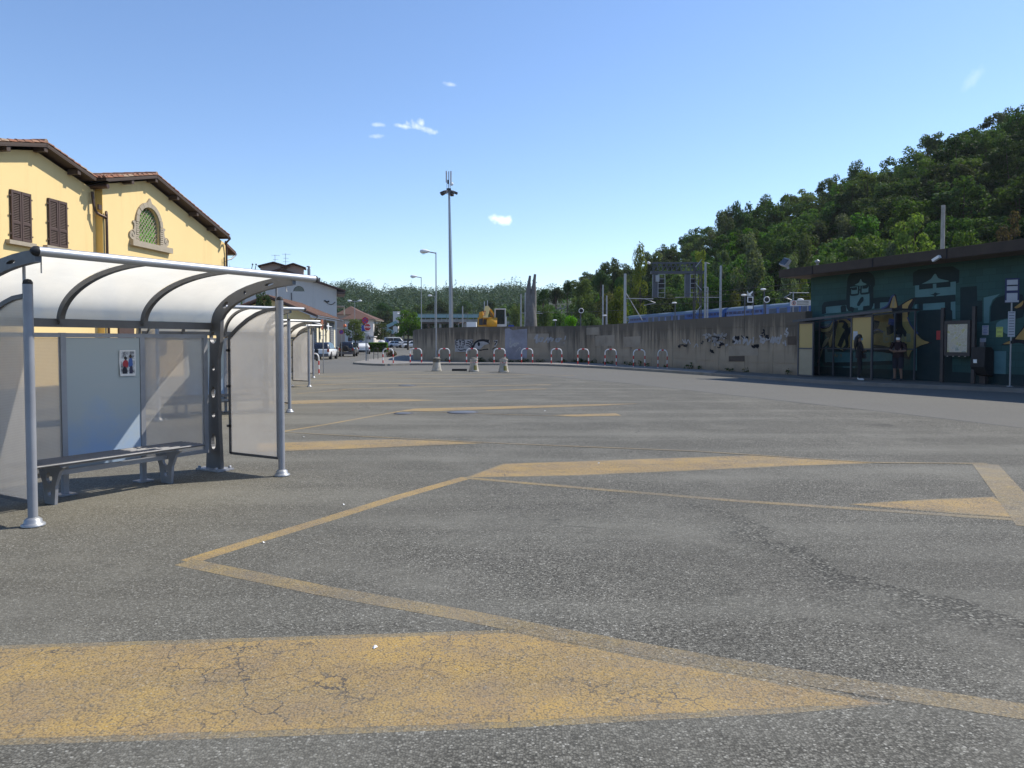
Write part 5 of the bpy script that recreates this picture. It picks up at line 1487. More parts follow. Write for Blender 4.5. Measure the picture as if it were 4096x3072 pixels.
def cb(x, y): return (3130 + x / 2.873, 1060 + y / 2.873)      # detail view of the mural
class Mural:
    """painted areas, each a thin sheet proud of the wall and a part of its own"""
    def __init__(self, name, m, lift): self.name, self.m, self.lift = name, m, lift
    def put(self, mb): mb.build(self.name, self.m, stn); return self
    def poly(self, pts):
        mb = MB(); mb.prism([HB.hit(*cb(*p)) for p in pts], 0, XZ(-self.lift)); return self.put(mb)
    def curve(self, pts, k=5):
        q = [HB.hit(*cb(*p)) for p in pts]
        q = [(p.x, p.y) for p in smooth_path([Vector((a, b)) for a, b in q + [q[0]]], k)][:-1]
        mb = MB(); mb.prism(q, 0, XZ(-self.lift)); return self.put(mb)
    def stroke(self, pts, w, k=4):
        q = [HB.hit(*cb(*p)) for p in pts]
        q = [tuple(p) for p in smooth_path(q, k)] if len(q) > 2 else q
        mb = MB(); add_ribbon(mb, q, w, lambda x, z: (x, -self.lift, z)); return self.put(mb)
    def end(self): pass
# darker hair shapes and outlines
(Mural('mural_hair', M['teal_dark'], 0.004)
 .curve([(742, 250), (750, 150), (800, 95), (900, 78), (1010, 88), (1058, 150), (1058, 240), (1010, 250), (900, 225), (790, 250)])
 .poly([(1500, 225), (1500, 90), (1560, 52), (1800, 25), (1960, 15), (2035, 60), (2030, 200), (1990, 215), (1500, 238)])
 .end())
(Mural('mural_face', M['teal_light'], 0.007)
 .poly([(770, 255), (770, 480), (790, 496), (990, 480), (1010, 455), (1012, 236)])
 .curve([(830, 228), (880, 200), (900, 160), (920, 195), (968, 222), (900, 238)])
 .poly([(1524, 236), (1524, 395), (1545, 402), (1960, 372), (1992, 350), (1994, 190), (1940, 195), (1600, 230)])
 .curve([(1600, 218), (1700, 165), (1755, 100), (1800, 155), (1915, 185), (1760, 205)])
 .poly([(484, 560), (484, 490), (515, 468), (680, 455), (682, 545)])
 .poly([(722, 530), (722, 455), (748, 452), (760, 520), (800, 525)]).poly([(870, 490), (925, 485), (925, 515), (870, 520)])
 .poly([(1020, 505), (1030, 440), (1062, 428), (1068, 498)]).poly([(1112, 500), (1112, 432), (1240, 412), (1225, 470), (1140, 500)])
 .poly([(484, 720), (484, 580), (560, 580), (566, 680), (520, 718)])
 .poly([(478, 1095), (478, 960), (505, 930), (520, 1000), (760, 1004), (1260, 1000), (1262, 1110), (700, 1125), (500, 1120)])
 .poly([(690, 1165), (840, 1165), (820, 1210), (730, 1215)])
 .poly([(1518, 640), (1518, 470), (1545, 440), (1545, 1240), (1518, 1240)])
 .poly([(1608, 428), (1884, 418), (1884, 505), (1608, 520)]).poly([(1922, 430), (1988, 408), (1990, 620), (1955, 620), (1952, 525), (1922, 508)])
 .end())
(Mural('mural_outline', M['teal_dark'], 0.010)
 .stroke([(480, 560), (478, 470), (520, 450), (740, 428)], 0.24, 2).stroke([(760, 250), (756, 480), (790, 505), (820, 520)], 0.2, 2).stroke([(1020, 240), (1024, 460), (990, 492), (930, 500)], 0.2, 2)
 .stroke([(1020, 418), (1110, 402), (1240, 395)], 0.22, 2).stroke([(700, 470), (704, 540)], 0.3).stroke([(1090, 430), (1090, 500)], 0.28)
 .stroke([(1520, 412), (1700, 402), (1990, 380)], 0.26, 2).stroke([(1590, 420), (1590, 520)], 0.2).stroke([(1902, 405), (1902, 520)], 0.24)
 .stroke([(478, 720), (474, 1100), (520, 1135), (700, 1140), (1262, 1122)], 0.16, 2)
 .poly([(1548, 560), (1580, 525), (1930, 505), (1952, 530), (1952, 1240), (1548, 1240)])
 .poly([(1572, 232), (1730, 215), (1730, 268), (1572, 284)]).poly([(1770, 212), (1932, 196), (1932, 250), (1770, 264)])
 .curve([(1700, 338), (1735, 332), (1757, 315), (1780, 325), (1818, 328), (1780, 342), (1757, 362), (1740, 350)])
 .curve([(862, 440), (885, 400), (905, 372), (930, 370), (932, 410), (905, 440), (885, 470), (860, 466)])
 .stroke([(786, 262), (782, 330), (800, 345), (862, 338), (876, 320), (878, 240)], 0.085, 2).stroke([(806, 262), (806, 275), (858, 268)], 0.12, 2)
 .stroke([(908, 238), (902, 318), (918, 330), (985, 322), (997, 305), (1000, 228)], 0.085, 2).stroke([(920, 255), (970, 252), (975, 235)], 0.13, 2).stroke([(876, 288), (902, 284)], 0.06)
 .end())
# the angular golden lettering
(Mural('graffiti_shadow', M['black_paint'], 0.013)
 .curve([(415, 700), (440, 770), (500, 800), (520, 830), (470, 900), (430, 1010), (395, 1160), (430, 1080), (470, 980), (520, 920), (560, 960), (700, 1000), (780, 960), (1270, 1020), (1460, 1090), (1480, 1000), (1600, 930), (1730, 893), (1600, 850), (1480, 700), (1440, 600), (1540, 370), (1380, 440), (1330, 470), (1310, 350), (1270, 345), (1210, 470), (1100, 520), (700, 605), (600, 640), (560, 690), (500, 720)], 2)
 .end())
(Mural('graffiti_letters', M['gold_paint'], 0.016)
 .curve([(570, 655), (640, 622), (720, 618), (775, 650), (800, 720), (800, 900), (770, 945), (700, 985), (600, 930), (555, 905), (590, 800)], 3)
 .curve([(1040, 545), (1180, 545), (1300, 500), (1330, 560), (1330, 820), (1260, 940), (1120, 950), (1040, 935)], 2)
 .curve([(422, 708), (470, 735), (540, 720), (572, 660), (560, 740), (520, 765), (450, 765)])
 .curve([(530, 870), (570, 790), (612, 640), (580, 880), (545, 945)], 3)
 .curve([(630, 640), (690, 620), (745, 660), (745, 740), (690, 800), (650, 900), (640, 960), (690, 985), (730, 930), (770, 820), (780, 720), (790, 900), (760, 955), (700, 985), (655, 960), (655, 900), (690, 800), (705, 700), (660, 650), (640, 740), (620, 720)], 2)
 .poly([(1040, 560), (1270, 520), (1275, 560), (1260, 690), (1180, 740), (1050, 765)])
 .poly([(1040, 780), (1160, 770), (1300, 830), (1470, 820), (1470, 900), (1100, 935), (1040, 930)])
 .poly([(1100, 950), (1270, 945), (1290, 1010), (1200, 985)])
 .curve([(1380, 460), (1440, 420), (1500, 395), (1450, 470), (1440, 560), (1470, 690), (1600, 850), (1690, 890), (1590, 925), (1490, 985), (1450, 1060), (1430, 980), (1440, 800), (1385, 700), (1370, 560)], 3)
 .curve([(1236, 490), (1268, 380), (1290, 350), (1310, 420), (1315, 490)], 3)
 .end())
(Mural('graffiti_strokes', M['black_paint'], 0.0175)
 .stroke([(622, 640), (600, 760), (585, 930)], 0.20).stroke([(700, 690), (745, 740), (700, 830), (655, 940)], 0.24).stroke([(790, 720), (740, 830), (745, 920), (700, 980)], 0.18).stroke([(650, 650), (705, 650), (750, 690)], 0.10)
 .stroke([(1090, 640), (1075, 700), (1040, 760)], 0.28).stroke([(1300, 500), (1320, 640), (1250, 740), (1200, 760)], 0.34).stroke([(1350, 480), (1350, 700), (1330, 800)], 0.24).stroke([(1040, 790), (1100, 768), (1180, 770)], 0.10).stroke([(1040, 940), (1200, 960), (1280, 1010)], 0.18).end())
(Mural('graffiti_highlight', M['gold_light'], 0.019)
 .curve([(405, 1130), (420, 1050), (455, 960), (470, 945), (445, 1050)], 3)
 .curve([(455, 940), (490, 860), (540, 830), (520, 890), (480, 940)], 3)
 .curve([(1262, 480), (1275, 370), (1292, 372), (1285, 480)], 3)
 .stroke([(1175, 760), (1172, 885)], 0.10).stroke([(1172, 885), (1225, 880), (1228, 820), (1175, 822)], 0.09, 1).stroke([(1262, 815), (1248, 880), (1300, 880), (1300, 815)], 0.08, 1).stroke([(1370, 880), (1385, 800), (1410, 880)], 0.09, 1).stroke([(1438, 785), (1440, 880), (1466, 880), (1462, 790)], 0.10, 1)
 .stroke([(600, 1050), (610, 1020), (622, 1058), (640, 1030)], 0.06, 2).stroke([(665, 1040), (680, 1025), (678, 1060)], 0.05, 2)
 .end())
(Mural('graffiti_edge', M['blue_paint'], 0.019)
 .stroke([(1140, 500), (1210, 465), (1255, 370), (1290, 345)], 0.06).stroke([(600, 640), (700, 608), (780, 625)], 0.06).stroke([(1440, 600), (1480, 690), (1560, 790)], 0.06).stroke([(1050, 760), (1100, 740), (1160, 770)], 0.06).stroke([(430, 715), (520, 705), (575, 650)], 0.05)
 .stroke([(1262, 620), (1250, 690)], 0.3, 1).end())
# second letter group at the right edge
def ce(x, y): return (3700 + x / 3.318, 1100 + y / 3.318)
_cb = cb
cb = ce
(Mural('graffiti_shadow', M['black_paint'], 0.013).curve([(1010, 930), (1080, 890), (1200, 820), (1300, 700), (1420, 560), (1900, 500), (1900, 900), (1500, 960), (1250, 900), (1100, 930)], 3)
 .curve([(1170, 430), (1260, 380), (1330, 320), (1500, 280), (1420, 420), (1250, 460)], 3).end())
(Mural('graffiti_letters', M['gold_paint'], 0.016).curve([(1040, 915), (1090, 890), (1160, 870), (1170, 905), (1080, 918)], 3).curve([(1190, 430), (1270, 370), (1310, 340), (1290, 410), (1220, 442)], 3).curve([(1200, 850), (1290, 740), (1420, 620), (1800, 560), (1800, 800), (1400, 860)], 3).end())
(Mural('mural_face', M['teal_light'], 0.007).curve([(940, 700), (960, 630), (1060, 590), (1180, 600), (1180, 760), (1080, 780), (1000, 720)], 3).poly([(780, 300), (960, 260), (1000, 250), (900, 330), (860, 430), (850, 640), (780, 640)])
 .poly([(920, 1010), (1080, 1010), (1070, 1390), (920, 1390)]).end())
(Mural('mural_outline', M['teal_dark'], 0.010).poly([(470, 165), (690, 145), (695, 340), (760, 340), (760, 620), (470, 620)]).curve([(870, 620), (880, 420), (930, 330), (1010, 280), (1300, 260), (1300, 560), (1100, 570)], 2).end())
cb = _cb
# lamps on the roof edge
def to_b(u, v, out): 
    x, z = HB.hit(u, v, out); return Vector((x, -out, z))
def bthing(name, label, cat, p, group=None, rz=0.0):
    return thing(name, label, cat, HB.to_world(p.x, p.y, p.z), HB.rot + rz, group)
p = to_b(3152, 1080, 1.0)
fl = bthing('floodlight', 'grey floodlight on the far corner of the flat roof', 'floodlight', Vector((p.x, p.y, zs + 0.37)))
Mf = Matrix.Rotation(rad(-32), 3, 'X') @ Matrix.Rotation(rad(18), 3, 'Y')
q = MB(); q.box((-0.12, -0.05, 0.34), (0.52, 0.16, 0.38), M=Mf, taper=0.9); q.build('lamp_body', M['galv'], fl)
q = MB(); q.box((-0.12, -0.05, 0.34) , (0.44, 0.18, 0.30), M=Mf); q.build('lamp_glass', M['window_glass'], fl)
q = MB(); q.box((0, 0, 0.08), (0.10, 0.04, 0.16)); q.box((0, 0, 0.012), (0.24, 0.12, 0.024)); q.build('bracket', M['galv'], fl)
p = to_b(3766, 1020, 1.2)
q = MB(); q.box((0, 0, 0), (0.30, 0.12, 0.10), M=Matrix.Rotation(rad(-25), 3, 'Y')); sl = q.build('fascia_lamp', M['white_plastic'], None)
sl.location = HB.to_world(p.x, -1.45, zs + 0.03); sl.rotation_euler = (0, 0, HB.rot); tag(sl, 'small white lamp fixed under the roof edge of the teal building', 'lamp')
p = to_b(3262, 1062, 1.2)
q = MB(); q.lathe([(0.05, 0), (0.05, 0.1), (0.11, 0.14), (0.11, 0.2), (0, 0.26)], 10); kn = q.build('roof_vent', M['galv']); kn.location = HB.to_world(p.x, -1.1, zs + 0.38); tag(kn, 'tiny pale vent cap on the roof edge near the floodlight', 'vent')

# ------------------------------------------------------------------ glazed waiting shelter in front of the mural
ochre = NT('ochre_glass')
_o = ochre.pbsdf((0.50, 0.38, 0.15), 0.35, 0, None, 0.4)
_ot = ochre.node('ShaderNodeBsdfTransparent'); ochre.put(_ot.inputs['Color'], (0.85, 0.75, 0.5))
_om = ochre.node('ShaderNodeMixShader'); _om.inputs[0].default_value = 0.12
ochre.l.new(_o.outputs[0], _om.inputs[1]); ochre.l.new(_ot.outputs[0], _om.inputs[2]); M['ochre_glass'] = ochre.done(_om)
M['ochre_milky'] = mat('ochre_milky', (0.34, 0.30, 0.21), 0.5, var=0.15, scale=2.5)
fo = 1.55
ws = thing('waiting_shelter', 'metal and glass waiting shelter with ochre panels in front of the mural', 'shelter', HB.to_world(0, 0, 0.12), HB.rot)
def hx(u, o): return HB.hit(u, 1400, o)[0]
x0, x1 = hx(3194, fo), hx(3253, fo); c0, c1 = hx(3406, fo), hx(3488, fo)
xe = hx(3655, 0.5)
zl = lambda x: 2.42 + (x - x0) / (xe - x0) * 0.30
def wframe(xa, xb, y, name, up, lo):
    zt = zl(xa) - 0.05
    f = MB(); 
    for xx in (xa, xb): f.box((xx, y, zt / 2), (0.07, 0.07, zt))
    for zz in (0.04, 1.22, zt - 0.035): f.box(((xa + xb) / 2, y, zz), (xb - xa - 0.07, 0.06, 0.06))
    fo_ = f.build('frame', M['steel_grey'], ws)
    q = MB(); q.box(((xa + xb) / 2, y, (1.25 + zt - 0.07) / 2), (xb - xa - 0.07, 0.012, zt - 0.07 - 1.25)); q.build('upper_pane', up, fo_)
    q = MB(); q.box(((xa + xb) / 2, y, 0.63), (xb - xa - 0.07, 0.012, 1.12)); q.build('lower_pane', lo, fo_)
wframe(x0, x1, -fo, 'a', M['ochre_glass'], M['ochre_milky'])
wframe(c0, c1, -fo, 'b', M['ochre_glass'], M['clear_glass'])
for xx in (x0 + 0.1, hx(3334, 0.45), (c0 + c1) / 2 + 0.6, xe):
    q = MB(); q.box((xx, -0.45, zl(xx) / 2), (0.06, 0.06, zl(xx) - 0.02)); q.build('back_post', M['steel_grey'], ws)
for xa, xb in ((x0 + 0.1, hx(3334, 0.45)), (hx(3334, 0.45), (c0 + c1) / 2 + 0.6), ((c0 + c1) / 2 + 0.6, xe)):
    q = MB(); q.box(((xa + xb) / 2, -0.45, 1.22), (xb - xa - 0.06, 0.05, 0.05)); q.build('rail', M['steel_grey'], ws)
    q = MB(); q.box(((xa + xb) / 2, -0.45, 1.2), (xb - xa - 0.06, 0.01, 2.2)); q.build('back_pane', M['clear_glass'], ws)
q = MB(); q.bar((x0 - 0.15, -1.05, zl(x0 - 0.15) + 0.02), (xe + 0.1, -1.05, zl(xe + 0.1) + 0.02), 1.5, 0.02); q.build('roof', M['clear_glass'], ws)
q = MB()
for yy in (-0.35, -1.75): q.bar((x0 - 0.15, yy, zl(x0 - 0.15) + 0.02), (xe + 0.1, yy, zl(xe + 0.1) + 0.02), 0.05, 0.08)
for xx in (x0 - 0.12, (x0 + xe) / 2, xe + 0.07): q.bar((xx, -0.38, zl(xx) + 0.02), (xx, -1.72, zl(xx) + 0.02), 0.05, 0.07)
q.build('roof_frame', M['steel_dark'], ws)
q = MB(); q.bar((x0 - 0.12, -fo - 0.22, zl(x0) + 0.0), (xe + 0.1, -fo - 0.22, zl(xe)), 0.06, 0.1); q.build('gutter', M['steel_grey'], ws)
nx, nz = HB.hit(3421, 1342, fo + 0.02)
nt = thing('timetable_sheet', 'pale blue notice stuck to the ochre panel beside the waiting people', 'notice', HB.to_world(nx, -fo - 0.012, nz), HB.rot)
q = MB(); q.box((0, 0, 0), (0.22, 0.004, 0.34)); q.build('sheet', M['paper'], nt)
q = MB(); q.box((0, -0.004, -0.145), (0.2, 0.004, 0.03)); q.box((0, -0.004, 0.14), (0.2, 0.004, 0.02)); q.build('blue_band', M['paper_blue'], nt)

# ------------------------------------------------------------------ display case, notices, ticket machine, bus stop sign
def map_mat():
    t = NT('town_map')
    v = t.voro(7.0, 'F1', 'Color'); hs = t.node('ShaderNodeSeparateColor'); t.l.new(v, hs.inputs[0])
    c = t.ramp(hs.outputs[0], [(0.0, (0.50, 0.48, 0.40)), (0.55, (0.46, 0.42, 0.28)), (0.80, (0.50, 0.47, 0.15)), (0.93, (0.30, 0.34, 0.20)), (1.0, (0.12, 0.2, 0.48))])
    ed = t.voro(7.0, 'DISTANCE_TO_EDGE')
    c = t.mix(t.ramp(ed, [(0.02, 1.0), (0.05, 0.0)]), c, (0.60, 0.60, 0.56))
    c = t.mix(t.ramp(t.noise(3, 4), [(0.42, 0.0), (0.62, 0.75)]), c, (0.54, 0.50, 0.42))
    return t.done(t.pbsdf(c, 0.35, 0, None, 0.5))
M['town_map'] = map_mat()
bo = 0.45
bx0, bzt = HB.hit(3782, 1284, bo); bx1, bzb = HB.hit(3882, 1424, bo)
pz = HB.hit(3773, 1244, bo)[1]
dc = thing('display_case', 'dark framed map display case on two posts in front of the mural', 'notice board', HB.to_world(0, -bo, 0.12), HB.rot)
for xx in (bx0 - 0.10, bx1 + 0.12):
    q = MB(); q.box((xx, 0, pz / 2), (0.12, 0.10, pz)); q.build('post', M['steel_dark'], dc)
q = MB(); w, h = bx1 - bx0, bzt - bzb
zc = (bzt + bzb) / 2 - 0.12
q.box(((bx0 + bx1) / 2, 0.02, zc), (w, 0.08, h))
for s in (-1, 1):
    q.box(((bx0 + bx1) / 2 + s * (w / 2 - 0.05), -0.03, zc), (0.10, 0.05, h)); q.box(((bx0 + bx1) / 2, -0.031, zc + s * (h / 2 - 0.06)), (w - 0.2, 0.05, 0.12))
q.build('frame', M['steel_dark'], dc)
q = MB(); q.box((0, 0, 0), (w - 0.22, 0.006, h - 0.26)); q.build('map_sheet', M['town_map'], dc, loc=((bx0 + bx1) / 2, -0.028, zc))
for k in range(4):
    q = MB(); q.box((bx0 + w * (0.15 + 0.23 * k), -0.06, bzb - 0.14), (0.05, 0.02, 0.03)); q.build('latch', M['galv'], dc)
def notice(u0, v0, u1, v1, out, m, label, lines=0):
    a, zt = HB.hit(u0, v0, out); b, _ = HB.hit(u1, v0, out); zb = HB.hit(u0, v1, out)[1]
    t = thing('notice', label, 'notice', HB.to_world((a + b) / 2, -out, (zt + zb) / 2), HB.rot)
    q = MB(); q.box((0, 0, 0), (b - a, 0.006, zt - zb)); q.build('sheet', m, t)
    if lines:
        q = MB()
        for k in range(lines): q.box((0, -0.005, (zt - zb) * (0.4 - 0.8 * k / max(1, lines - 1))), ((b - a) * (0.8 - 0.25 * (k % 3) / 2), 0.003, 0.016))
        q.build('print_lines', M['sign_blue'] if m is M['paper'] else M['steel_dark'], t)['kind'] = 'stuff'
    return t
notice(3746, 1323, 3768, 1359, 0.025, M['paper_red'], 'plain red sheet on the wall left of the map display case')
notice(3929, 1302, 3955, 1340, 0.035, M['paper'], 'upper white notice on the wall right of the map display case', 6)
notice(3920, 1352, 3944, 1384, 0.035, M['paper'], 'lower white notice on the wall above the ticket machine', 4)
notice(3985, 1308, 4012, 1348, 0.025, M['paper_lime'], 'lime green sheet on the wall left of the bus stop sign', 3)
# black ticket machine
mx_, mzt = HB.hit(3911, 1402, 0.55)
tm = thing('ticket_machine', 'black ticket machine with a small white label against the mural wall', 'machine', HB.to_world(mx_, -0.40, 0.12), HB.rot)
q = MB(); q.prism([(0, 0.28), (0, mzt - 0.12), (-0.12, mzt), (-0.42, mzt), (-0.46, 0.62), (-0.30, 0.35)][::-1], 0.52, YZ(-0.26) @ Matrix.Translation((0.3, 0, 0))); q.build('body', M['black_rubber'], tm)
q = MB(); q.box((0, 0.18, 0.14), (0.22, 0.16, 0.3)); q.build('pedestal', M['steel_dark'], tm)
q = MB(); q.box((-0.08, -0.165, mzt - 0.5), (0.13, 0.012, 0.13)); q.build('label', M['sign_white'], tm)
q = MB(); q.box((0.06, 0.02, mzt + 0.10), (0.16, 0.10, 0.16)); q.build('card_reader', M['steel_grey'], tm)
# bus stop sign on its pole, its face towards the lot
bs0 = HB.to_world(HB.hit(4043, 1400, 0.75)[0], -0.75, 0.12)
bs = thing('bus_stop_sign', 'dark blue bus stop sign with timetable panel on a thin pole', 'sign', bs0, rad(-30))
D_ = bs0.y
zt_, zb_ = EYE + (1370 - 1114) / F * D_, EYE + (1370 - 1211) / F * D_
q = MB(); q.tube([(0, 0, -0.0), (0, 0, zb_ - bs0.z + 0.02)], 0.028, 10); q.lathe([(0.1, 0), (0.1, 0.02), (0.03, 0.03)], 12); q.build('pole', M['galv'], bs)
q = MB(); q.box((0, 0, (zt_ + zb_) / 2 - bs0.z), (0.40, 0.05, zt_ - zb_)); hd = q.build('head_panel', M['sign_blue_dark'] if 'sign_blue_dark' in M else M['sign_blue'], bs)
q = MB()
for dz, hh in ((0.27, 0.17), (0.07, 0.14), (-0.22, 0.26)): q.box((0, -0.03, (zt_ + zb_) / 2 - bs0.z + dz), (0.30, 0.008, hh))
q.build('white_field', M['paper'], hd)
q = MB(); q.box((0, -0.03, zb_ - bs0.z + 0.045), (0.38, 0.008, 0.06)); q.build('white_band', M['paper'], hd)
q = MB(); q.box((0, -0.036, (zt_ + zb_) / 2 - bs0.z + 0.17), (0.24, 0.006, 0.035)); q.build('print_line', M['black_paint'], hd)['kind'] = 'stuff'
tz_, tb_ = EYE + (1370 - 1246) / F * D_, EYE + (1370 - 1347) / F * D_
q = MB(); q.box((0, -0.04, (tz_ + tb_) / 2 - bs0.z), (0.20, 0.02, tz_ - tb_)); ti = q.build('timetable', M['paper'], bs)
q = MB()
for k in range(9): q.box((0, -0.053, tb_ - bs0.z + 0.08 + k * 0.09), (0.15, 0.004, 0.02))
q.build('print_lines', M['steel_grey'], ti)['kind'] = 'stuff'
q = MB(); q.box((0.03, -0.05, tb_ - bs0.z - 0.18), (0.09, 0.07, 0.10)); q.build('bracket', M['black_rubber'], bs)
# white board of rules on the platform edge beside the building
pb = W(3201, 1212, 36.5)
wb_ = thing('platform_notice', 'white warning board with a red ring symbol above the wall end', 'sign', pb, rad(-35))
q = MB(); q.box((0, 0, 0), (0.95, 0.03, 0.27)); q.build('board', M['sign_white'], wb_)
q = MB(); q.tube([(-0.30 + 0.085 * math.cos(a), -0.022, 0.085 * math.sin(a)) for a in [2 * math.pi * i / 16 for i in range(16)]], 0.013, 5, closed=True); q.build('red_ring', M['sign_red'], wb_)
q = MB(); q.box((-0.30, -0.02, -0.01), (0.045, 0.01, 0.09)); q.lathe([(0, -0.02), (0.02, 0), (0, 0.02)], 8, (-0.30, -0.02, 0.055)); q.build('symbol', M['black_paint'], wb_)
q = MB()
for k in range(3): q.box((0.12, -0.02, 0.07 - 0.07 * k), (0.55, 0.006, 0.022))
q.build('print_lines', M['steel_grey'], wb_)['kind'] = 'stuff'
q = MB()
for x in (-0.35, 0.35): q.tube([(x, 0.03, -1.0), (x, 0.03, 0.1)], 0.02, 6)
q.build('post', M['galv'], wb_)
# ------------------------------------------------------------------ hoop barriers along the kerb
def hoop_parts(t, w, h):
    r = 0.038; rc = 0.24
    path = [(-w / 2, 0, 0)] + [(-w / 2, 0, z) for z in (0.3, 0.6, h - rc)] + [(-w / 2 + rc * (1 - math.cos(a)), 0, h - rc + rc * math.sin(a)) for a in [math.pi / 12 * i for i in range(1, 7)]]
    path += [(-p[0], 0, p[2]) for p in path[::-1]]
    q = MB(); q.tube(path, r, 10); q.build('hoop_tube', M['red_white'], t)
    for s in (-1, 1):
        for za, zb in ((0.05, 0.26), (0.47, 0.68)):
            q = MB(); q.tube([(s * w / 2, 0, za), (s * w / 2, 0, zb)], r + 0.003, 10); q.build('red_band', M['red_enamel'], t)
    q = MB(); q.tube([(-0.10, 0, h), (0.10, 0, h)], r + 0.003, 10); q.build('red_band', M['red_enamel'], t)
HOOPS = [(1532, 1573, 1456, 0.12, 'red and white hoop barrier farthest left on the pavement corner'),
         (1641, 1686, 1453, 0.12, 'red and white hoop barrier at the left end of the concrete wall'),
         (1756, 1798, 1453, 0.12, 'red and white hoop barrier just behind the plain dark-topped bollard'),
         (1866, 1909, 1453, 0.12, 'red and white hoop barrier behind the middle bollard, below the eye graffiti'),
         (1976, 2020, 1453.5, 0.12, 'red and white hoop barrier behind the right-hand bollard'),
         (2086, 2130, 1454, 0.12, 'red and white hoop barrier in front of the lilac washed patch of wall'),
         (2205, 2247, 1456.5, 0.12, 'red and white hoop barrier under the white spray words in the wall bend'),
         (2311, 2354, 1459.5, 0.12, 'red and white hoop barrier just right of the bend in the wall'),
         (2420, 2465, 1463, 0.12, 'third red and white hoop barrier from the right end of the row'),
         (2534, 2579, 1467.5, 0.12, 'second red and white hoop barrier from the right end of the row'),
         (2632, 2668, 1472.5, 0.12, 'last red and white hoop barrier at the right end of the row'),
         (1229, 1276, 1497, 0.0, 'red and white hoop barrier half hidden behind the farthest shelter post')]
h0 = None
for (ua, ub, v, z, lab) in HOOPS:
    a, b = G(ua, v, z), G(ub, v, z)
    if h0 is None:
        h0 = thing('hoop_barrier', lab, 'barrier', group='red and white hoop barriers'); hoop_parts(h0, 0.80, 1.04); o = h0
    else: o = copy_tree(h0); o['label'] = lab
    o.location = (a + b) / 2; o.rotation_euler = (0, 0, rad(R.uniform(-6, 6)) + (rad(-8) if ua > 2280 else 0)); w = (b - a).length; o.scale = (w / 0.80, 1, 1)
g0 = None
for (ua, ub, v, lab) in [(1495, 1512, 1437, 'thin dark guard hoop nearest the stop sign'), (1530, 1545, 1429, 'thin dark guard hoop in the middle beside the hedge end'), (1563, 1576, 1425, 'thin dark guard hoop farthest right beside the hedge end')]:
    a, b = G(ua, v, 0.12), G(ub, v, 0.12); w = (b - a).length
    if g0 is None:
        g0 = thing('guard_hoop', lab, 'barrier', group='thin dark guard hoops')
        q = MB(); q.tube([(-0.2, 0, 0), (-0.2, 0, 0.9), (-0.15, 0, 0.97), (0.15, 0, 0.97), (0.2, 0, 0.9), (0.2, 0, 0)], 0.028, 8); q.build('hoop_tube', M['steel_dark'], g0)
        q = MB(); q.tube([(-0.2, 0, 0.45), (0.2, 0, 0.45)], 0.018, 6); q.build('cross_bar', M['steel_dark'], g0); o = g0
    else: o = copy_tree(g0); o['label'] = lab
    o.location = (a + b) / 2; o.scale = (w / 0.4, 1, 1)

# ------------------------------------------------------------------ concrete bollards made of old planters
tape = NT('tape')
_w = tape.node('ShaderNodeTexWave', wave_type='BANDS', bands_direction='DIAGONAL'); _w.inputs['Scale'].default_value = 6
tape.l.new(tape.tc.outputs['Object'], _w.inputs['Vector'])
M['tape'] = tape.done(tape.pbsdf(tape.mix(tape.ramp(_w.outputs['Fac'], [(0.48, 0), (0.52, 1)]), (0.70, 0.68, 0.66), (0.55, 0.06, 0.05)), 0.5))
for (u, v, lab, taped) in [(1746.5, 1485, 'concrete bollard with a dark weathered upper half, left of the rubber block', False), (1895.5, 1487, 'mossy concrete bollard with striped tape right beside the rubber block', True), (2014, 1489.5, 'mossy concrete bollard with striped tape, the one farthest right', True)]:
    p = G(u, v, 0.002)
    t = thing('concrete_bollard', lab, 'bollard', p, R.uniform(0, 6), 'flared concrete bollards')
    q = MB(); q.lathe([(0.28, 0.0), (0.29, 0.03), (0.285, 0.07), (0.262, 0.10), (0.245, 0.2), (0.222, 0.33), (0.205, 0.45), (0.20, 0.5)], 24); q.build('flared_base', M['bollard'], t)
    q = MB(); q.lathe([(0.203, 0.5), (0.205, 0.52), (0.205, 0.645), (0.212, 0.665)], 24); q.build('neck', M['bollard'] if taped else M['bollard_dark'], t)
    q = MB(); q.lathe([(0.222, 0.665), (0.225, 0.69), (0.21, 0.715), (0.16, 0.75), (0.14, 0.765), (0.06, 0.78), (0, 0.785)], 24); q.build('cap', M['bollard_dark'], t)
    if taped:
        q = MB(); q.lathe([(0.2075, 0.50), (0.209, 0.54)], 24); q.build('striped_tape', M['tape'], t)
        q = MB(); q.lathe([(0.228, 0.66), (0.228, 0.69)], 24); q.build('white_rim', M['plaster_white'], t)
        q = MB(); vs = []
        for k in range(7):
            for z in (0.10, 0.18, 0.28, 0.36):
                a = -1.55 + k * 0.13; r_ = 0.262 - (z - 0.10) * 0.17 + 0.004
                vs.append((r_ * math.cos(a - t.rotation_euler.z), r_ * math.sin(a - t.rotation_euler.z), z))
        q.add(vs, [(k * 4 + j, (k + 1) * 4 + j, (k + 1) * 4 + j + 1, k * 4 + j + 1) for k in range(6) for j in range(3)], True); q.build('moss_patch', M['moss'], t)
p = G(1838, 1484, 0.002)
t = thing('rubber_block', 'long black rubber kerb block lying between the bollards', 'kerb block', p, rad(3))
q = MB(); q.prism([(-0.08, 0), (0.08, 0), (0.07, 0.11), (0.04, 0.13), (-0.04, 0.13), (-0.07, 0.11)], 0.84, YZ(-0.42)); q.build('block', M['black_rubber'], t)

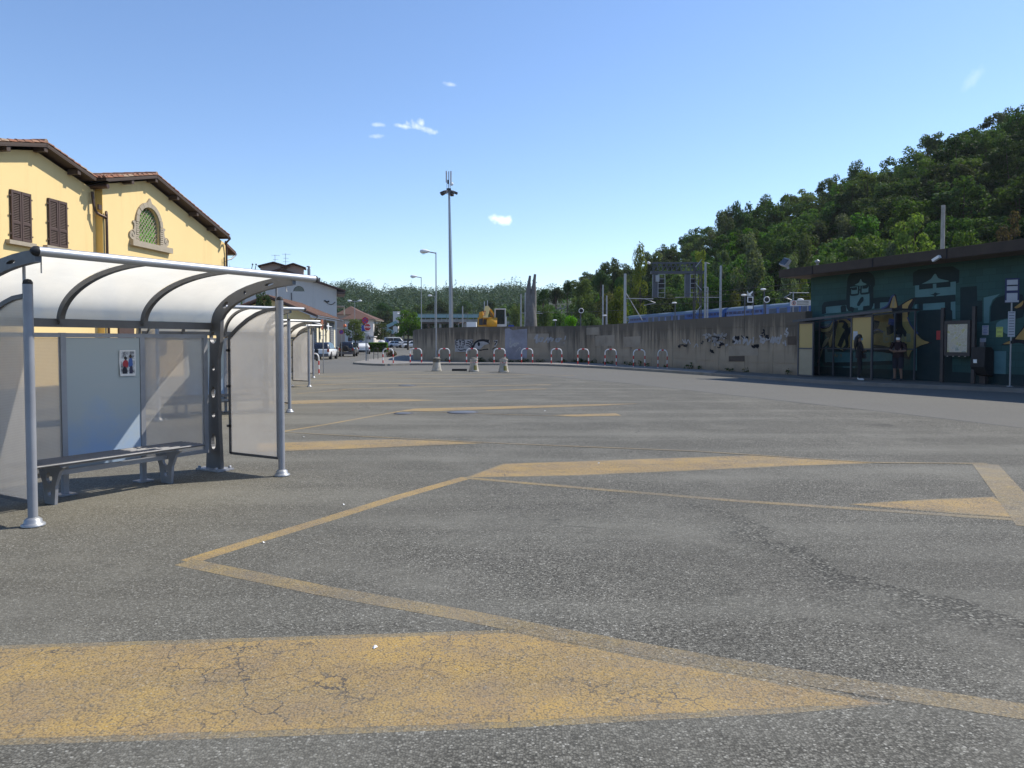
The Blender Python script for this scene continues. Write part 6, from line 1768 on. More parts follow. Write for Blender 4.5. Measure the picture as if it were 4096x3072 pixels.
# manhole covers and litter on the lot
for (u, v, r, lab) in [(1000, 891, 0.36, 'dark round manhole cover in the middle of the lot'), (872, 893.5, 0.22, 'small round drain cover left of the bigger manhole cover'), (880, 833, 0.33, 'round manhole cover far out near the bollards')]:
    t = thing('manhole_cover', lab, 'manhole cover', g2(u, v, 0.002))
    q = MB(); q.lathe([(r, 0), (r, 0.008), (r - 0.05, 0.010), (0, 0.010)], 28); q.build('ring', M['steel_dark'], t)
    q = MB(); q.lathe([(r - 0.06, 0.010), (r - 0.07, 0.014), (0, 0.014)], 28); q.build('lid', M['dark_metal'], t)
SC = random.Random(9)
for (u, v, s, lab) in [(568, 1172, 0.035, 'tiny white paper scrap on the yellow line'), (742, 1090, 0.04, 'tiny white paper scrap above the yellow line'), (810, 1399, 0.032, 'white paper scrap lying on the big yellow arrow'), (1177, 888, 0.06, 'white paper scrap on the asphalt far out in the lot'), (1293, 1001, 0.03, 'tiny pale scrap on the middle yellow arrow'), (655, 944, 0.05, 'pale scrap on the asphalt right of the second shelter')]:
    s *= 0.42; q = MB(); q.add([(-s, -s * 0.5, 0.0), (s * 0.9, -s * 0.7, 0.004), (s, s * 0.5, 0.008), (0, s * 0.2, 0.014), (-s * 0.8, s * 0.6, 0.002)], [(0, 1, 3), (1, 2, 3), (0, 3, 4)])
    o = q.build('paper_scrap', M['sign_white'], None, loc=g2(u, v, 0.006), rot=(0, 0, SC.uniform(0, 6))); tag(o, lab, 'litter', 'paper litter on the asphalt')

# ------------------------------------------------------------------ traffic signs
def pole(mb, x, y, z0, z1, r=0.03): mb.tube([(x, y, z0), (x, y, z1)], r, 10)
def disc(r, d=0.012, n=28, M4=None):
    mb = MB(); mb.prism(circle(0, 0, r, n), d, M4 or XZ(0)); return mb
def text_mesh(body, size, m, parent, loc, rot, ext=0.002):
    cu = bpy.data.curves.new('lettering', 'FONT'); cu.body = body; cu.size = size; cu.align_x = 'CENTER'; cu.align_y = 'CENTER'; cu.extrude = ext; cu.offset = size * 0.025
    tmp = bpy.data.objects.new('tmp_lettering', cu); COL.objects.link(tmp)
    dg = bpy.context.evaluated_depsgraph_get(); me = bpy.data.meshes.new_from_object(tmp.evaluated_get(dg))
    bpy.data.objects.remove(tmp); me.materials.clear(); me.materials.append(m)
    return link_mesh('lettering', me, parent, loc, rot)
sp = G(1465, 1443, 0.12)
D_ = sp.y
zz_ = lambda v: EYE + (1370 - v) / F * D_ - sp.z
st = thing('stop_sign', 'red octagonal STOP sign on two grey poles at the pavement corner', 'sign', sp)
dx = 6 / F * D_
q = MB(); pole(q, 0.02, 0, 0, zz_(1300)); q.build('pole', M['galv'], st)
q = MB(); pole(q, 0.02 + dx, 0.05, 0, zz_(1300)); q.build('pole', M['galv'], st)
oct_ = lambda r: circle(0, 0, r, 8, a0=math.pi / 8)
cz = zz_(1309); cxs = (1471.5 - 1465) / F * D_
q = MB(); q.prism(oct_(0.30), 0.012, XZ(-0.05, cxs, cz)); op = q.build('white_rim', M['sign_white'], st)
q = MB(); q.prism(oct_(0.278), 0.006, XZ(-0.063, cxs, cz)); q.build('octagon', M['sign_red'], st)
text_mesh('STOP', 0.225, M['sign_white'], st, (cxs, -0.073, cz), (rad(90), 0, 0))
q = MB(); q.box((cxs - 0.05, -0.04, zz_(1331)), (0.42, 0.012, 0.06)); q.build('white_plate', M['sign_white'], st)
cs = thing('no_stopping_sign', 'round red and blue no-stopping sign above the STOP sign', 'sign', sp + Vector((0, 0, 0)))
cz2 = zz_(1282); cx2 = (1462 - 1465) / F * D_
q = disc(0.27, 0.012, 28, XZ(-0.03, cx2, cz2)); q.build('red_disc', M['sign_red'], cs)
for k in range(4):
    a = k * math.pi / 2
    wedge = [(cx2 + 0.07 * math.cos(a) , cz2 + 0.07 * math.sin(a))] + [(cx2 + 0.205 * math.cos(a + t), cz2 + 0.205 * math.sin(a + t)) for t in [rad(x) for x in (-30, -15, 0, 15, 30)]]
    q = MB(); q.prism(wedge, 0.004, XZ(-0.043, 0, 0)); q.build('blue_field', M['sign_blue'], cs)
q = MB(); pole(q, -0.03, 0.03, 0, cz2 + 0.2); q.build('pole', M['galv'], cs)
bp = thing('blue_direction_panel', 'plain blue panel half hidden behind the STOP sign', 'sign', sp + Vector((0, 0, 0)))
q = MB(); q.box((cx2 - 0.1, 0.06, zz_(1313)), (0.42, 0.012, 0.48)); q.build('panel', M['sign_blue'], bp)
# no-entry sign seen at an angle, with the back of another sign
ne = thing('no_entry_sign', 'orange faded no-entry sign on a green pole beside the farthest shelter', 'sign', G(1294, 1494, 0), rad(-62))
D_ = ne.location.y; hz = EYE + (1370 - 1299) / F * D_
q = MB(); pole(q, 0, 0, 0, hz + 0.3, 0.03); q.build('pole', M['galv'], ne)
q = disc(0.275, 0.012, 28, XZ(-0.05, 0, hz)); q.build('disc', M['sign_orange'], ne)
q = MB(); q.box((0, -0.066, hz), (0.43, 0.006, 0.10)); q.build('white_bar', M['plaster_cream'], ne)
q = MB(); q.prism(circle(0, 0, 0.30, 8, a0=math.pi / 8), 0.012, XZ(0.12, 0.0, hz)); sb = q.build('sign_backing', M['sign_back'], ne)
npk = thing('no_parking_sign', 'small round blue no-parking sign with a red rim in front of the pale house', 'sign', W(1366, 1370, 78) - Vector((0, 0, 1.6)))
D_ = 78; hz = EYE + (1370 - 1328) / F * D_
q = MB(); pole(q, 0, 0.02, 0, hz + 0.3); q.build('pole', M['galv'], npk)
q = disc(0.235, 0.012, 24, XZ(-0.02, 0, hz)); q.build('red_rim', M['sign_red'], npk)
q = disc(0.175, 0.004, 24, XZ(-0.034, 0, hz)); q.build('blue_disc', M['sign_blue'], npk)
q = MB(); q.bar((-0.12, -0.041, hz + 0.12), (0.12, -0.041, hz - 0.12), 0.045, 0.006, up=(0, 1, 0)); q.build('red_stroke', M['sign_red'], npk)
for (u, v, D, lab) in [(1548, 1366, 118, 'round blue arrow sign at the right end of the hedge'), (1444, 1361, 122, 'round blue sign behind the white hatchback')]:
    t = thing('keep_side_sign', lab, 'sign', W(u, 1370, D) + Vector((0, 0, gz(D) - 1.6))); hz = EYE + (1370 - v) / F * D - gz(D)
    q = MB(); pole(q, 0, 0.03, 0, hz + 0.25); q.build('pole', M['galv'], t)
    q = disc(0.27, 0.012, 24, XZ(-0.01, 0, hz)); q.build('blue_disc', M['sign_blue'], t)
    q = MB(); q.bar((-0.1, -0.027, hz + 0.02), (0.02, -0.027, hz - 0.12), 0.06, 0.006, up=(0, 1, 0)); q.build('white_arrow', M['sign_white'], t)
    if u > 1500:
        q = MB(); q.box((0.05, -0.05, 0.45), (0.42, 0.12, 0.7)); b_ = q.build('striped_base', M['black_rubber'], t)
        q = MB(); q.bar((-0.1, -0.115, 0.25), (0.2, -0.115, 0.6), 0.12, 0.008, up=(0, 1, 0)); q.build('white_stripe', M['sign_white'], b_)
t = thing('triangle_sign_back', 'dark back of a triangular road sign behind the STOP sign poles', 'sign', W(1473, 1370, 112) + Vector((0, 0, gz(112) - 1.6)))
q = MB(); q.prism([(-0.45, 2.0), (0.45, 2.0), (0.0, 2.8)], 0.012, XZ(0)); q.build('plate', M['sign_back'], t); q = MB(); pole(q, 0, 0.04, 0, 2.8); q.build('pole', M['galv'], t)

# ------------------------------------------------------------------ street lamps and the floodlight mast
def lamp(label, u, vtop, D, z0, arm=-1.0, double=False, r=0.055):
    base = W(u, 1370, D); base.z = z0
    t = thing('street_lamp', label, 'street lamp', base, 0, 'grey street lamps'); h = EYE + (1370 - vtop) / F * D - z0
    q = MB(); q.tube([(0, 0, 0), (0, 0, h * 0.4), (0, 0, h)], [r * 1.25, r, r * 0.72], 10); q.build('pole', M['galv'], t)
    for sg in ((-1, 1) if double else (arm / abs(arm),)):
        a = abs(arm)
        q = MB(); q.tube([(0, 0, h - 0.05), (sg * a * 0.55, 0, h + 0.05)], 0.045, 8); q.build('arm', M['galv'], t)
        q = MB(); prof = [(0.0, 0.0), (0.14, 0.05), (0.23, 0.22), (0.22, 0.42), (0.12, 0.70), (0.06, 0.78)]
        mm = Matrix.Rotation(rad(90) * sg, 3, 'Y') @ Matrix.Scale(0.75, 3, Vector((1, 0, 0)))
        q.lathe([(a_, -z_ + 0.8) for a_, z_ in prof], 12, (sg * a * 0.45, 0, h + 0.09), M=mm); hd = q.build('lamp_head', M['white_plastic'], t)
        q = MB(); q.lathe([(0.0, -0.20), (0.13, -0.14), (0.18, 0.0)], 12, (sg * (a * 0.45 + 0.52), 0, h + 0.02)); q.build('glass_bowl', M['clear_glass'], hd)
    return t
lamp('tall grey street lamp standing right in front of the concrete wall', 1745, 1012, 57.2, 0.12, -1.0)
lamp('grey street lamp behind the left end of the wall', 1686, 1110, 84, 0.0, -1.0)
lamp('distant street lamp low between the two tall lamps and the mast', 1740, 1185, 130, 2.2, -1.0)
lamp('double-headed street lamp at the end of the street', 1420, 1206, 128, gz(128), 1.0, True)
lamp('small distant street lamp behind the bright green tree', 1612, 1258, 150, gz(150), -1.0)
mz = 2.15
mb_ = W(1799, 1370, 95); mb_.z = mz
ms = thing('floodlight_mast', 'very tall grey mast with a ring of floodlights and antennas on top', 'mast', mb_)
top = EYE + (1370 - 765) / F * 95 - mz
q = MB(); q.tube([(0.15, 0, 0), (0.12, 0, top * 0.35), (0.02, 0, top * 0.7), (-0.06, 0, top)], [0.26, 0.21, 0.14, 0.09], 14); q.build('mast_pole', M['galv'], ms)
q = MB(); q.tube([(0.46, -0.02, 0), (0.33, -0.02, top * 0.5), (0.06, 0, top)], 0.035, 6); q.build('cable_run', M['galv'], ms)
q = MB(); q.tube([(-0.06 + 0.75 * math.cos(a), 0.75 * math.sin(a), top - 0.35) for a in [2 * math.pi * i / 16 for i in range(16)]], 0.04, 6, closed=True)
for k in range(4): q.tube([(-0.06, 0, top - 0.35), (-0.06 + 0.75 * math.cos(k * 1.57), 0.75 * math.sin(k * 1.57), top - 0.35)], 0.035, 6)
q.build('ring', M['steel_dark'], ms)
for k, a in enumerate((2.7, 3.5, 4.3, 5.4, 6.1, 1.2)):
    q = MB(); q.box((-0.06 + 0.85 * math.cos(a), 0.85 * math.sin(a), top - 0.38), (0.52, 0.42, 0.30), M=Matrix.Rotation(a, 3, 'Z') @ Matrix.Rotation(rad(25), 3, 'Y'))
    f_ = q.build('floodlight', M['steel_dark'], ms)
    q = MB(); q.box((-0.06 + 0.99 * math.cos(a), 0.99 * math.sin(a), top - 0.44), (0.3, 0.36, 0.05), M=Matrix.Rotation(a, 3, 'Z') @ Matrix.Rotation(rad(25), 3, 'Y')); q.build('lamp_glass', M['galv'], f_)
q = MB(); q.tube([(-0.06, 0, top), (-0.06, 0, top + 2.35)], 0.05, 8); q.tube([(-0.30, 0.05, top + 0.3), (-0.30, 0.05, top + 2.2)], 0.03, 6); q.tube([(0.14, 0.0, top + 0.3), (0.14, 0, top + 2.2)], 0.03, 6); q.box((-0.06, 0, top + 0.05), (0.55, 0.5, 0.28)); q.build('antenna_stem', M['steel_dark'], ms)
for x in (-0.36, 0.22):
    q = MB(); q.box((x, -0.1, top + 1.65), (0.17, 0.10, 1.45)); q.build('antenna_panel', M['plaster_white'], ms)
q = MB(); q.box((-0.12, -0.1, top + 1.0), (0.22, 0.16, 0.5)); q.build('radio_unit', M['steel_dark'], ms)
q = MB(); q.lathe([(0, 0.04), (0.16, 0.02), (0.24, -0.06)], 12, (0.30, -0.1, top + 0.75), M=Matrix.Rotation(rad(80), 3, 'X')); q.build('antenna_dish', M['white_plastic'], ms)

# ------------------------------------------------------------------ hedge, recycling container, far fences
def hedge_mesh():
    q = MB(); RH = random.Random(8)
    q.box((0, 0, 0.75), (6.4, 1.1, 1.4))
    return q
ht = thing('hedge', 'long clipped hedge with a bright top beside the white hatchback', 'hedge', W(1511, 1370, 116) + Vector((0, 0, gz(116) - 1.6)))
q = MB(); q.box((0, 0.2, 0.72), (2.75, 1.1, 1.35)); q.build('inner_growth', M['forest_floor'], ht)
q = MB(); RH = random.Random(8)
for i in range(2600):
    f = RH.random()
    if f < 0.45: c = Vector((RH.uniform(-1.42, 1.42), -0.38 + RH.uniform(-0.06, 0.06), RH.uniform(0.05, 1.45)))
    elif f < 0.85: c = Vector((RH.uniform(-1.42, 1.42), RH.uniform(-0.4, 0.8), 1.45 + RH.uniform(-0.06, 0.07)))
    else: c = Vector((RH.choice((-1.42, 1.42)) + RH.uniform(-.05, .05), RH.uniform(-0.4, 0.8), RH.uniform(0.05, 1.45)))
    s = RH.uniform(0.04, 0.08); m = Matrix.Rotation(RH.uniform(0, 6.3), 3, 'Z') @ Matrix.Rotation(RH.uniform(-0.9, 0.9), 3, 'X')
    q.add([c + m @ Vector(p) for p in ((-s, -s, 0), (s, -s, 0), (s, s, 0), (-s, s, 0))], [(0, 1, 2, 3)])
o = q.build('hedge_leaves', M['leaf_bright'], ht); o['kind'] = 'stuff'
rc = thing('recycling_container', 'pale grey domed recycling container behind the hedge', 'container', W(1526, 1370, 150) + Vector((0, 0, gz(150) - 1.6)))
q = MB(); q.lathe([(0.72, 0), (0.78, 0.2), (0.78, 1.2), (0.66, 1.6), (0.3, 1.78), (0, 1.8)], 10); q.build('body', M['paper'], rc)
q = MB(); q.box((0, -0.76, 1.25), (0.4, 0.08, 0.14)); q.build('slot', M['black_rubber'], rc)
ff = thing('blue_site_fence', 'blue-grey panelled fence behind the container and the parked van', 'fence', W(1475, 1370, 168) + Vector((0, 0, gz(168) - 1.6)))
for k in range(3):
    q = MB(); q.box((-1.6 + k * 1.65, 0, 0.95), (1.6, 0.05, 1.5)); q.build('panel', M['train_light'], ff)
for k in range(4):
    q = MB(); q.box((-2.42 + k * 1.65, 0.04, 1.0), (0.06, 0.06, 2.0)); q.build('post', M['galv'], ff)
df = thing('dark_fence', 'dark screen fence behind the white cars by the wall end', 'fence', W(1640, 1370, 190) + Vector((0, 0, gz(190) - 1.6)))
for k in range(3):
    q = MB(); q.box((-1.7 + k * 1.7, 0, 1.2), (1.66, 0.05, 1.6)); q.build('screen', M['steel_dark'], df)
for k in range(4):
    q = MB(); q.box((-2.55 + k * 1.7, 0.04, 1.1), (0.06, 0.06, 2.2)); q.build('post', M['galv'], df)

# ------------------------------------------------------------------ footbridge with its stairs
fb = thing('footbridge', 'concrete footbridge with teal railings and zigzag stairs beyond the wall', 'bridge', W(1790, 1370, 172) + Vector((0, 0, -1.6)))
X = lambda u: (u - 1790) / F * 172
Z = lambda v: EYE + (1370 - v) / F * 172
q = MB(); q.box(((X(1640) + X(2010)) / 2, 0.8, Z(1283)), (X(2010) - X(1640), 2.0, 0.65)); q.build('deck', M['concrete'], fb)
q = MB(); q.box(((X(1640) + X(2010)) / 2, 0.8, Z(1290)), (X(2010) - X(1640), 1.4, 0.5)); q.build('beam', M['rust_brown'], fb)
for k in range(13):
    x = X(1660) + k * (X(1915) - X(1660)) / 12.0
    q = MB(); q.box((x, -0.22, Z(1270)), (0.07, 0.07, 1.5)); q.build('rail_post', M['galv'], fb)
for k in range(6):
    x = X(1681) + k * 2.46
    q = MB(); q.box((x, -0.26, Z(1265)), (2.36, 0.03, 0.72)); q.build('railing_panel', M['teal_rail'], fb)
q = MB(); q.tube([(X(1650), -0.25, Z(1257)), (X(1920), -0.25, Z(1257))], 0.05, 6); q.build('handrail', M['teal_rail'], fb)
q = MB(); q.box((X(1583), 0.6, Z(1290)), (1.15, 1.6, 2 * (Z(1246) - Z(1290)))); q.box((X(1600), 1.0, Z(1262)), (1.2, 1.6, 1.9)); q.build('lift_tower', M['plaster_white'], fb)
for (ua, va, ub, vb, m) in [(1549, 1306, 1589, 1288, 'teal_rail'), (1536, 1312, 1575, 1330, 'teal_rail')]:
    q = MB(); q.bar((X(ua), -0.3, Z(va)), (X(ub), -0.3, Z(vb)), 0.06, 0.75, up=(0, 0, 1)); q.build('stair_railing', M[m], fb)
    q = MB(); q.bar((X(ua), 0.4, Z(va) - 0.55), (X(ub), 0.4, Z(vb) - 0.55), 1.4, 0.25, up=(0, 0, 1)); q.build('stair_flight', M['rust_brown'], fb)
q = MB(); q.box((X(1540), 0.4, Z(1314)), (1.3, 1.6, 0.3)); q.build('landing', M['concrete'], fb)
for u in (1660, 1760, 1860, 1960):
    q = MB(); q.box((X(u), 0.8, Z(1290) / 2), (0.5, 0.9, Z(1290))); q.build('pier', M['concrete'], fb)
q = MB(); q.bar((X(2010), 0.8, Z(1285)), (X(2120), 0.8, Z(1312)), 2.0, 0.9); q.bar((X(2120), 0.8, Z(1312)), (X(2200), 0.8, Z(1325)), 2.0, 0.6); q.build('ramp', M['concrete'], fb)
q = MB(); q.bar((X(2010), -0.25, Z(1262)), (X(2120), -0.25, Z(1290)), 0.05, 0.06)
for k in range(8): q.box((X(2010 + k * 15), -0.25, Z(1266 + k * 3.8)), (0.05, 0.05, 1.1))
q.build('ramp_rail', M['teal_rail'], fb)
# ------------------------------------------------------------------ cars (x forward, y left, z up, origin under the middle)
def loft(mb, rings, smooth=True, cap=True):
    n = len(rings[0]); vs = [p for r in rings for p in r]
    fs = [(i * n + k, i * n + (k + 1) % n, (i + 1) * n + (k + 1) % n, (i + 1) * n + k) for i in range(len(rings) - 1) for k in range(n)]
    mb.add(vs, fs, smooth)
    if cap: mb.add(rings[0], [tuple(range(n - 1, -1, -1))]); mb.add(rings[-1], [tuple(range(n))])
def car(name, label, cat, L, Wd, H, belt, paint, stations, cab, lower=None, tail='tail_red', roof=None, group='cars parked along the street', wheel_r=0.34, hub='chrome', plate=True):
    """stations: (x, bottom, top, half width factor); cab: (x base rear, x roof rear, x roof front, x base front)"""
    t = thing(name, label, cat, group=group)
    w = Wd / 2
    body = MB(); rings = []
    for (x, zb, zt, k) in stations:
        hw = w * k
        half = [(hw * 0.80, zb), (hw * 0.95, zb + 0.06), (hw, zb + (zt - zb) * 0.45), (hw * 0.985, zb + (zt - zb) * 0.78), (hw * 0.94, zt - 0.03), (hw * 0.82, zt)]
        rings.append([(x, y, z) for y, z in half] + [(x, -y, z) for y, z in half[::-1]])
    loft(body, rings); bo = body.build('body', paint, t)
    xb0, xr0, xr1, xb1 = cab
    cb_ = MB(); zr = H
    st = [(xb0, belt - 0.04, belt + 0.02, 0.90, 0.86), (xb0 * 0.6 + xr0 * 0.4, belt - 0.04, belt + (zr - belt) * 0.55, 0.91, 0.80), (xr0, belt - 0.04, zr - 0.035, 0.92, 0.74), (xr0 * 0.7 + xr1 * 0.3, belt - 0.04, zr, 0.93, 0.72), (xr0 * 0.3 + xr1 * 0.7, belt - 0.04, zr, 0.93, 0.72), (xr1, belt - 0.04, zr - 0.05, 0.92, 0.72), (xr1 * 0.45 + xb1 * 0.55, belt - 0.04, belt + (zr - belt) * 0.48, 0.90, 0.78), (xb1, belt - 0.04, belt + 0.02, 0.87, 0.82)]
    rings = []
    def sec(x, z0, z1, kb, kt):
        half = [(w * kb, z0), (w * (kb * 0.45 + kt * 0.55), z0 + (z1 - z0) * 0.55), (w * kt, z1 - 0.06 * min(1, (z1 - z0))), (w * kt * 0.86, z1)]
        return [(x, y, z) for y, z in half] + [(x, -y, z) for y, z in half[::-1]]
    for s in st: rings.append(sec(*s))
    loft(cb_, rings); cb_.build('cabin', roof or paint, t)
    # glass: side windows, rear and front screen just proud of the cabin
    dz = zr - belt
    for sg in (1, -1):
        g = MB()
        def P(x, f):
            hwb, hwt = w * 0.925, w * 0.725
            return (x, sg * (hwb + (hwt - hwb) * f + 0.012), belt + 0.04 + (dz - 0.10) * f)
        xa, xc = xb0 * 0.45 + xr0 * 0.55, xb1 * 0.55 + xr1 * 0.45
        mid = (xa + xc) / 2 - 0.05
        for a0, a1, b0, b1 in ((xb0 * 0.8 + xr0 * 0.2 + 0.22, mid - 0.04, xr0 + 0.16, mid - 0.04), (mid + 0.04, xb1 - 0.38, mid + 0.04, xr1 - 0.05)):
            vs = [P(a0, 0.02), P(a1, 0.02), P(b1, 0.93), P(b0, 0.93)]
            g.add(vs, [(0, 1, 2, 3) if sg < 0 else (3, 2, 1, 0)])
        g.build('side_window', M['car_glass'], t)
    def screen(xa, za, xc, zc, ka, kc, nm, d):
        g = MB(); o = 0.016 * d
        g.add([(xa + o, -w * ka, za), (xa + o, w * ka, za), (xc + o, w * kc, zc + 0.01), (xc + o, -w * kc, zc + 0.01)], [(0, 1, 2, 3) if d > 0 else (3, 2, 1, 0)])
        g.build(nm, M['car_glass'], t)
    screen(xb0 - 0.0, belt + 0.03, xr0 - 0.02, zr - 0.10, 0.78, 0.66, 'rear_window', -1)
    screen(xb1 + 0.02, belt + 0.03, xr1 + 0.04, zr - 0.10, 0.80, 0.66, 'windscreen', 1)
    xr = stations[0][0]
    for sg in (1, -1):
        q = MB(); q.box((xr + 0.05, sg * w * 0.84, belt - 0.13), (0.14, w * 0.22, 0.26), taper=0.9); q.build('tail_light', M[tail], t)
        q = MB(); q.box((stations[-1][0] - 0.10, sg * w * 0.72, belt - 0.22), (0.18, w * 0.34, 0.14)); q.build('headlight', M['chrome'], t)
        q = MB(); q.box((xb1 - 0.28, sg * (w + 0.07), belt + 0.08), (0.12, 0.2, 0.15)); q.build('mirror', roof or paint, t)
        q = MB(); q.box(((xb0 + xb1) / 2, sg * (w + 0.006), 0.78), (0.18, 0.02, 0.04)); q.build('handle', M['chrome'], t)
    q = MB(); q.box((xr - 0.01, 0, 0.42), (0.12, Wd * 0.86, 0.26)); q.build('rear_bumper', lower or M['car_grey'], t)
    q = MB(); q.box((stations[-1][0] - 0.04, 0, 0.40), (0.12, Wd * 0.84, 0.24)); q.build('front_bumper', lower or M['car_grey'], t)
    if plate:
        q = MB(); q.box((xr - 0.055, 0, belt - 0.30 if lower is None else 0.55), (0.02, 0.50, 0.11)); q.build('number_plate', M['sign_white'], t)
    for sx in (stations[0][0] + L * 0.19, stations[-1][0] - L * 0.19):
        for sg in (1, -1):
            q = MB(); mm = Matrix.Rotation(rad(90), 3, 'X')
            q.lathe([(wheel_r * 0.62, -0.10), (wheel_r * 0.95, -0.105), (wheel_r, -0.07), (wheel_r, 0.07), (wheel_r * 0.95, 0.105), (wheel_r * 0.62, 0.10)], 18, (sx, sg * (w - 0.10), wheel_r), M=mm)
            wo = q.build('wheel', M['tyre'], t)
            q = MB(); q.lathe([(0, -0.095), (wheel_r * 0.25, -0.10), (wheel_r * 0.62, -0.085), (wheel_r * 0.62, 0.085), (wheel_r * 0.25, 0.10), (0, 0.095)], 14, (sx, sg * (w - 0.10), wheel_r), M=mm); q.build('rim', M[hub], wo)
            q = MB(); q.lathe([(0, -0.004), (wheel_r * 1.16, -0.004), (wheel_r * 1.16, 0.004), (0, 0.004)], 18, (sx, sg * (w + 0.003), wheel_r + 0.02), M=mm); q.build('wheel_arch', M['black_rubber'], t)
            # arch lies behind the tyre
    return t
def at_car(t, u, D, head, z=None):
    p = W(u, 1370, D); t.location = (p.x, D, gz(D) if z is None else z); t.rotation_euler = (0, 0, head)
def std(L, zb, belt, nose=0.86):
    h = L / 2
    return [(-h, 0.40, belt - 0.06, 0.86), (-h + 0.10, 0.28, belt + 0.0, 0.95), (-h + 0.5, zb, belt + 0.01, 1.0), (0, zb, belt, 1.0), (h - 1.1, zb, belt - 0.03, 1.0), (h - 0.5, zb, belt * nose, 0.97), (h - 0.12, 0.28, belt * nose - 0.1, 0.88), (h, 0.38, belt * nose - 0.22, 0.76)]
c1 = car('white_suv', 'white SUV with a dark rear window parked nearest along the street', 'car', 4.2, 1.80, 1.62, 0.98, M['car_white'], std(4.2, 0.24, 1.0, 0.95), (-2.02, -1.62, 0.35, 1.15), lower=M['car_grey'], roof=M['car_black'])
at_car(c1, 1299, 71.5, rad(92))
c2 = car('dark_suv', 'dark blue SUV with a spare wheel on its tailgate, behind the white SUV', 'car', 4.3, 1.78, 1.70, 0.98, M['car_black'], std(4.3, 0.26, 1.0, 0.96), (-2.08, -1.80, 0.30, 1.1), lower=M['car_grey'])
at_car(c2, 1393, 85.5, rad(96))
q = MB(); mm = Matrix.Rotation(rad(90), 3, 'Y'); q.lathe([(0, -0.10), (0.26, -0.11), (0.33, -0.06), (0.33, 0.1), (0, 0.1)], 18, (-2.28, 0.05, 0.92), M=mm); q.build('spare_wheel', M['tyre'], c2)
c3 = car('white_hatchback', 'white hatchback parked beside the clipped hedge', 'car', 3.95, 1.75, 1.50, 0.95, M['car_white'], std(3.95, 0.24, 0.97, 0.9), (-1.92, -1.45, 0.2, 1.1), lower=M['car_black'])
at_car(c3, 1449, 103, rad(108))
c4 = car('dark_hatchback', 'dark car whose roof shows between the dark SUV and the white hatchback', 'car', 4.1, 1.76, 1.50, 0.95, M['car_black'], std(4.1, 0.24, 0.97, 0.9), (-1.95, -1.5, 0.3, 1.15))
at_car(c4, 1426, 116, rad(110))
c5_ = car('white_compact_car', 'white compact car half hidden behind the hedge', 'car', 3.9, 1.72, 1.48, 0.93, M['car_white'], std(3.9, 0.24, 0.95, 0.9), (-1.9, -1.4, 0.2, 1.1))
at_car(c5_, 1476, 150, rad(160))
c6 = car('white_hatchback', 'white hatchback in front of the white van far down the street', 'car', 4.0, 1.75, 1.50, 0.95, M['car_white'], std(4.0, 0.24, 0.97, 0.9), (-1.92, -1.45, 0.2, 1.1))
at_car(c6, 1584, 172, rad(20))
c7 = car('silver_estate', 'silver car nose-on between the white van and the wall end', 'car', 4.2, 1.76, 1.46, 0.95, M['car_silver'], std(4.2, 0.24, 0.97, 0.88), (-2.0, -1.6, 0.3, 1.2))
at_car(c7, 1617, 165, rad(-148))
c8 = car('white_pickup', 'white estate car cut off by the left end of the wall', 'car', 4.3, 1.78, 1.60, 0.96, M['car_white'], std(4.3, 0.24, 0.98, 0.92), (-2.0, -1.6, 0.3, 1.15), lower=M['car_white'])
at_car(c8, 1648, 160, rad(195))
van = car('white_van', 'tall white panel van with a roof rack far down the street', 'van', 5.4, 2.0, 2.35, 1.25, M['car_white'], std(5.4, 0.26, 1.28, 0.82), (-2.68, -2.60, 1.15, 2.1), plate=False)
at_car(van, 1581, 183, rad(12))
for k in range(2):
    q = MB(); q.box((-0.6, -0.6 + k * 1.2, 2.5), (3.4, 0.05, 0.05)); q.build('roof_rack', M['galv'], van)
for k in range(4):
    q = MB(); q.box((-2.0 + k * 0.95, 0, 2.44), (0.05, 1.3, 0.12)); q.build('rack_bar', M['galv'], van)
# a scooter peeping out behind the farthest shelter post
sc = thing('parked_scooter', 'dark scooter mostly hidden behind the farthest shelter post', 'scooter', W(1252, 1370, 64) + Vector((0, 0, -1.6)), rad(70))
for x in (-0.6, 0.6):
    q = MB(); q.lathe([(0.14, -0.05), (0.22, -0.05), (0.22, 0.05), (0.14, 0.05)], 14, (x, 0, 0.22), M=Matrix.Rotation(rad(90), 3, 'X')); w_ = q.build('wheel', M['tyre'], sc)
q = MB(); q.prism([(-0.85, 0.45), (-0.3, 0.28), (0.3, 0.26), (0.52, 0.5), (0.60, 0.95), (0.45, 1.0), (0.28, 0.42), (-0.15, 0.40), (-0.2, 0.72), (-0.9, 0.75)], 0.3, XZ(0.15)); q.build('body', M['car_black'], sc)
q = MB(); q.box((-0.5, 0, 0.79), (0.7, 0.28, 0.09)); q.build('seat', M['black_rubber'], sc)
q = MB(); q.tube([(0.45, -0.32, 1.06), (0.5, 0, 1.0), (0.45, 0.32, 1.06)], 0.025, 6); q.build('handlebar', M['steel_dark'], sc)
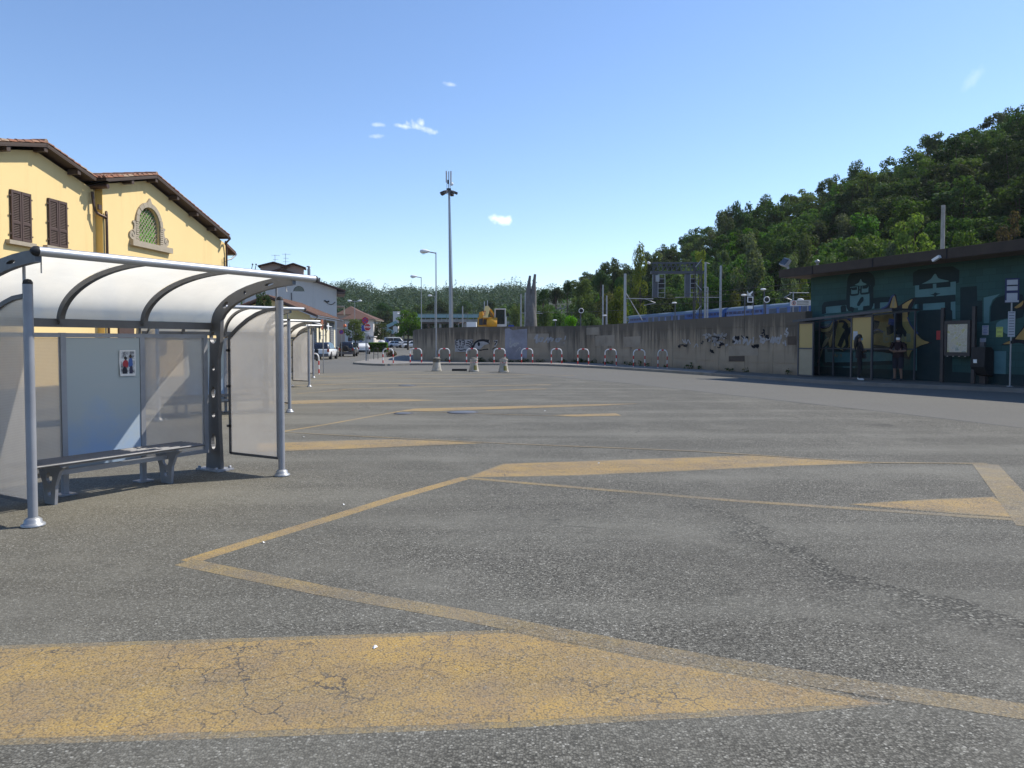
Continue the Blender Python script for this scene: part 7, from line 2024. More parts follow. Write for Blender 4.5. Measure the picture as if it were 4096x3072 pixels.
# ------------------------------------------------------------------ train beyond the wall
HT = Frame((44.0, 0), (0.28, -1))        # x runs towards the viewer's right, y into the picture
def c6p(x, y): return (2540 + x / 3.072, 1010 + y / 3.072)
zt = HT.hit(3168, 1206, 0)[1]
Xl = HT.hit(2498, 1290, 0)[0]; Xg = HT.hit(2898, 1260, 0)[0]; XrR = Xg + 27.0
zb = 1.35
for (xa, xb, lab, nm) in [(Xl, Xg - 0.35, 'blue train carriage at the far left end of the train', 'a'), (Xg + 0.35, XrR, 'blue train carriage passing behind the station building', 'b')]:
    t = thing('train_carriage', lab, 'train', HT.to_world(xa, 0, 0), HT.rot, 'carriages of the blue train')
    L = xb - xa; h = zt - zb
    sec = [(0.0, zb), (0.0, zt - 0.40), (0.05, zt - 0.28), (0.20, zt - 0.13), (0.6, zt - 0.03), (1.4, zt), (2.2, zt - 0.03), (2.6, zt - 0.13), (2.75, zt - 0.28), (2.8, zt - 0.40), (2.8, zb)]
    def slc(i0, i1, name, m):
        q = MB(); rr = [[(x, y, z) for y, z in sec[i0:i1 + 1]] for x in (0, L)]
        n = i1 - i0 + 1
        q.add(rr[0] + rr[1], [(k, k + 1, n + k + 1, n + k) for k in range(n - 1)], True)
        return q.build(name, m, t)
    slc(0, 1, 'body_side', M['train_blue']); slc(9, 10, 'body_side', M['train_blue'])
    slc(1, 9, 'roof', M['train_roof'])
    for x in (0, L):
        q = MB(); q.prism(sec if x == 0 else sec, 0.02, YZ(x - 0.01)); q.build('end_wall', M['train_light'], t)
    q = MB(); q.box((L / 2, -0.006, zt - 0.42), (L, 0.02, 0.05)); q.build('roof_edge', M['train_light'], t)
    q = MB(); q.box((L / 2, 1.4, zb - 0.35), (L * 0.95, 2.2, 0.7)); q.build('underframe', M['steel_dark'], t)
    wins = []
    if nm == 'a': px = [(165, 215), (235, 290), (305, 365), (385, 445), (465, 525), (550, 612)]; vents = [(-60, 130), (640, 700), (780, 1030)]
    else: px = [(1645, 1740), (1775, 1870), (1910, 2015), (2050, 2140)]; vents = [(1110, 1560)]
    for a, b in px:
        x0, x1 = HT.hit(*c6p(a, 700), 0)[0] - xa, HT.hit(*c6p(b, 700), 0)[0] - xa
        if x1 > L - 0.2: continue
        wins.append((x0, x1))
    if nm == 'b':
        x0 = wins[-1][1] + 0.6
        while x0 + 1.5 < L - 4: wins.append((x0, x0 + 1.35)); x0 += 1.95
    for x0, x1 in wins:
        q = MB(); q.box(((x0 + x1) / 2, -0.014, zt - 0.80), (x1 - x0, 0.02, 0.66)); wo = q.build('window', M['train_roof'], t)
        q = MB(); q.box(((x0 + x1) / 2, -0.03, zt - 0.80), (x1 - x0 - 0.14, 0.012, 0.52)); q.build('pane', M['train_glass'], wo)
    for a, b in vents:
        x0, x1 = max(0.1, HT.hit(*c6p(a, 700), 0)[0] - xa), min(L - 0.1, HT.hit(*c6p(b, 700), 0)[0] - xa)
        q = MB(); q.box(((x0 + x1) / 2, -0.012, zt - 0.66), (x1 - x0, 0.018, 0.26)); g = q.build('grille', M['sign_blue_dark'], t)
        q = MB(); n_ = max(2, int((x1 - x0) / 0.7))
        for k in range(n_): q.box((x0 + (k + 0.5) * (x1 - x0) / n_, -0.028, zt - 0.66), (0.12, 0.014, 0.24))
        q.build('grille_bars', M['train_blue'], g)
    q = MB(); q.box((L / 2, -0.012, zt - 1.22), (L, 0.02, 0.12)); q.build('lime_stripe', M['train_lime'], t)
q = MB(); q.box((0, 1.4, zb + (zt - zb) * 0.45), (0.8, 2.2, (zt - zb) * 0.8))
gw = q.build('carriage_gangway', M['black_rubber'], None, loc=HT.to_world(Xg, 0, 0), rot=(0, 0, HT.rot)); tag(gw, 'dark rubber gangway joining the two blue carriages', 'gangway')

# ------------------------------------------------------------------ signal gantry
D_ = 70.0
gx = lambda u: (u - U0) / F * D_
gzv = lambda v: EYE + (1370 - v) / F * D_
gt = thing('signal_gantry', 'grey lattice cantilever gantry with caged signals above the railway', 'gantry', (0, D_, 0))
ua, ub, uc = 2603, 2812, 2790
q = MB(); q.box(((gx(ua) + gx(ub)) / 2, 0.3, gzv(1090)), (gx(ub) - gx(ua), 0.5, 0.24)); q.build('beam', M['steel_grey'], gt)
q = MB(); q.box(((gx(2608) + gx(2800)) / 2, 0.0, gzv(1052)), (gx(2800) - gx(2608), 0.08, 0.09)); q.box(((gx(2608) + gx(2800)) / 2, 0.6, gzv(1052)), (gx(2800) - gx(2608), 0.08, 0.09)); q.box(((gx(2608) + gx(2800)) / 2, 0.0, gzv(1068)), (gx(2800) - gx(2608), 0.05, 0.05)); q.build('top_chord', M['steel_grey'], gt)
for k in range(11):
    u = 2610 + k * 18.5
    q = MB(); q.box((gx(u), 0.0, gzv(1069)), (0.05, 0.05, gzv(1052) - gzv(1086))); q.build('upright', M['steel_grey'], gt)
    if k < 10:
        q = MB(); q.bar((gx(u), 0.0, gzv(1086)), (gx(u + 18.5), 0.0, gzv(1052)), 0.05, 0.05); q.build('diagonal', M['steel_grey'], gt)
for (u0, u1, v0, v1) in [(2611, 2658, 1098, 1190), (2740, 2786, 1098, 1188)]:
    x0, x1, z1, z0 = gx(u0), gx(u1), gzv(v0), gzv(v1)
    q = MB(); q.box((x0 + (x1 - x0) * 0.2, 0.3, (z0 + z1) / 2), ((x1 - x0) * 0.4, 0.5, z1 - z0)); cg = q.build('signal_screen', M['steel_grey'], gt)
    q = MB()
    for xx in (x0 + (x1 - x0) * 0.42, x1): q.box((xx, 0.05, (z0 + z1) / 2), (0.05, 0.05, z1 - z0))
    for k in range(6): q.box(((x0 + x1) / 2 + (x1 - x0) * 0.2, 0.05, z0 + (z1 - z0) * k / 5), ((x1 - x0) * 0.6, 0.04, 0.04))
    q.build('cage_bars', M['galv'], cg)
    q = MB(); q.box((x1 - (x1 - x0) * 0.3, 0.35, z0 + (z1 - z0) * 0.6), ((x1 - x0) * 0.45, 0.3, (z1 - z0) * 0.5)); q.build('signal_head', M['black_rubber'], cg)
q = MB(); q.box((gx(2627), -0.05, gzv(1115)), (0.34, 0.2, 0.6)); q.build('junction_box', M['galv'], gt)
lat = [(gx(2778), 0), (gx(2803), 0), (gx(2778), 0.6), (gx(2803), 0.6)]
for x, y in lat:
    q = MB(); q.box((x, y, (gzv(1050) + 2.0) / 2), (0.09, 0.09, gzv(1050) - 2.0)); q.build('column_leg', M['steel_dark'], gt)
k = 0; z = 2.2
while z < gzv(1056):
    s = 1 if k % 2 else -1; xm = gx(2790.5); hw = (gx(2803) - gx(2778)) / 2
    q = MB(); q.bar((xm - s * hw, -0.06, z), (xm + s * hw, -0.06, z + 0.72), 0.06, 0.03, up=(0, 1, 0)); q.build('lacing', M['galv'] if k % 3 == 0 else M['steel_grey'], gt)
    z += 0.72; k += 1
q = MB(); q.lathe([(0, 0), (0.1, 0.05), (0.13, 0.3), (0, 0.36)], 8, (gx(2600), 0, gzv(1056)), M=Matrix.Rotation(rad(-70), 3, 'Y')); q.build('lamp', M['white_plastic'], gt)

# ------------------------------------------------------------------ masts and poles along the tracks
def mast(u, vt, D, r, label, name='catenary_mast', arms=(), m='galv', z0=2.1):
    t = thing(name, label, 'mast', (((u - U0) / F) * D, D, z0), 0, 'railway masts')
    h = EYE + (1370 - vt) / F * D - z0
    q = MB(); q.tube([(0, 0, 0), (0, 0, h)], [r, r * 0.8], 10); q.build('pole', M[m], t)
    for (ue, ve, uf, vf) in arms:
        f = lambda u_, v_: ((u_ - u) / F * D, 0.0, EYE + (1370 - v_) / F * D - z0)
        q = MB(); q.tube([f(ue, ve), f(uf, vf)], 0.035, 6); q.build('arm', M['galv'], t)
    return t
mast(2499, 1096, 62, 0.13, 'thick pale catenary mast at the left end of the train', arms=[(2499, 1195, 2612, 1196), (2501, 1170, 2568, 1281), (2580, 1196, 2620, 1212), (2620, 1212, 2575, 1222)])
mast(2411, 1140, 80, 0.10, 'thin catenary mast left of the train, the taller of a close pair')
mast(2426, 1183, 80, 0.10, 'thin catenary mast left of the train, the shorter of a close pair')
mast(2819, 1050, 72, 0.12, 'grey catenary mast directly right of the gantry column', arms=[(2819, 1052, 2835, 1056), (2700, 1190, 2819, 1190)])
mast(2829, 1149, 66, 0.06, 'short thin pole close to the gantry column', arms=[(2829, 1150, 2812, 1150), (2829, 1166, 2820, 1166)])
mast(2880, 1064, 74, 0.13, 'pale catenary mast standing alone right of the gantry', arms=[(2820, 1190, 2880, 1190)])
mast(2084, 1176, 78, 0.10, 'pale catenary mast left of the pollarded trunk, nearest the excavator', arms=[(2086, 1252, 2170, 1254)])
mast(2101, 1171, 92, 0.10, 'second pale catenary mast left of the pollarded trunk', arms=[(2101, 1248, 2195, 1246)])
mast(2114, 1234, 84, 0.08, 'short pole in front of the pollarded trunk')
mast(2136, 1185, 80, 0.11, 'pale catenary mast in front of the pollarded trunk, its right one')
mast(1938, 1206, 100, 0.09, 'thin pole behind the yellow excavator, left one'); mast(1950, 1202, 100, 0.09, 'thin pole behind the yellow excavator, right one')
mast(1851, 1225, 110, 0.11, 'pale pole between the tall mast and the excavator')
mast(3761, 825, 46, 0.14, 'pale concrete pole rising behind the teal building', 'concrete_pole', m='concrete', z0=2.1)
mast(3170, 1168, 60, 0.05, 'thin bracket pole behind the wall near the teal building', arms=[(3155, 1172, 3232, 1172), (3135, 1190, 3160, 1176), (3135, 1190, 3170, 1203)])
# overhead wires
ow = thing('overhead_wires', 'thin overhead contact wires crossing in front of the wooded hill', 'wires', (0, 0, 0))
for (ua, va, Da, ub, vb, Db) in [(2500, 1192, 62, 3240, 1130, 48), (2500, 1205, 62, 3240, 1150, 48), (2500, 1222, 62, 3240, 1185, 48), (2140, 1250, 80, 2500, 1240, 62)]:
    q = MB(); q.tube([W(ua, va, Da), W((ua + ub) / 2, (va + vb) / 2 + 4, (Da + Db) / 2), W(ub, vb, Db)], 0.012, 4); q.build('wire', M['steel_dark'], ow)
# lamps, round and square signal plates on the platform
def plamp(u, vt, D, label):
    t = thing('platform_lamp', label, 'lamp', (((u - U0) / F) * D, D, 2.1), 0, 'small platform lamps'); h = EYE + (1370 - vt) / F * D - 2.1
    q = MB(); q.tube([(0, 0, 0), (0, 0, h)], 0.04, 8); q.build('pole', M['steel_grey'], t)
    q = MB(); q.lathe([(0, -0.20), (0.06, -0.14), (0.075, 0.06), (0.03, 0.2), (0, 0.21)], 10, (-0.08, 0, h), M=Matrix.Rotation(rad(90), 3, 'Y')); q.build('lamp_head', M['white_plastic'], t)
plamp(2699, 1212, 60, 'small white platform lamp left of the gantry column')
plamp(2977, 1181, 52, 'small white platform lamp left of the square signal plate')
plamp(3054, 1158, 52, 'tall white platform lamp above the ring signal plate')
plamp(3204, 1199, 45, 'bright platform lamp just above the white warning board')
plamp(2222, 1281, 70, 'tiny bright lamp low in the shrubs behind the wall')
plamp(2421, 1262, 70, 'tiny bright lamp between the close pair of masts')
def ring_plate(u, v, r, D, label, square=False):
    t = thing('signal_plate', label, 'signal', (((u - U0) / F) * D, D, 2.1)); z = EYE + (1370 - v) / F * D - 2.1; rr = r / F * D
    q = MB(); q.tube([(rr * (1.25 if square else -0.2), 0.05, 0), (rr * (1.25 if square else -0.2), 0.05, z + rr * (2.6 if square else 0.5))], 0.05, 8); q.build('pole', M['steel_grey'], t)
    q = MB()
    if square: q.box((0, 0, z), (2 * rr, 0.06, 2 * rr))
    else: q.prism(circle(0, 0, rr, 22), 0.06, XZ(0, 0, z))
    q.build('dark_plate', M['black_rubber'], t)
    q = MB()
    if square:
        for s in (-1, 1): q.box((s * rr, -0.035, z), (0.05, 0.03, 2 * rr + 0.05)); q.box((0, -0.036, z + s * rr), (2 * rr - 0.05, 0.03, 0.05))
    else: q.tube([(rr * math.cos(a), -0.07, z + rr * math.sin(a)) for a in [2 * math.pi * i / 24 for i in range(24)]], 0.03, 6, closed=True)
    q.build('white_rim', M['sign_white'], t)
    return t
ring_plate(2324, 1243, 9, 66, 'black round signal plate with a white rim above the wall bend')
ring_plate(3063, 1199, 11, 52, 'ring-shaped signal plate above the blue train')
sq = ring_plate(2998, 1199, 10, 52, 'square signal plate with a white rim and an arrow above it', True)
zq = EYE + (1370 - 1175) / F * 52 - 2.1
q = MB(); q.prism([(-0.16, -0.16), (0.08, -0.16), (0.0, -0.08), (0.17, 0.12), (0.11, 0.18), (-0.08, 0.0), (-0.16, 0.08)], 0.03, XZ(-0.03, 0.02, zq)); q.build('white_arrow', M['sign_white'], sq)
q = MB(); q.box((-0.2, -0.02, zq), (0.03, 0.03, 0.36)); q.build('edge_strip', M['sign_white'], sq)
q = MB(); q.box((0, 0, zq - 0.95), (0.36, 0.06, 0.2)); q.build('lower_plate', M['sign_white'], sq)

# ------------------------------------------------------------------ yellow excavator on the bank
ex = thing('excavator', 'yellow excavator with a white-framed cab parked on the bank behind the wall', 'excavator', (0, 72.0, 0))
D_ = 72.0
e = lambda x, y: (((1900 + x / 3.687) - U0) / F * D_, EYE + (1370 - (1060 + y / 3.687)) / F * D_)
def epoly(pts, d, y, name, m, parent=ex):
    q = MB(); q.prism([e(*p) for p in pts][::-1], d, XZ(y)); return q.build(name, M[m], parent)
epoly([(38, 905), (38, 772), (58, 770), (62, 695), (112, 682), (122, 770), (200, 775), (288, 795), (293, 905)], 1.6, 1.9, 'upper_body', 'yellow_machine')
epoly([(120, 775), (150, 612), (200, 605), (225, 640), (205, 700), (185, 780)], 0.55, 0.2, 'boom', 'cream_machine')
epoly([(58, 885), (58, 795), (115, 785), (115, 885)], 0.05, 0.27, 'engine_grille', 'steel_dark')
epoly([(118, 880), (125, 800), (180, 800), (180, 880)], 0.05, 0.25, 'counter_panel', 'rust_brown')
epoly([(205, 640), (240, 650), (290, 720), (270, 800), (225, 740)], 0.35, 0.6, 'stick', 'yellow_machine')
q = MB(); cx_, cz_ = e(250, 850); q.lathe([(0.15, -0.5), (0.48, -0.5), (0.56, 0), (0.48, 0.5), (0.15, 0.5)], 16, (cx_, 0.2, cz_), M=Matrix.Rotation(rad(90), 3, 'Y')); q.build('bucket', M['yellow_machine'], ex)
for k in range(3):
    x0, z0 = e(143 + 3 * k, 740 - k * 26); q = MB(); q.box((x0, -0.37, z0), (0.18, 0.02, 0.06), M=Matrix.Rotation(rad(-12), 3, 'Y')); q.build('marking_stripe', M['sign_red'], ex)
for k in range(5):
    a, b = e(200 + k * 14, 650 + k * 20), e(215 + k * 14, 720 + k * 20); q = MB(); q.tube([(a[0], -0.1, a[1]), ((a[0] + b[0]) / 2 + 0.05, -0.2, (a[1] + b[1]) / 2), (b[0], 0, b[1])], 0.025, 5); q.build('hose', M['black_rubber'], ex)
x0, z1 = e(290, 648); x1, z0 = e(455, 910)
cabm = MB()
for xx in (x0 + 0.03, x1 - 0.06):
    for yy in (0.2, 1.6): cabm.box((xx, yy, (z0 + z1) / 2), (0.09, 0.09, z1 - z0))
cabm.box(((x0 + x1) / 2, 0.9, z1), (x1 - x0, 1.5, 0.10)); cabm.box(((x0 + x1) / 2, 0.2, z0 + 0.12), (x1 - x0 - 0.15, 0.08, 0.25)); cabm.box((x1 + 0.02, 0.25, (z0 + z1) / 2 - 0.35), (0.14, 0.1, z1 - z0 - 0.8))
cabo = cabm.build('cab_frame', M['plaster_white'], ex)
q = MB(); q.box(((x0 + x1) / 2, 0.19, (z0 + z1) / 2 + 0.1), (x1 - x0 - 0.2, 0.02, z1 - z0 - 0.35)); q.build('cab_glass', M['car_glass'], cabo)
q = MB(); q.box(((x0 + x1) / 2 + 0.12, 0.9, (z0 + z1) / 2 - 0.15), (0.5, 0.3, 0.9)); q.build('seat', M['black_rubber'], cabo)
q = MB(); q.box((x1 + 0.2, 0.1, (z0 + z1) / 2 + 0.3), (0.15, 0.06, 0.32)); q.build('mirror', M['black_rubber'], cabo)
q = MB(); q.box(((x0 + x1) / 2, 0.9, 2.4), (3.2, 2.0, 0.5)); q.build('crawler_track', M['steel_dark'], ex)
# small site buildings seen over the wall
for (u0, u1, v0, D, m, lab, nm) in [(1866, 1905, 1288, 120, 'sign_white', 'white site cabin with dark windows low behind the wall', 'site_cabin'), (1836, 1862, 1288, 118, 'plaster_beige', 'pink awning low behind the wall beside the tall mast', 'small_awning'), (2030, 2062, 1300, 112, 'sign_blue', 'blue vehicle roof low behind the wall right of the excavator', 'blue_van_roof')]:
    x0, x1 = (u0 - U0) / F * D, (u1 - U0) / F * D; zt_ = EYE + (1370 - v0) / F * D
    t = thing(nm, lab, 'cabin' if nm == 'site_cabin' else ('awning' if nm == 'small_awning' else 'van'), ((x0 + x1) / 2, D, 2.1))
    if nm == 'site_cabin':
        q = MB(); q.box((0, 1.2, (zt_ - 2.1) / 2), (x1 - x0, 2.4, zt_ - 2.1)); q.build('wall', M[m], t)
        for k in range(3): q = MB(); q.box((-0.5 + k * 0.5, -0.01, (zt_ - 2.1) * 0.5), (0.26, 0.04, 0.9)); q.build('window', M['window_glass'], t)
    elif nm == 'small_awning':
        q = MB(); q.bar((-0.55, 0, zt_ - 2.3), (0.0, 0, zt_ - 2.1), 1.5, 0.05); q.bar((0.0, 0, zt_ - 2.1), (0.55, 0, zt_ - 2.3), 1.5, 0.05); q.build('canvas', M[m], t)
        q = MB(); 
        for x in (-0.5, 0.5): q.tube([(x, -0.6, 0), (x, -0.6, zt_ - 2.3)], 0.03, 6)
        q.build('posts', M['galv'], t)
    else:
        q = MB(); q.prism([(x0 - (x0 + x1) / 2, 0), (x1 - (x0 + x1) / 2, 0), (x1 - (x0 + x1) / 2, 0.45), (0.35, zt_ - 2.1), (-0.5, zt_ - 2.1)], 1.6, XZ(1.6)); q.build('body', M[m], t)
        q = MB(); q.box((-0.05, -0.01, 0.55), (0.7, 0.03, 0.25)); q.build('window', M['window_glass'], t)
# ------------------------------------------------------------------ trees: tapered trunk with limbs, crown of many small leaf faces
def leaf_cloud(name, blobs, n, size, m, seed, droop=0.0, needle=False, core=True):
    g = np.random.default_rng(seed)
    B = np.array(blobs, float)                         # cx cy cz rx ry rz
    wgt = (B[:, 3] * B[:, 4] + B[:, 4] * B[:, 5] + B[:, 3] * B[:, 5]); wgt /= wgt.sum()
    k = g.choice(len(B), n, p=wgt)
    d = g.normal(size=(n, 3)); d /= np.linalg.norm(d, axis=1)[:, None]
    # shells of clumps, ragged by a noise of directions
    rr = 0.55 + 0.5 * g.random(n) ** 0.6
    rag = 1.0 + 0.18 * np.sin(d[:, 0] * 7 + k) * np.sin(d[:, 1] * 6 + 2 * k) * np.cos(d[:, 2] * 8 + k)
    P = B[k, :3] + d * B[k, 3:6] * (rr * rag)[:, None]
    nrm = d * 0.7 + g.normal(size=(n, 3)) * 0.6 + np.array([0, 0, 0.45 - droop]); nrm /= np.linalg.norm(nrm, axis=1)[:, None]
    t = np.cross(nrm, g.normal(size=(n, 3))); t /= np.linalg.norm(t, axis=1)[:, None]; b = np.cross(nrm, t)
    s = size * (0.6 + 0.8 * g.random(n))[:, None]; asp = 0.35 if needle else 0.62
    V = np.empty((n, 4, 3))
    V[:, 0] = P - t * s; V[:, 1] = P + b * s * asp + nrm * s * 0.15; V[:, 2] = P + t * s * 0.9; V[:, 3] = P - b * s * asp + nrm * s * 0.15
    V = V.reshape(-1, 3)
    me = bpy.data.meshes.new(name)
    me.vertices.add(4 * n); me.vertices.foreach_set('co', V.ravel())
    me.loops.add(4 * n); me.loops.foreach_set('vertex_index', np.arange(4 * n, dtype=np.int32))
    me.polygons.add(n); me.polygons.foreach_set('loop_start', np.arange(0, 4 * n, 4, dtype=np.int32))
    me.update(calc_edges=True)
    me.materials.append(m)
    return me
def trunk_mesh(h, r, limbs, seed, m):
    g = random.Random(seed); q = MB()
    q.tube([(0, 0, -0.3), (g.uniform(-.05, .05), 0, h * 0.33), (g.uniform(-.12, .12), g.uniform(-.1, .1), h * 0.66), (g.uniform(-.15, .15), 0, h)], [r * 1.25, r, r * 0.8, r * 0.45], 8)
    for (x, y, z) in limbs:
        z0 = h * g.uniform(0.45, 0.9)
        q.tube([(0, 0, z0), (x * 0.4, y * 0.4, z0 + (z - z0) * 0.5), (x * 0.9, y * 0.9, z)], [r * 0.5, r * 0.33, r * 0.1], 6)
    return q.mesh('trunk', m)
def proto(kind, seed):
    """unit trees about 10 m tall and 7 m wide; returns crown blobs, trunk height, trunk radius, leaves, leaf size"""
    g = random.Random(seed); b = []
    if kind == 'round':
        sx = [g.uniform(0.75, 1.2) for _ in range(6)]
        for i in range(38):
            a = g.uniform(0, 6.28); e = g.uniform(-0.75, 1.0); c = math.sqrt(max(0, 1 - e * e * 0.8)); r = g.uniform(0.45, 0.95); w = sx[int(a / 6.2832 * 6) % 6] * g.uniform(0.55, 1.1)
            b.append((math.cos(a) * c * 2.7 * w, math.sin(a) * c * 2.7 * w, 5.9 + e * 3.3 * g.uniform(0.75, 1.1), r, r, r * 0.75))
        b.append((0, 0, 5.6, 1.5, 1.5, 2.0)); return b, 5.5, 0.20, 4600, 0.17
    if kind == 'tall':
        for i in range(15):
            z = 2.6 + i * 0.5; w = g.uniform(0.8, 1.2) * 1.9 * math.sin(min(1, (i + 2) / 15) * math.pi * 0.9) + 0.25; a = g.uniform(0, 6.28); r = g.uniform(0.8, 1.2)
            b.append((math.cos(a) * w * 0.75, math.sin(a) * w * 0.75, z, r, r, r * 1.1))
        return b, 6.0, 0.18, 3600, 0.17
    if kind == 'loose':
        for i in range(20):
            a = g.uniform(0, 6.28); z = g.uniform(3.2, 9.3); w = g.uniform(0.4, 1) * (2.9 - abs(z - 6) * 0.45); r = g.uniform(0.55, 0.95)
            b.append((math.cos(a) * w, math.sin(a) * w, z, r, r, r * 0.7))
        return b, 6.5, 0.16, 2600, 0.17
    if kind == 'pine':
        for i in range(13):
            a = g.uniform(0, 6.28); w = g.uniform(0.2, 2.5); r = g.uniform(0.95, 1.45)
            b.append((math.cos(a) * w, math.sin(a) * w, 8.6 - w * w * 0.16 + g.uniform(-.5, .3), r, r, r * 0.62))
        for i in range(4):
            a = g.uniform(0, 6.28); b.append((math.cos(a) * 2.0, math.sin(a) * 2.0, 6.8, 0.9, 0.9, 0.5))
        return b, 8.0, 0.22, 4600, 0.17
    if kind == 'conifer':
        for i in range(16):
            z = 1.2 + i * 0.55; w = 1.6 * (1 - i / 16.5)
            for k in range(2):
                a = g.uniform(0, 6.28); b.append((math.cos(a) * w * 0.6, math.sin(a) * w * 0.6, z, max(0.16, w * 0.6), max(0.16, w * 0.6), 0.28))
        return b, 9.8, 0.14, 2000, 0.17
    if kind == 'shrub':
        for i in range(11):
            a = g.uniform(0, 6.28); w = g.uniform(0.3, 2.6); r = g.uniform(1.0, 1.6)
            b.append((math.cos(a) * w, math.sin(a) * w, 4.6 + g.uniform(-2.8, 3.0) * (1 - w / 4.5), r * 1.1, r * 1.1, r * 1.25))
        return b, 4.0, 0.13, 3600, 0.18
PROT = {}
def tree_proto(key, kind, seed, leaf, bark='bark'):
    b, th, tr, n, s = proto(kind, seed)
    cm = leaf_cloud(key + '_crown', b, n, s, M[leaf], seed, needle=kind in ('pine', 'conifer'))
    tm = trunk_mesh(th, tr, [x[:3] for x in b[:9]], seed, M[bark])
    PROT[key] = (tm, cm)
for i in range(4): tree_proto('round%d' % i, 'round', 20 + i, ('leaf_a', 'leaf_dark', 'leaf_b', 'leaf_a')[i])
for i in range(2): tree_proto('tall%d' % i, 'tall', 40 + i, ('leaf_a', 'leaf_dark')[i])
for i in range(2): tree_proto('loose%d' % i, 'loose', 50 + i, ('leaf_b', 'leaf_dark')[i])
for i in range(2): tree_proto('pine%d' % i, 'pine', 60 + i, 'leaf_pine')
tree_proto('conifer', 'conifer', 70, 'leaf_dark')
tree_proto('shrub0', 'shrub', 71, 'leaf_a'); tree_proto('shrub_b', 'shrub', 72, 'leaf_b')
tree_proto('silver', 'tall', 73, 'leaf_silver', 'bark_grey'); tree_proto('silver_loose', 'loose', 76, 'leaf_silver', 'bark_grey')
tree_proto('shrub_y', 'shrub', 78, 'leaf_yellow'); tree_proto('tall_y', 'tall', 79, 'leaf_yellow'); tree_proto('loose_y', 'loose', 80, 'leaf_yellow')
tree_proto('bright', 'round', 74, 'leaf_bright'); tree_proto('bright_shrub', 'shrub', 77, 'leaf_bright'); tree_proto('rust', 'loose', 75, 'leaf_rust')
TR = random.Random(33)
def tree(key, label, loc, h, w, group=None, name='tree', sink=0.0):
    tm, cm = PROT[key]
    t = thing(name, label, 'shrub' if name == 'shrub' else 'tree', (loc[0], loc[1], loc[2] - sink), TR.uniform(0, 6.28), group, scale=(w / 7.0, w / 7.0, h / 10.0))
    link_mesh('trunk', tm, t); link_mesh('crown', cm, t)
    return t
def tree_at(key, u, vtop, wpx, D, label, group=None, z0=2.15, name='tree', zbase=None):
    if u > 2490 and zbase is None: D = max(D, 44.0 / ((u - U0) / F + 0.28) + 5.0)
    p = W(u, 1370, D); top = EYE + (1370 - vtop) / F * D
    kw = 1.22 if key[:5] in ('round', 'brigh') else 1.1
    kh = 1.28 if 'shrub' in key else 1.03
    return tree(key, label, (p.x, D, z0), max(1.0, top - z0) * kh, wpx / F * D * kw, group, name)
# trees that stand apart from the woods
for args in [
    ('pine0', 2172, 1150, 62, 108, 'dark umbrella pine right of the pollarded trunk, the lowest of three pines'),
    ('pine1', 2222, 1140, 66, 112, 'dark umbrella pine in the middle of the three pines above the wall'),
    ('pine0', 2268, 1114, 56, 116, 'small-headed umbrella pine, rightmost of the three pines above the wall'),
    ('round2', 2328, 1100, 95, 100, 'broad olive-green tree behind the round signal plate'),
    ('pine1', 2402, 1068, 74, 104, 'tall umbrella pine with a dark round head left of the thick mast'),
    ('round1', 2440, 1036, 108, 118, 'dark round-headed tree on the skyline behind the tall umbrella pine'),
    ('pine0', 2482, 1102, 66, 98, 'umbrella pine close behind the thick catenary mast'),
    ('tall_y', 2560, 1012, 100, 98, 'tall fresh green tree just left of the signal gantry'),
    ('conifer', 2527, 1026, 26, 128, 'thin conifer tip on the skyline left of the gantry'),
    ('round1', 2610, 1010, 90, 116, 'dark leafy tree directly above the gantry beam, left one'),
    ('conifer', 2652, 1004, 34, 120, 'pointed conifer on the skyline above the gantry'),
    ('loose_y', 2798, 1010, 80, 84, 'thin yellowish tree rising above the gantry column'),
    ('silver_loose', 2880, 1000, 100, 92, 'pale feathery tree above the lone mast right of the gantry'),
    ('round0', 2860, 1085, 95, 80, 'rounded mid-green tree behind the lone mast right of the gantry'),
    ('silver', 2992, 970, 160, 84, 'large silvery poplar standing in front of the dark wood'),
    ('loose1', 2970, 792, 120, 132, 'airy dark tree sticking out of the skyline left of the hill'),
    ('loose1', 3118, 768, 125, 134, 'airy dark tree sticking out of the skyline, right of its twin'),
    ('silver', 3160, 1050, 110, 66, 'greyish tree behind the corner floodlight'),
    ('bright', 3640, 880, 190, 62, 'brilliant light green tree above the teal building roof'),
    ('round2', 3850, 900, 150, 60, 'yellow-green tree right of the concrete pole above the roof'),
    ('rust', 4050, 850, 170, 58, 'reddish brown tree above the roof at the right edge'),
    ('silver_loose', 3420, 985, 170, 60, 'silver-green bushy tree above the roof of the teal building'),
    ('silver', 3560, 1000, 110, 58, 'grey-green bushy tree just left of the brilliant green tree'),
    ('round0', 3290, 1000, 120, 62, 'mid-green bushy tree above the far corner of the roof'),
]: tree_at(*args)
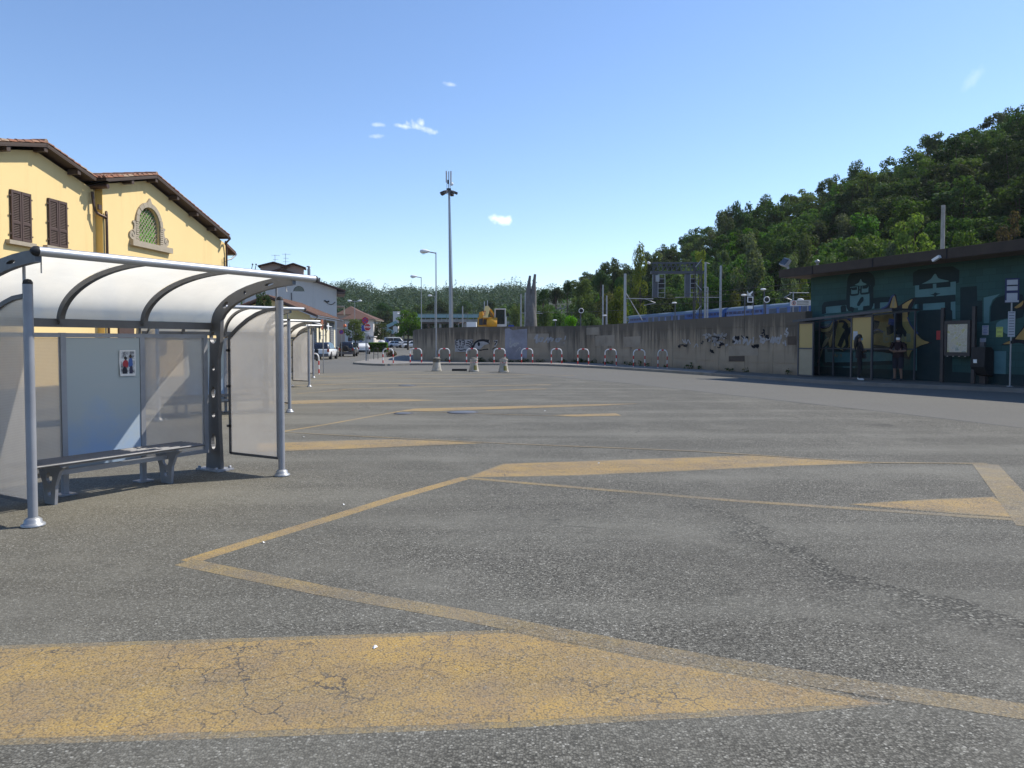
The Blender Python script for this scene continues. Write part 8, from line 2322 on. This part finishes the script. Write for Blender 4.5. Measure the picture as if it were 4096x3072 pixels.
for args in [('shrub_y', 2430, 1178, 120, 92, 'large yellow-green bush between the close pair of masts'), ('shrub0', 2175, 1212, 66, 90, 'olive bush right of the pollarded trunk'), ('bright_shrub', 2284, 1262, 56, 78, 'bright green bush below the round signal plate'),
             ('shrub0', 2230, 1222, 70, 96, 'dull green bush under the three pines'), ('shrub0', 2360, 1240, 80, 84, 'dark bush at the bend of the wall'), ('shrub_b', 2065, 1214, 64, 128, 'olive bush right of the excavator cab'),
             ('shrub0', 2520, 1190, 110, 86, 'dark bush behind the left end of the train'), ('shrub_y', 2470, 1150, 90, 88, 'yellowish bush at the foot of the umbrella pines'),
             ('shrub0', 2660, 1150, 150, 88, 'dark undergrowth bush behind the gantry'), ('shrub_y', 3215, 1110, 60, 56, 'sunlit yellow-green bush left of the teal building'), ('shrub_y', 2930, 1170, 80, 72, 'yellowish bush right of the lone mast'),
             ('shrub0', 3080, 1100, 150, 76, 'dark bush behind the ring signal plate'), ('shrub0', 2760, 1110, 130, 86, 'dark bush behind the gantry column')]:
    tree_at(*args, name='shrub')
tree_at('bright', 1632, 1246, 108, 138, 'bright green leafy tree left of the wall end', z0=gz(138))
tree_at('round2', 1521, 1282, 66, 152, 'small green tree beside the footbridge stairs', z0=gz(152))
tree_at('round2', 1422, 1266, 72, 116, 'leafy olive tree in front of the hip-roofed white house', z0=gz(116))
tree_at('round1', 1540, 1242, 80, 186, 'dark tree above the footbridge stairs', z0=gz(186))
tree_at('round1', 1058, 1166, 80, 62, 'dark tree in the gap between the yellow and cream houses', z0=0)
tree_at('shrub0', 985, 1215, 90, 58, 'dense bush in the gap behind the yellow house', z0=0)
tree_at('conifer', 923, 1058, 24, 80, 'slim conifer tip just right of the yellow house', z0=0)
tree_at('loose0', 978, 1083, 30, 90, 'thin tree tip over the nearest shelter roof', z0=0)
for k in range(26):
    u = 1500 + k * 31 + TR.uniform(-12, 12)
    D = TR.uniform(190, 235)
    kk = TR.choice(['round0', 'round1', 'round1', 'pine0', 'pine1', 'round2'])
    lm = 'left of the two street lamps' if u < 1660 else 'between the street lamps and the tall mast' if u < 1790 else 'right of the tall mast' if u < 1900 else 'behind the yellow excavator' if u < 2040 else 'behind the pollarded trunk' if u < 2170 else 'behind the three pines'
    tree_at(kk, u, TR.uniform(1192, 1246), TR.uniform(70, 105), D, {'round0': 'green broad tree', 'round1': 'dark broad tree', 'round2': 'yellow-green tree', 'pine0': 'dark pine', 'pine1': 'dark pine'}[kk] + ' beyond the footbridge, ' + lm, 'belt of trees beyond the footbridge', z0=1.6)

# the wood on the hillside
pts = []
tries = 0
while len(pts) < 290 and tries < 20000:
    tries += 1
    q = TR.uniform(0.10, 0.80); t = TR.random() ** 0.9 * 1.03
    p = hill_pt(q, t)
    if p.x > 125 or p.y < 30: continue
    md = 3.9 if p.y < 110 else 4.6
    if all((p.x - o.x) ** 2 + (p.y - o.y) ** 2 > md * md for o, _, _ in pts): pts.append((p, q, t))
keys = ['round0', 'round1', 'round2', 'round3', 'round0', 'round1', 'tall0', 'tall1', 'loose0', 'round3', 'silver', 'bright']
wts = [5, 6, 4, 5, 4, 5, 3, 3, 2, 4, 1.2, 0.5]
for p, q, t in pts:
    k = TR.choices(keys, wts)[0]
    h = TR.uniform(6.0, 10.8) * (0.9 if t > 0.95 else 1.0); w = TR.uniform(4.8, 8.0)
    u = U0 + F * q
    where = 'on the crest of the wooded hill' if t > 0.9 else ('low on the wooded hill above the railway' if t < 0.35 else 'in the middle of the wooded hillside')
    look = {'silver': 'grey-green', 'bright': 'light green', 'loose0': 'thin yellowish', 'round1': 'dark', 'tall1': 'dark narrow', 'tall0': 'narrow green', 'round2': 'yellow-green'}.get(k, 'green')
    near = 'over the close pair of masts' if u < 2480 else 'above the thick mast' if u < 2590 else 'above the signal gantry' if u < 2780 else 'above the lone pale mast' if u < 2930 else 'above the silvery poplar' if u < 3080 else 'above the corner floodlight' if u < 3260 else 'above the far half of the roof' if u < 3480 else 'above the brilliant green tree' if u < 3720 else 'around the concrete pole' if u < 3900 else 'towards the right edge'
    where = 'on the hill crest' if t > 0.9 else ('low on the hill' if t < 0.3 else ('halfway up the hill' if t < 0.62 else 'high on the hill'))
    size = 'small' if h < 8.0 else ('large' if h > 9.4 else 'middling')
    tree(k, '%s %s leafy tree %s %s' % (size, look, where, near), (p.x, p.y, p.z), h, w, 'trees of the wood on the hillside', sink=0.6)
# undergrowth that closes the wood
g = np.random.default_rng(5)
ub = []
for i in range(900):
    q = g.uniform(0.06, 1.0); t = g.uniform(-0.02, 1.0); p = hill_pt(q, t)
    if p.x > 130: continue
    ub.append((p.x, p.y, p.z + 0.6, 2.0, 2.0, 1.5))
me = leaf_cloud('undergrowth', ub, 46000, 0.30, M['leaf_a'], 6)
tag(link_mesh('undergrowth', me), kind='stuff')
# far woods that read as one mass
fb_ = []
for i in range(1500):
    u = g.uniform(600, 2700); t = g.uniform(0.05, 1.04); p = far_pt(u, t); r = g.uniform(3.0, 5.5)
    fb_.append((p.x, p.y, p.z + r * 0.85, r, r, r * g.uniform(0.8, 1.25)))
for i in range(7):
    p = far_pt(g.uniform(1400, 2100), 1.0)
    for k in range(5): fb_.append((p.x, p.y, p.z + 2 + k * 2.4, 1.1 - k * 0.12, 1.1 - k * 0.12, 1.9))
me = leaf_cloud('far_woods', fb_, 220000, 0.46, M['leaf_far'], 7)
tag(link_mesh('far_woods', me), kind='stuff')
# weeds at the foot of the wall and in the kerb
wv = []
for i in range(90):
    k = g.integers(5, len(WALL) - 1); f = g.random(); a = wf[k].lerp(wf[k + 1], float(f)); d = (wf[k + 1] - wf[k]).normalized()
    if g.random() < 0.45: continue
    h = 0.08 + 0.16 * g.random(); wv.append((a.x + d.y * 0.12, a.y - d.x * 0.12, 0.12 + h * 0.5, 0.16, 0.12, h))
me = leaf_cloud('weeds', wv, 1300, 0.06, M['leaf_dark'], 9)
tag(link_mesh('weeds', me), kind='stuff')
wv = [(G(1556 + i * 2.5, 1424, 0.12).x, G(1556, 1424, 0.12).y + 0.6 * (i % 3), 0.35, 0.3, 0.3, 0.35) for i in range(8)]
tag(link_mesh('dry_weeds', leaf_cloud('dry_weeds', wv, 500, 0.09, M['leaf_rust'], 10)), kind='stuff')

# the pollarded twin trunk
D_ = 76.0
f = lambda u, v: Vector(((u - U0) / F * D_, D_, EYE + (1370 - v) / F * D_))
pt = thing('pollarded_trunk', 'bare grey pollarded tree trunk forking into two cut stems above the wall', 'tree', (f(2124, 1300).x, D_, 0))
off = Vector((f(2124, 1300).x, D_, 0))
def stem(pts, rs):
    q = MB(); q.tube([f(u, v) - off for u, v in pts], [r / F * D_ for r in rs], 12); return q
q = stem([(2124, 1340), (2124, 1280), (2123, 1225), (2125, 1168)], [26, 23, 19, 7]); q.build('trunk', M['bark_grey'], pt)
a = stem([(2114, 1250), (2114, 1160), (2116, 1132), (2120, 1104)], [13, 10, 6.5, 4.5]); a.build('stem', M['bark_grey'], pt)
a = stem([(2132, 1250), (2134, 1165), (2136, 1135), (2140, 1098)], [14, 11, 7, 5]); a.build('stem', M['bark_grey'], pt)
for (u0, v0, u1, v1) in [(2115, 1140, 2109, 1126), (2117, 1136, 2126, 1137), (2136, 1138, 2129, 1121), (2137, 1135, 2148, 1130), (2114, 1150, 2108, 1142), (2139, 1158, 2147, 1150)]:
    q = stem([(u0, v0), (u1, v1)], [2.6, 1.1]); q.build('branch_stub', M['bark_grey'], pt)
# ------------------------------------------------------------------ two people waiting in the shade
def skin_body(name, joints, bones, root, mats, zone, parent):
    """joints: name -> (x, y, z, radius or (rx, ry)); one continuous skinned figure"""
    names = list(joints); idx = {n: i for i, n in enumerate(names)}
    me = bpy.data.meshes.new(name)
    me.from_pydata([joints[n][:3] for n in names], [(idx[a], idx[b]) for a, b in bones], [])
    ob = bpy.data.objects.new(name, me); COL.objects.link(ob)
    m = ob.modifiers.new('skin', 'SKIN'); m.use_smooth_shade = True; m.branch_smoothing = 0.4
    for n in names:
        r = joints[n][3]; sv = me.skin_vertices[0].data[idx[n]]
        sv.radius = r if hasattr(r, '__len__') else (r, r); sv.use_root = (n == root)
    s = ob.modifiers.new('sub', 'SUBSURF'); s.levels = 2; s.render_levels = 2
    dg = bpy.context.evaluated_depsgraph_get(); dg.update()
    me2 = bpy.data.meshes.new_from_object(ob.evaluated_get(dg))
    bpy.data.objects.remove(ob)
    me2.materials.clear()
    for x in mats: me2.materials.append(x)
    segs = [(Vector(joints[a][:3]), Vector(joints[b][:3]), zone.get((a, b), 0)) for a, b in bones]
    for p in me2.polygons:
        c = p.center; best, bm_ = 1e9, 0
        for a, b, z in segs:
            ab = b - a; t = max(0, min(1, (c - a).dot(ab) / max(1e-9, ab.length_squared))); d = (c - a - ab * t).length
            if d < best: best, bm_ = d, z
        p.material_index = bm_; p.use_smooth = True
    return link_mesh('body', me2, parent)
def hand(J, B, side, wrist, tip_dir, palm_n, thumb_dir):
    wv = Vector(wrist); d = Vector(tip_dir).normalized(); n = Vector(palm_n).normalized(); s = d.cross(n).normalized()
    th = Vector(thumb_dir).normalized()
    pal = wv + d * 0.075
    J[side + 'palm'] = (*pal, (0.036, 0.020)); B.append((side + 'wrist', side + 'palm'))
    for i, (o, l) in enumerate(((-0.03, 0.068), (-0.010, 0.078), (0.011, 0.073), (0.03, 0.056))):
        b = pal + d * 0.028 + s * o; m_ = b + d * l * 0.5 + n * 0.008; e = m_ + d * l * 0.38 + n * 0.022
        for nm, p, r in (('a', b, 0.010), ('b', m_, 0.009), ('c', e, 0.007)): J[side + 'f%d%s' % (i, nm)] = (*p, r)
        B.append((side + 'palm', side + 'f%da' % i)); B.append((side + 'f%da' % i, side + 'f%db' % i)); B.append((side + 'f%db' % i, side + 'f%dc' % i))
    t1 = wv + d * 0.035 + th * 0.036; t2 = t1 + th * 0.02 + d * 0.035
    J[side + 't1'] = (*t1, 0.011); J[side + 't2'] = (*t2, 0.009); B.append((side + 'wrist', side + 't1')); B.append((side + 't1', side + 't2'))
def person(label, loc, rz, H, woman, arms):
    """faces local +X; z up; arms: dict side -> (elbow, wrist, tip_dir, palm_n, thumb_dir)"""
    t = thing('person', label, 'person', loc, rz, scale=H / 1.75)
    J, B, Zn = {}, [], {}
    sh = 0.175 if woman else 0.205; hp = 0.095
    def j(n, x, y, z, r): J[n] = (x, y, z, r)
    j('pelvis', 0, 0, 0.93, (0.125, 0.165)); j('belly', 0.0, 0, 1.06, (0.10, 0.135) if woman else (0.125, 0.155)); j('chest', 0.0, 0, 1.25, (0.115, 0.155) if woman else (0.125, 0.175)); j('neckbase', -0.01, 0, 1.42, (0.075, 0.10))
    j('neck', 0.0, 0, 1.50, 0.055); j('skull', 0.012, 0, 1.60, (0.082, 0.074)); j('crown', 0.005, 0, 1.685, (0.075, 0.068))
    B += [('pelvis', 'belly'), ('belly', 'chest'), ('chest', 'neckbase'), ('neckbase', 'neck'), ('neck', 'skull'), ('skull', 'crown')]
    leg = arms['legs']
    for s, y in (('l', 1), ('r', -1)):
        fx, fy = leg[s]
        j(s + 'hip', 0, y * hp, 0.88, 0.092); j(s + 'knee', 0.03 + fx * 0.5, y * hp + fy * 0.5, 0.49, 0.060); j(s + 'calf', 0.0 + fx * 0.75, y * hp + fy * 0.75, 0.33, 0.055)
        j(s + 'ankle', fx - 0.01, y * hp + fy, 0.09, 0.040); j(s + 'heel', fx - 0.04, y * hp + fy, 0.045, 0.035); j(s + 'toe', fx + 0.17, y * (hp + 0.03) + fy, 0.035, (0.035, 0.028))
        B += [('pelvis', s + 'hip'), (s + 'hip', s + 'knee'), (s + 'knee', s + 'calf'), (s + 'calf', s + 'ankle'), (s + 'ankle', s + 'heel'), (s + 'heel', s + 'toe')]
        e, w, td, pn, th = arms[s]
        j(s + 'shoulder', -0.01, y * sh, 1.385, 0.062 if woman else 0.070); j(s + 'elbow', *e, 0.042 if woman else 0.048); j(s + 'wrist', *w, 0.028)
        B += [('neckbase', s + 'shoulder'), (s + 'shoulder', s + 'elbow'), (s + 'elbow', s + 'wrist')]
        hand(J, B, s, w, td, pn, th)
    # nose and chin so the head has a profile
    J['nose'] = (0.105, 0, 1.60, 0.012); B.append(('skull', 'nose')); J['chin'] = (0.075, 0, 1.535, 0.030); B.append(('skull', 'chin'))
    for a, b in B:
        z = 0
        if a in ('pelvis', 'belly', 'chest', 'neckbase') and b not in ('neck',) and not b.endswith('hip'): z = 1
        if a.endswith('shoulder') and b.endswith('elbow'): z = 1
        if a == 'pelvis' and b.endswith('hip') or a.endswith('hip'): z = 2
        if (a.endswith('knee') or a.endswith('calf')): z = 2 if woman else 0
        if a.endswith('ankle') or a.endswith('heel'): z = 3
        Zn[(a, b)] = z
    skin_body('body', J, B, 'pelvis', [M['skin'], M['cloth_black'] if woman else M['cloth_maroon'], M['cloth_navy'] if not woman else M['cloth_black'], M['white_plastic'] if woman else M['steel_grey']], Zn, t)
    # face: eyes, mouth line, mask, ears
    for y in (-0.032, 0.032):
        q = MB(); q.lathe([(0, -0.012), (0.014, 0), (0, 0.012)], 8, (0.082, y, 1.625)); q.build('eye', M['hair'], t)
    for y in (-0.078, 0.078):
        q = MB(); q.lathe([(0.006, -0.03), (0.016, -0.01), (0.016, 0.02), (0.006, 0.032)], 8, (0.0, y, 1.61)); q.build('ear', M['skin'], t)
    q = MB(); vs = []
    for i in range(7):
        for k in range(5):
            a = -1.15 + 2.3 * i / 6; z = 1.525 + 0.085 * k / 4; r = 0.094 + 0.022 * math.exp(-(a * 2.2) ** 2) * (1 - abs(k - 2) / 3)
            vs.append((r * math.cos(a) + 0.003, r * 0.86 * math.sin(a), z))
    q.add(vs, [(i * 5 + k, (i + 1) * 5 + k, (i + 1) * 5 + k + 1, i * 5 + k + 1) for i in range(6) for k in range(4)], True); q.build('face_mask', M['mask_blue'] if woman else M['white_plastic'], t)
    # hair
    q = MB(); q.lathe([(0.0, 0.105), (0.06, 0.092), (0.088, 0.05), (0.096, 0.0), (0.09, -0.05)], 16, (-0.012, 0, 1.655)); q.build('hair', M['hair'], t)
    if woman:
        q = MB(); q.tube(smooth_path([(-0.05, 0.0, 1.68), (-0.115, 0, 1.60), (-0.125, 0, 1.48), (-0.15, 0.01, 1.32), (-0.15, 0.0, 1.16)], 4), [0.06, 0.064, 0.066, 0.066, 0.066, 0.068, 0.07, 0.074, 0.076, 0.076, 0.072, 0.066, 0.058, 0.05, 0.04, 0.03, 0.015], 12); q.build('long_hair', M['hair'], t)
        bg = thing('shoulder_bag', 'small black shoulder bag with a bright clasp at the hip of the long-haired person', 'bag', (0, 0, 0))
        bg.location = t.matrix_basis @ Vector((0, 0, 0)); bg.rotation_euler = t.rotation_euler; bg.scale = t.scale
        q = MB(); q.box((0.15, -0.08, 0.92), (0.08, 0.24, 0.18), taper=0.85); b_ = q.build('bag_body', M['cloth_black'], bg)
        q = MB(); q.box((0.195, -0.08, 0.92), (0.012, 0.03, 0.035)); q.build('clasp', M['chrome'], b_)
        q = MB(); q.tube(smooth_path([(0.15, -0.18, 0.99), (0.12, -0.18, 1.2), (0.0, -0.17, 1.46), (-0.12, -0.1, 1.25), (0.05, 0.02, 0.99)], 4), 0.009, 5); q.build('strap', M['cloth_black'], b_)
    else:
        pass
    # hems of the shirt
    q = MB(); vs = []
    for k in range(20):
        a = 2 * math.pi * k / 20
        for z, rx, ry in ((0.86, 0.155, 0.20), (0.99, 0.145, 0.19), (1.12, 0.135, 0.17)):
            kx = 0.93 if woman else 1.03
            vs.append((rx * kx * math.cos(a), ry * kx * math.sin(a), z))
    q.add(vs, [(k * 3 + i, ((k + 1) % 20) * 3 + i, ((k + 1) % 20) * 3 + i + 1, k * 3 + i + 1) for k in range(20) for i in range(2)], True); q.build('shirt_hem', M['cloth_black'] if woman else M['cloth_maroon'], t)
    if not woman:
        for s, y in (('l', 1), ('r', -1)):
            fx, fy = leg[s]
            q = MB(); q.lathe([(0.10, 0.0), (0.105, 0.18), (0.11, 0.42)], 14, (0.01 + fx * 0.3, y * hp + fy * 0.3, 0.46)); q.build('shorts_leg', M['cloth_navy'], t)
    return t
crossed = {
    'l': ((0.05, 0.27, 1.10), (0.22, 0.02, 1.12), (0.05, -1, 0.05), (-1, 0, -0.2), (0.1, 0, 1)),
    'r': ((0.06, -0.27, 1.10), (0.19, -0.03, 1.07), (0.05, 1, 0.1), (-1, 0, -0.2), (0.1, 0, 1)),
    'legs': {'l': (0.02, 0.03), 'r': (-0.02, 0.0)}}
pw = G(3436, 1521, 0.12) ; hw = (1521 - 1337) / F * pw.y
pw.z = 0.12
w1 = person('person with long dark hair in black clothes and pale shoes, arms folded, wearing a mask', pw, rad(-12), hw * 1.0, True, crossed)
lean = {
    'l': ((0.03, 0.33, 1.13), (0.20, 0.06, 1.08), (0.1, -1, 0.0), (-1, 0, -0.2), (0.1, 0, 1)),
    'r': ((0.04, -0.32, 1.16), (0.22, -0.06, 1.10), (0.1, 1, 0.05), (-1, 0, -0.2), (0.1, 0, 1)),
    'legs': {'l': (0.03, 0.05), 'r': (0.0, -0.04)}}
px2 = HB.hit(3594, 1400, 0.98)[0]; pm = HB.to_world(px2, -0.98, 0.12); hm = (1518 - 1328) / F * pm.y * 0.985
w2 = person('person in a dark maroon t-shirt and shorts, arms folded, wearing a white mask', pm, rad(-150), hm * 1.0, False, lean)

# ------------------------------------------------------------------ summer haze over the valley
hz = MB(); hz.box((0, 0, 38.5), (1300, 1300, 79))
vm = bpy.data.materials.new('haze'); vm.use_nodes = True
vm.node_tree.nodes.clear()
vo = vm.node_tree.nodes.new('ShaderNodeOutputMaterial'); vp = vm.node_tree.nodes.new('ShaderNodeVolumePrincipled')
vp.inputs['Color'].default_value = (0.86, 0.92, 1.0, 1); vp.inputs['Density'].default_value = 0.00012; vp.inputs['Anisotropy'].default_value = 0.25
vm.node_tree.links.new(vp.outputs[0], vo.inputs['Volume'])
tag(hz.build('haze', vm), kind='stuff')
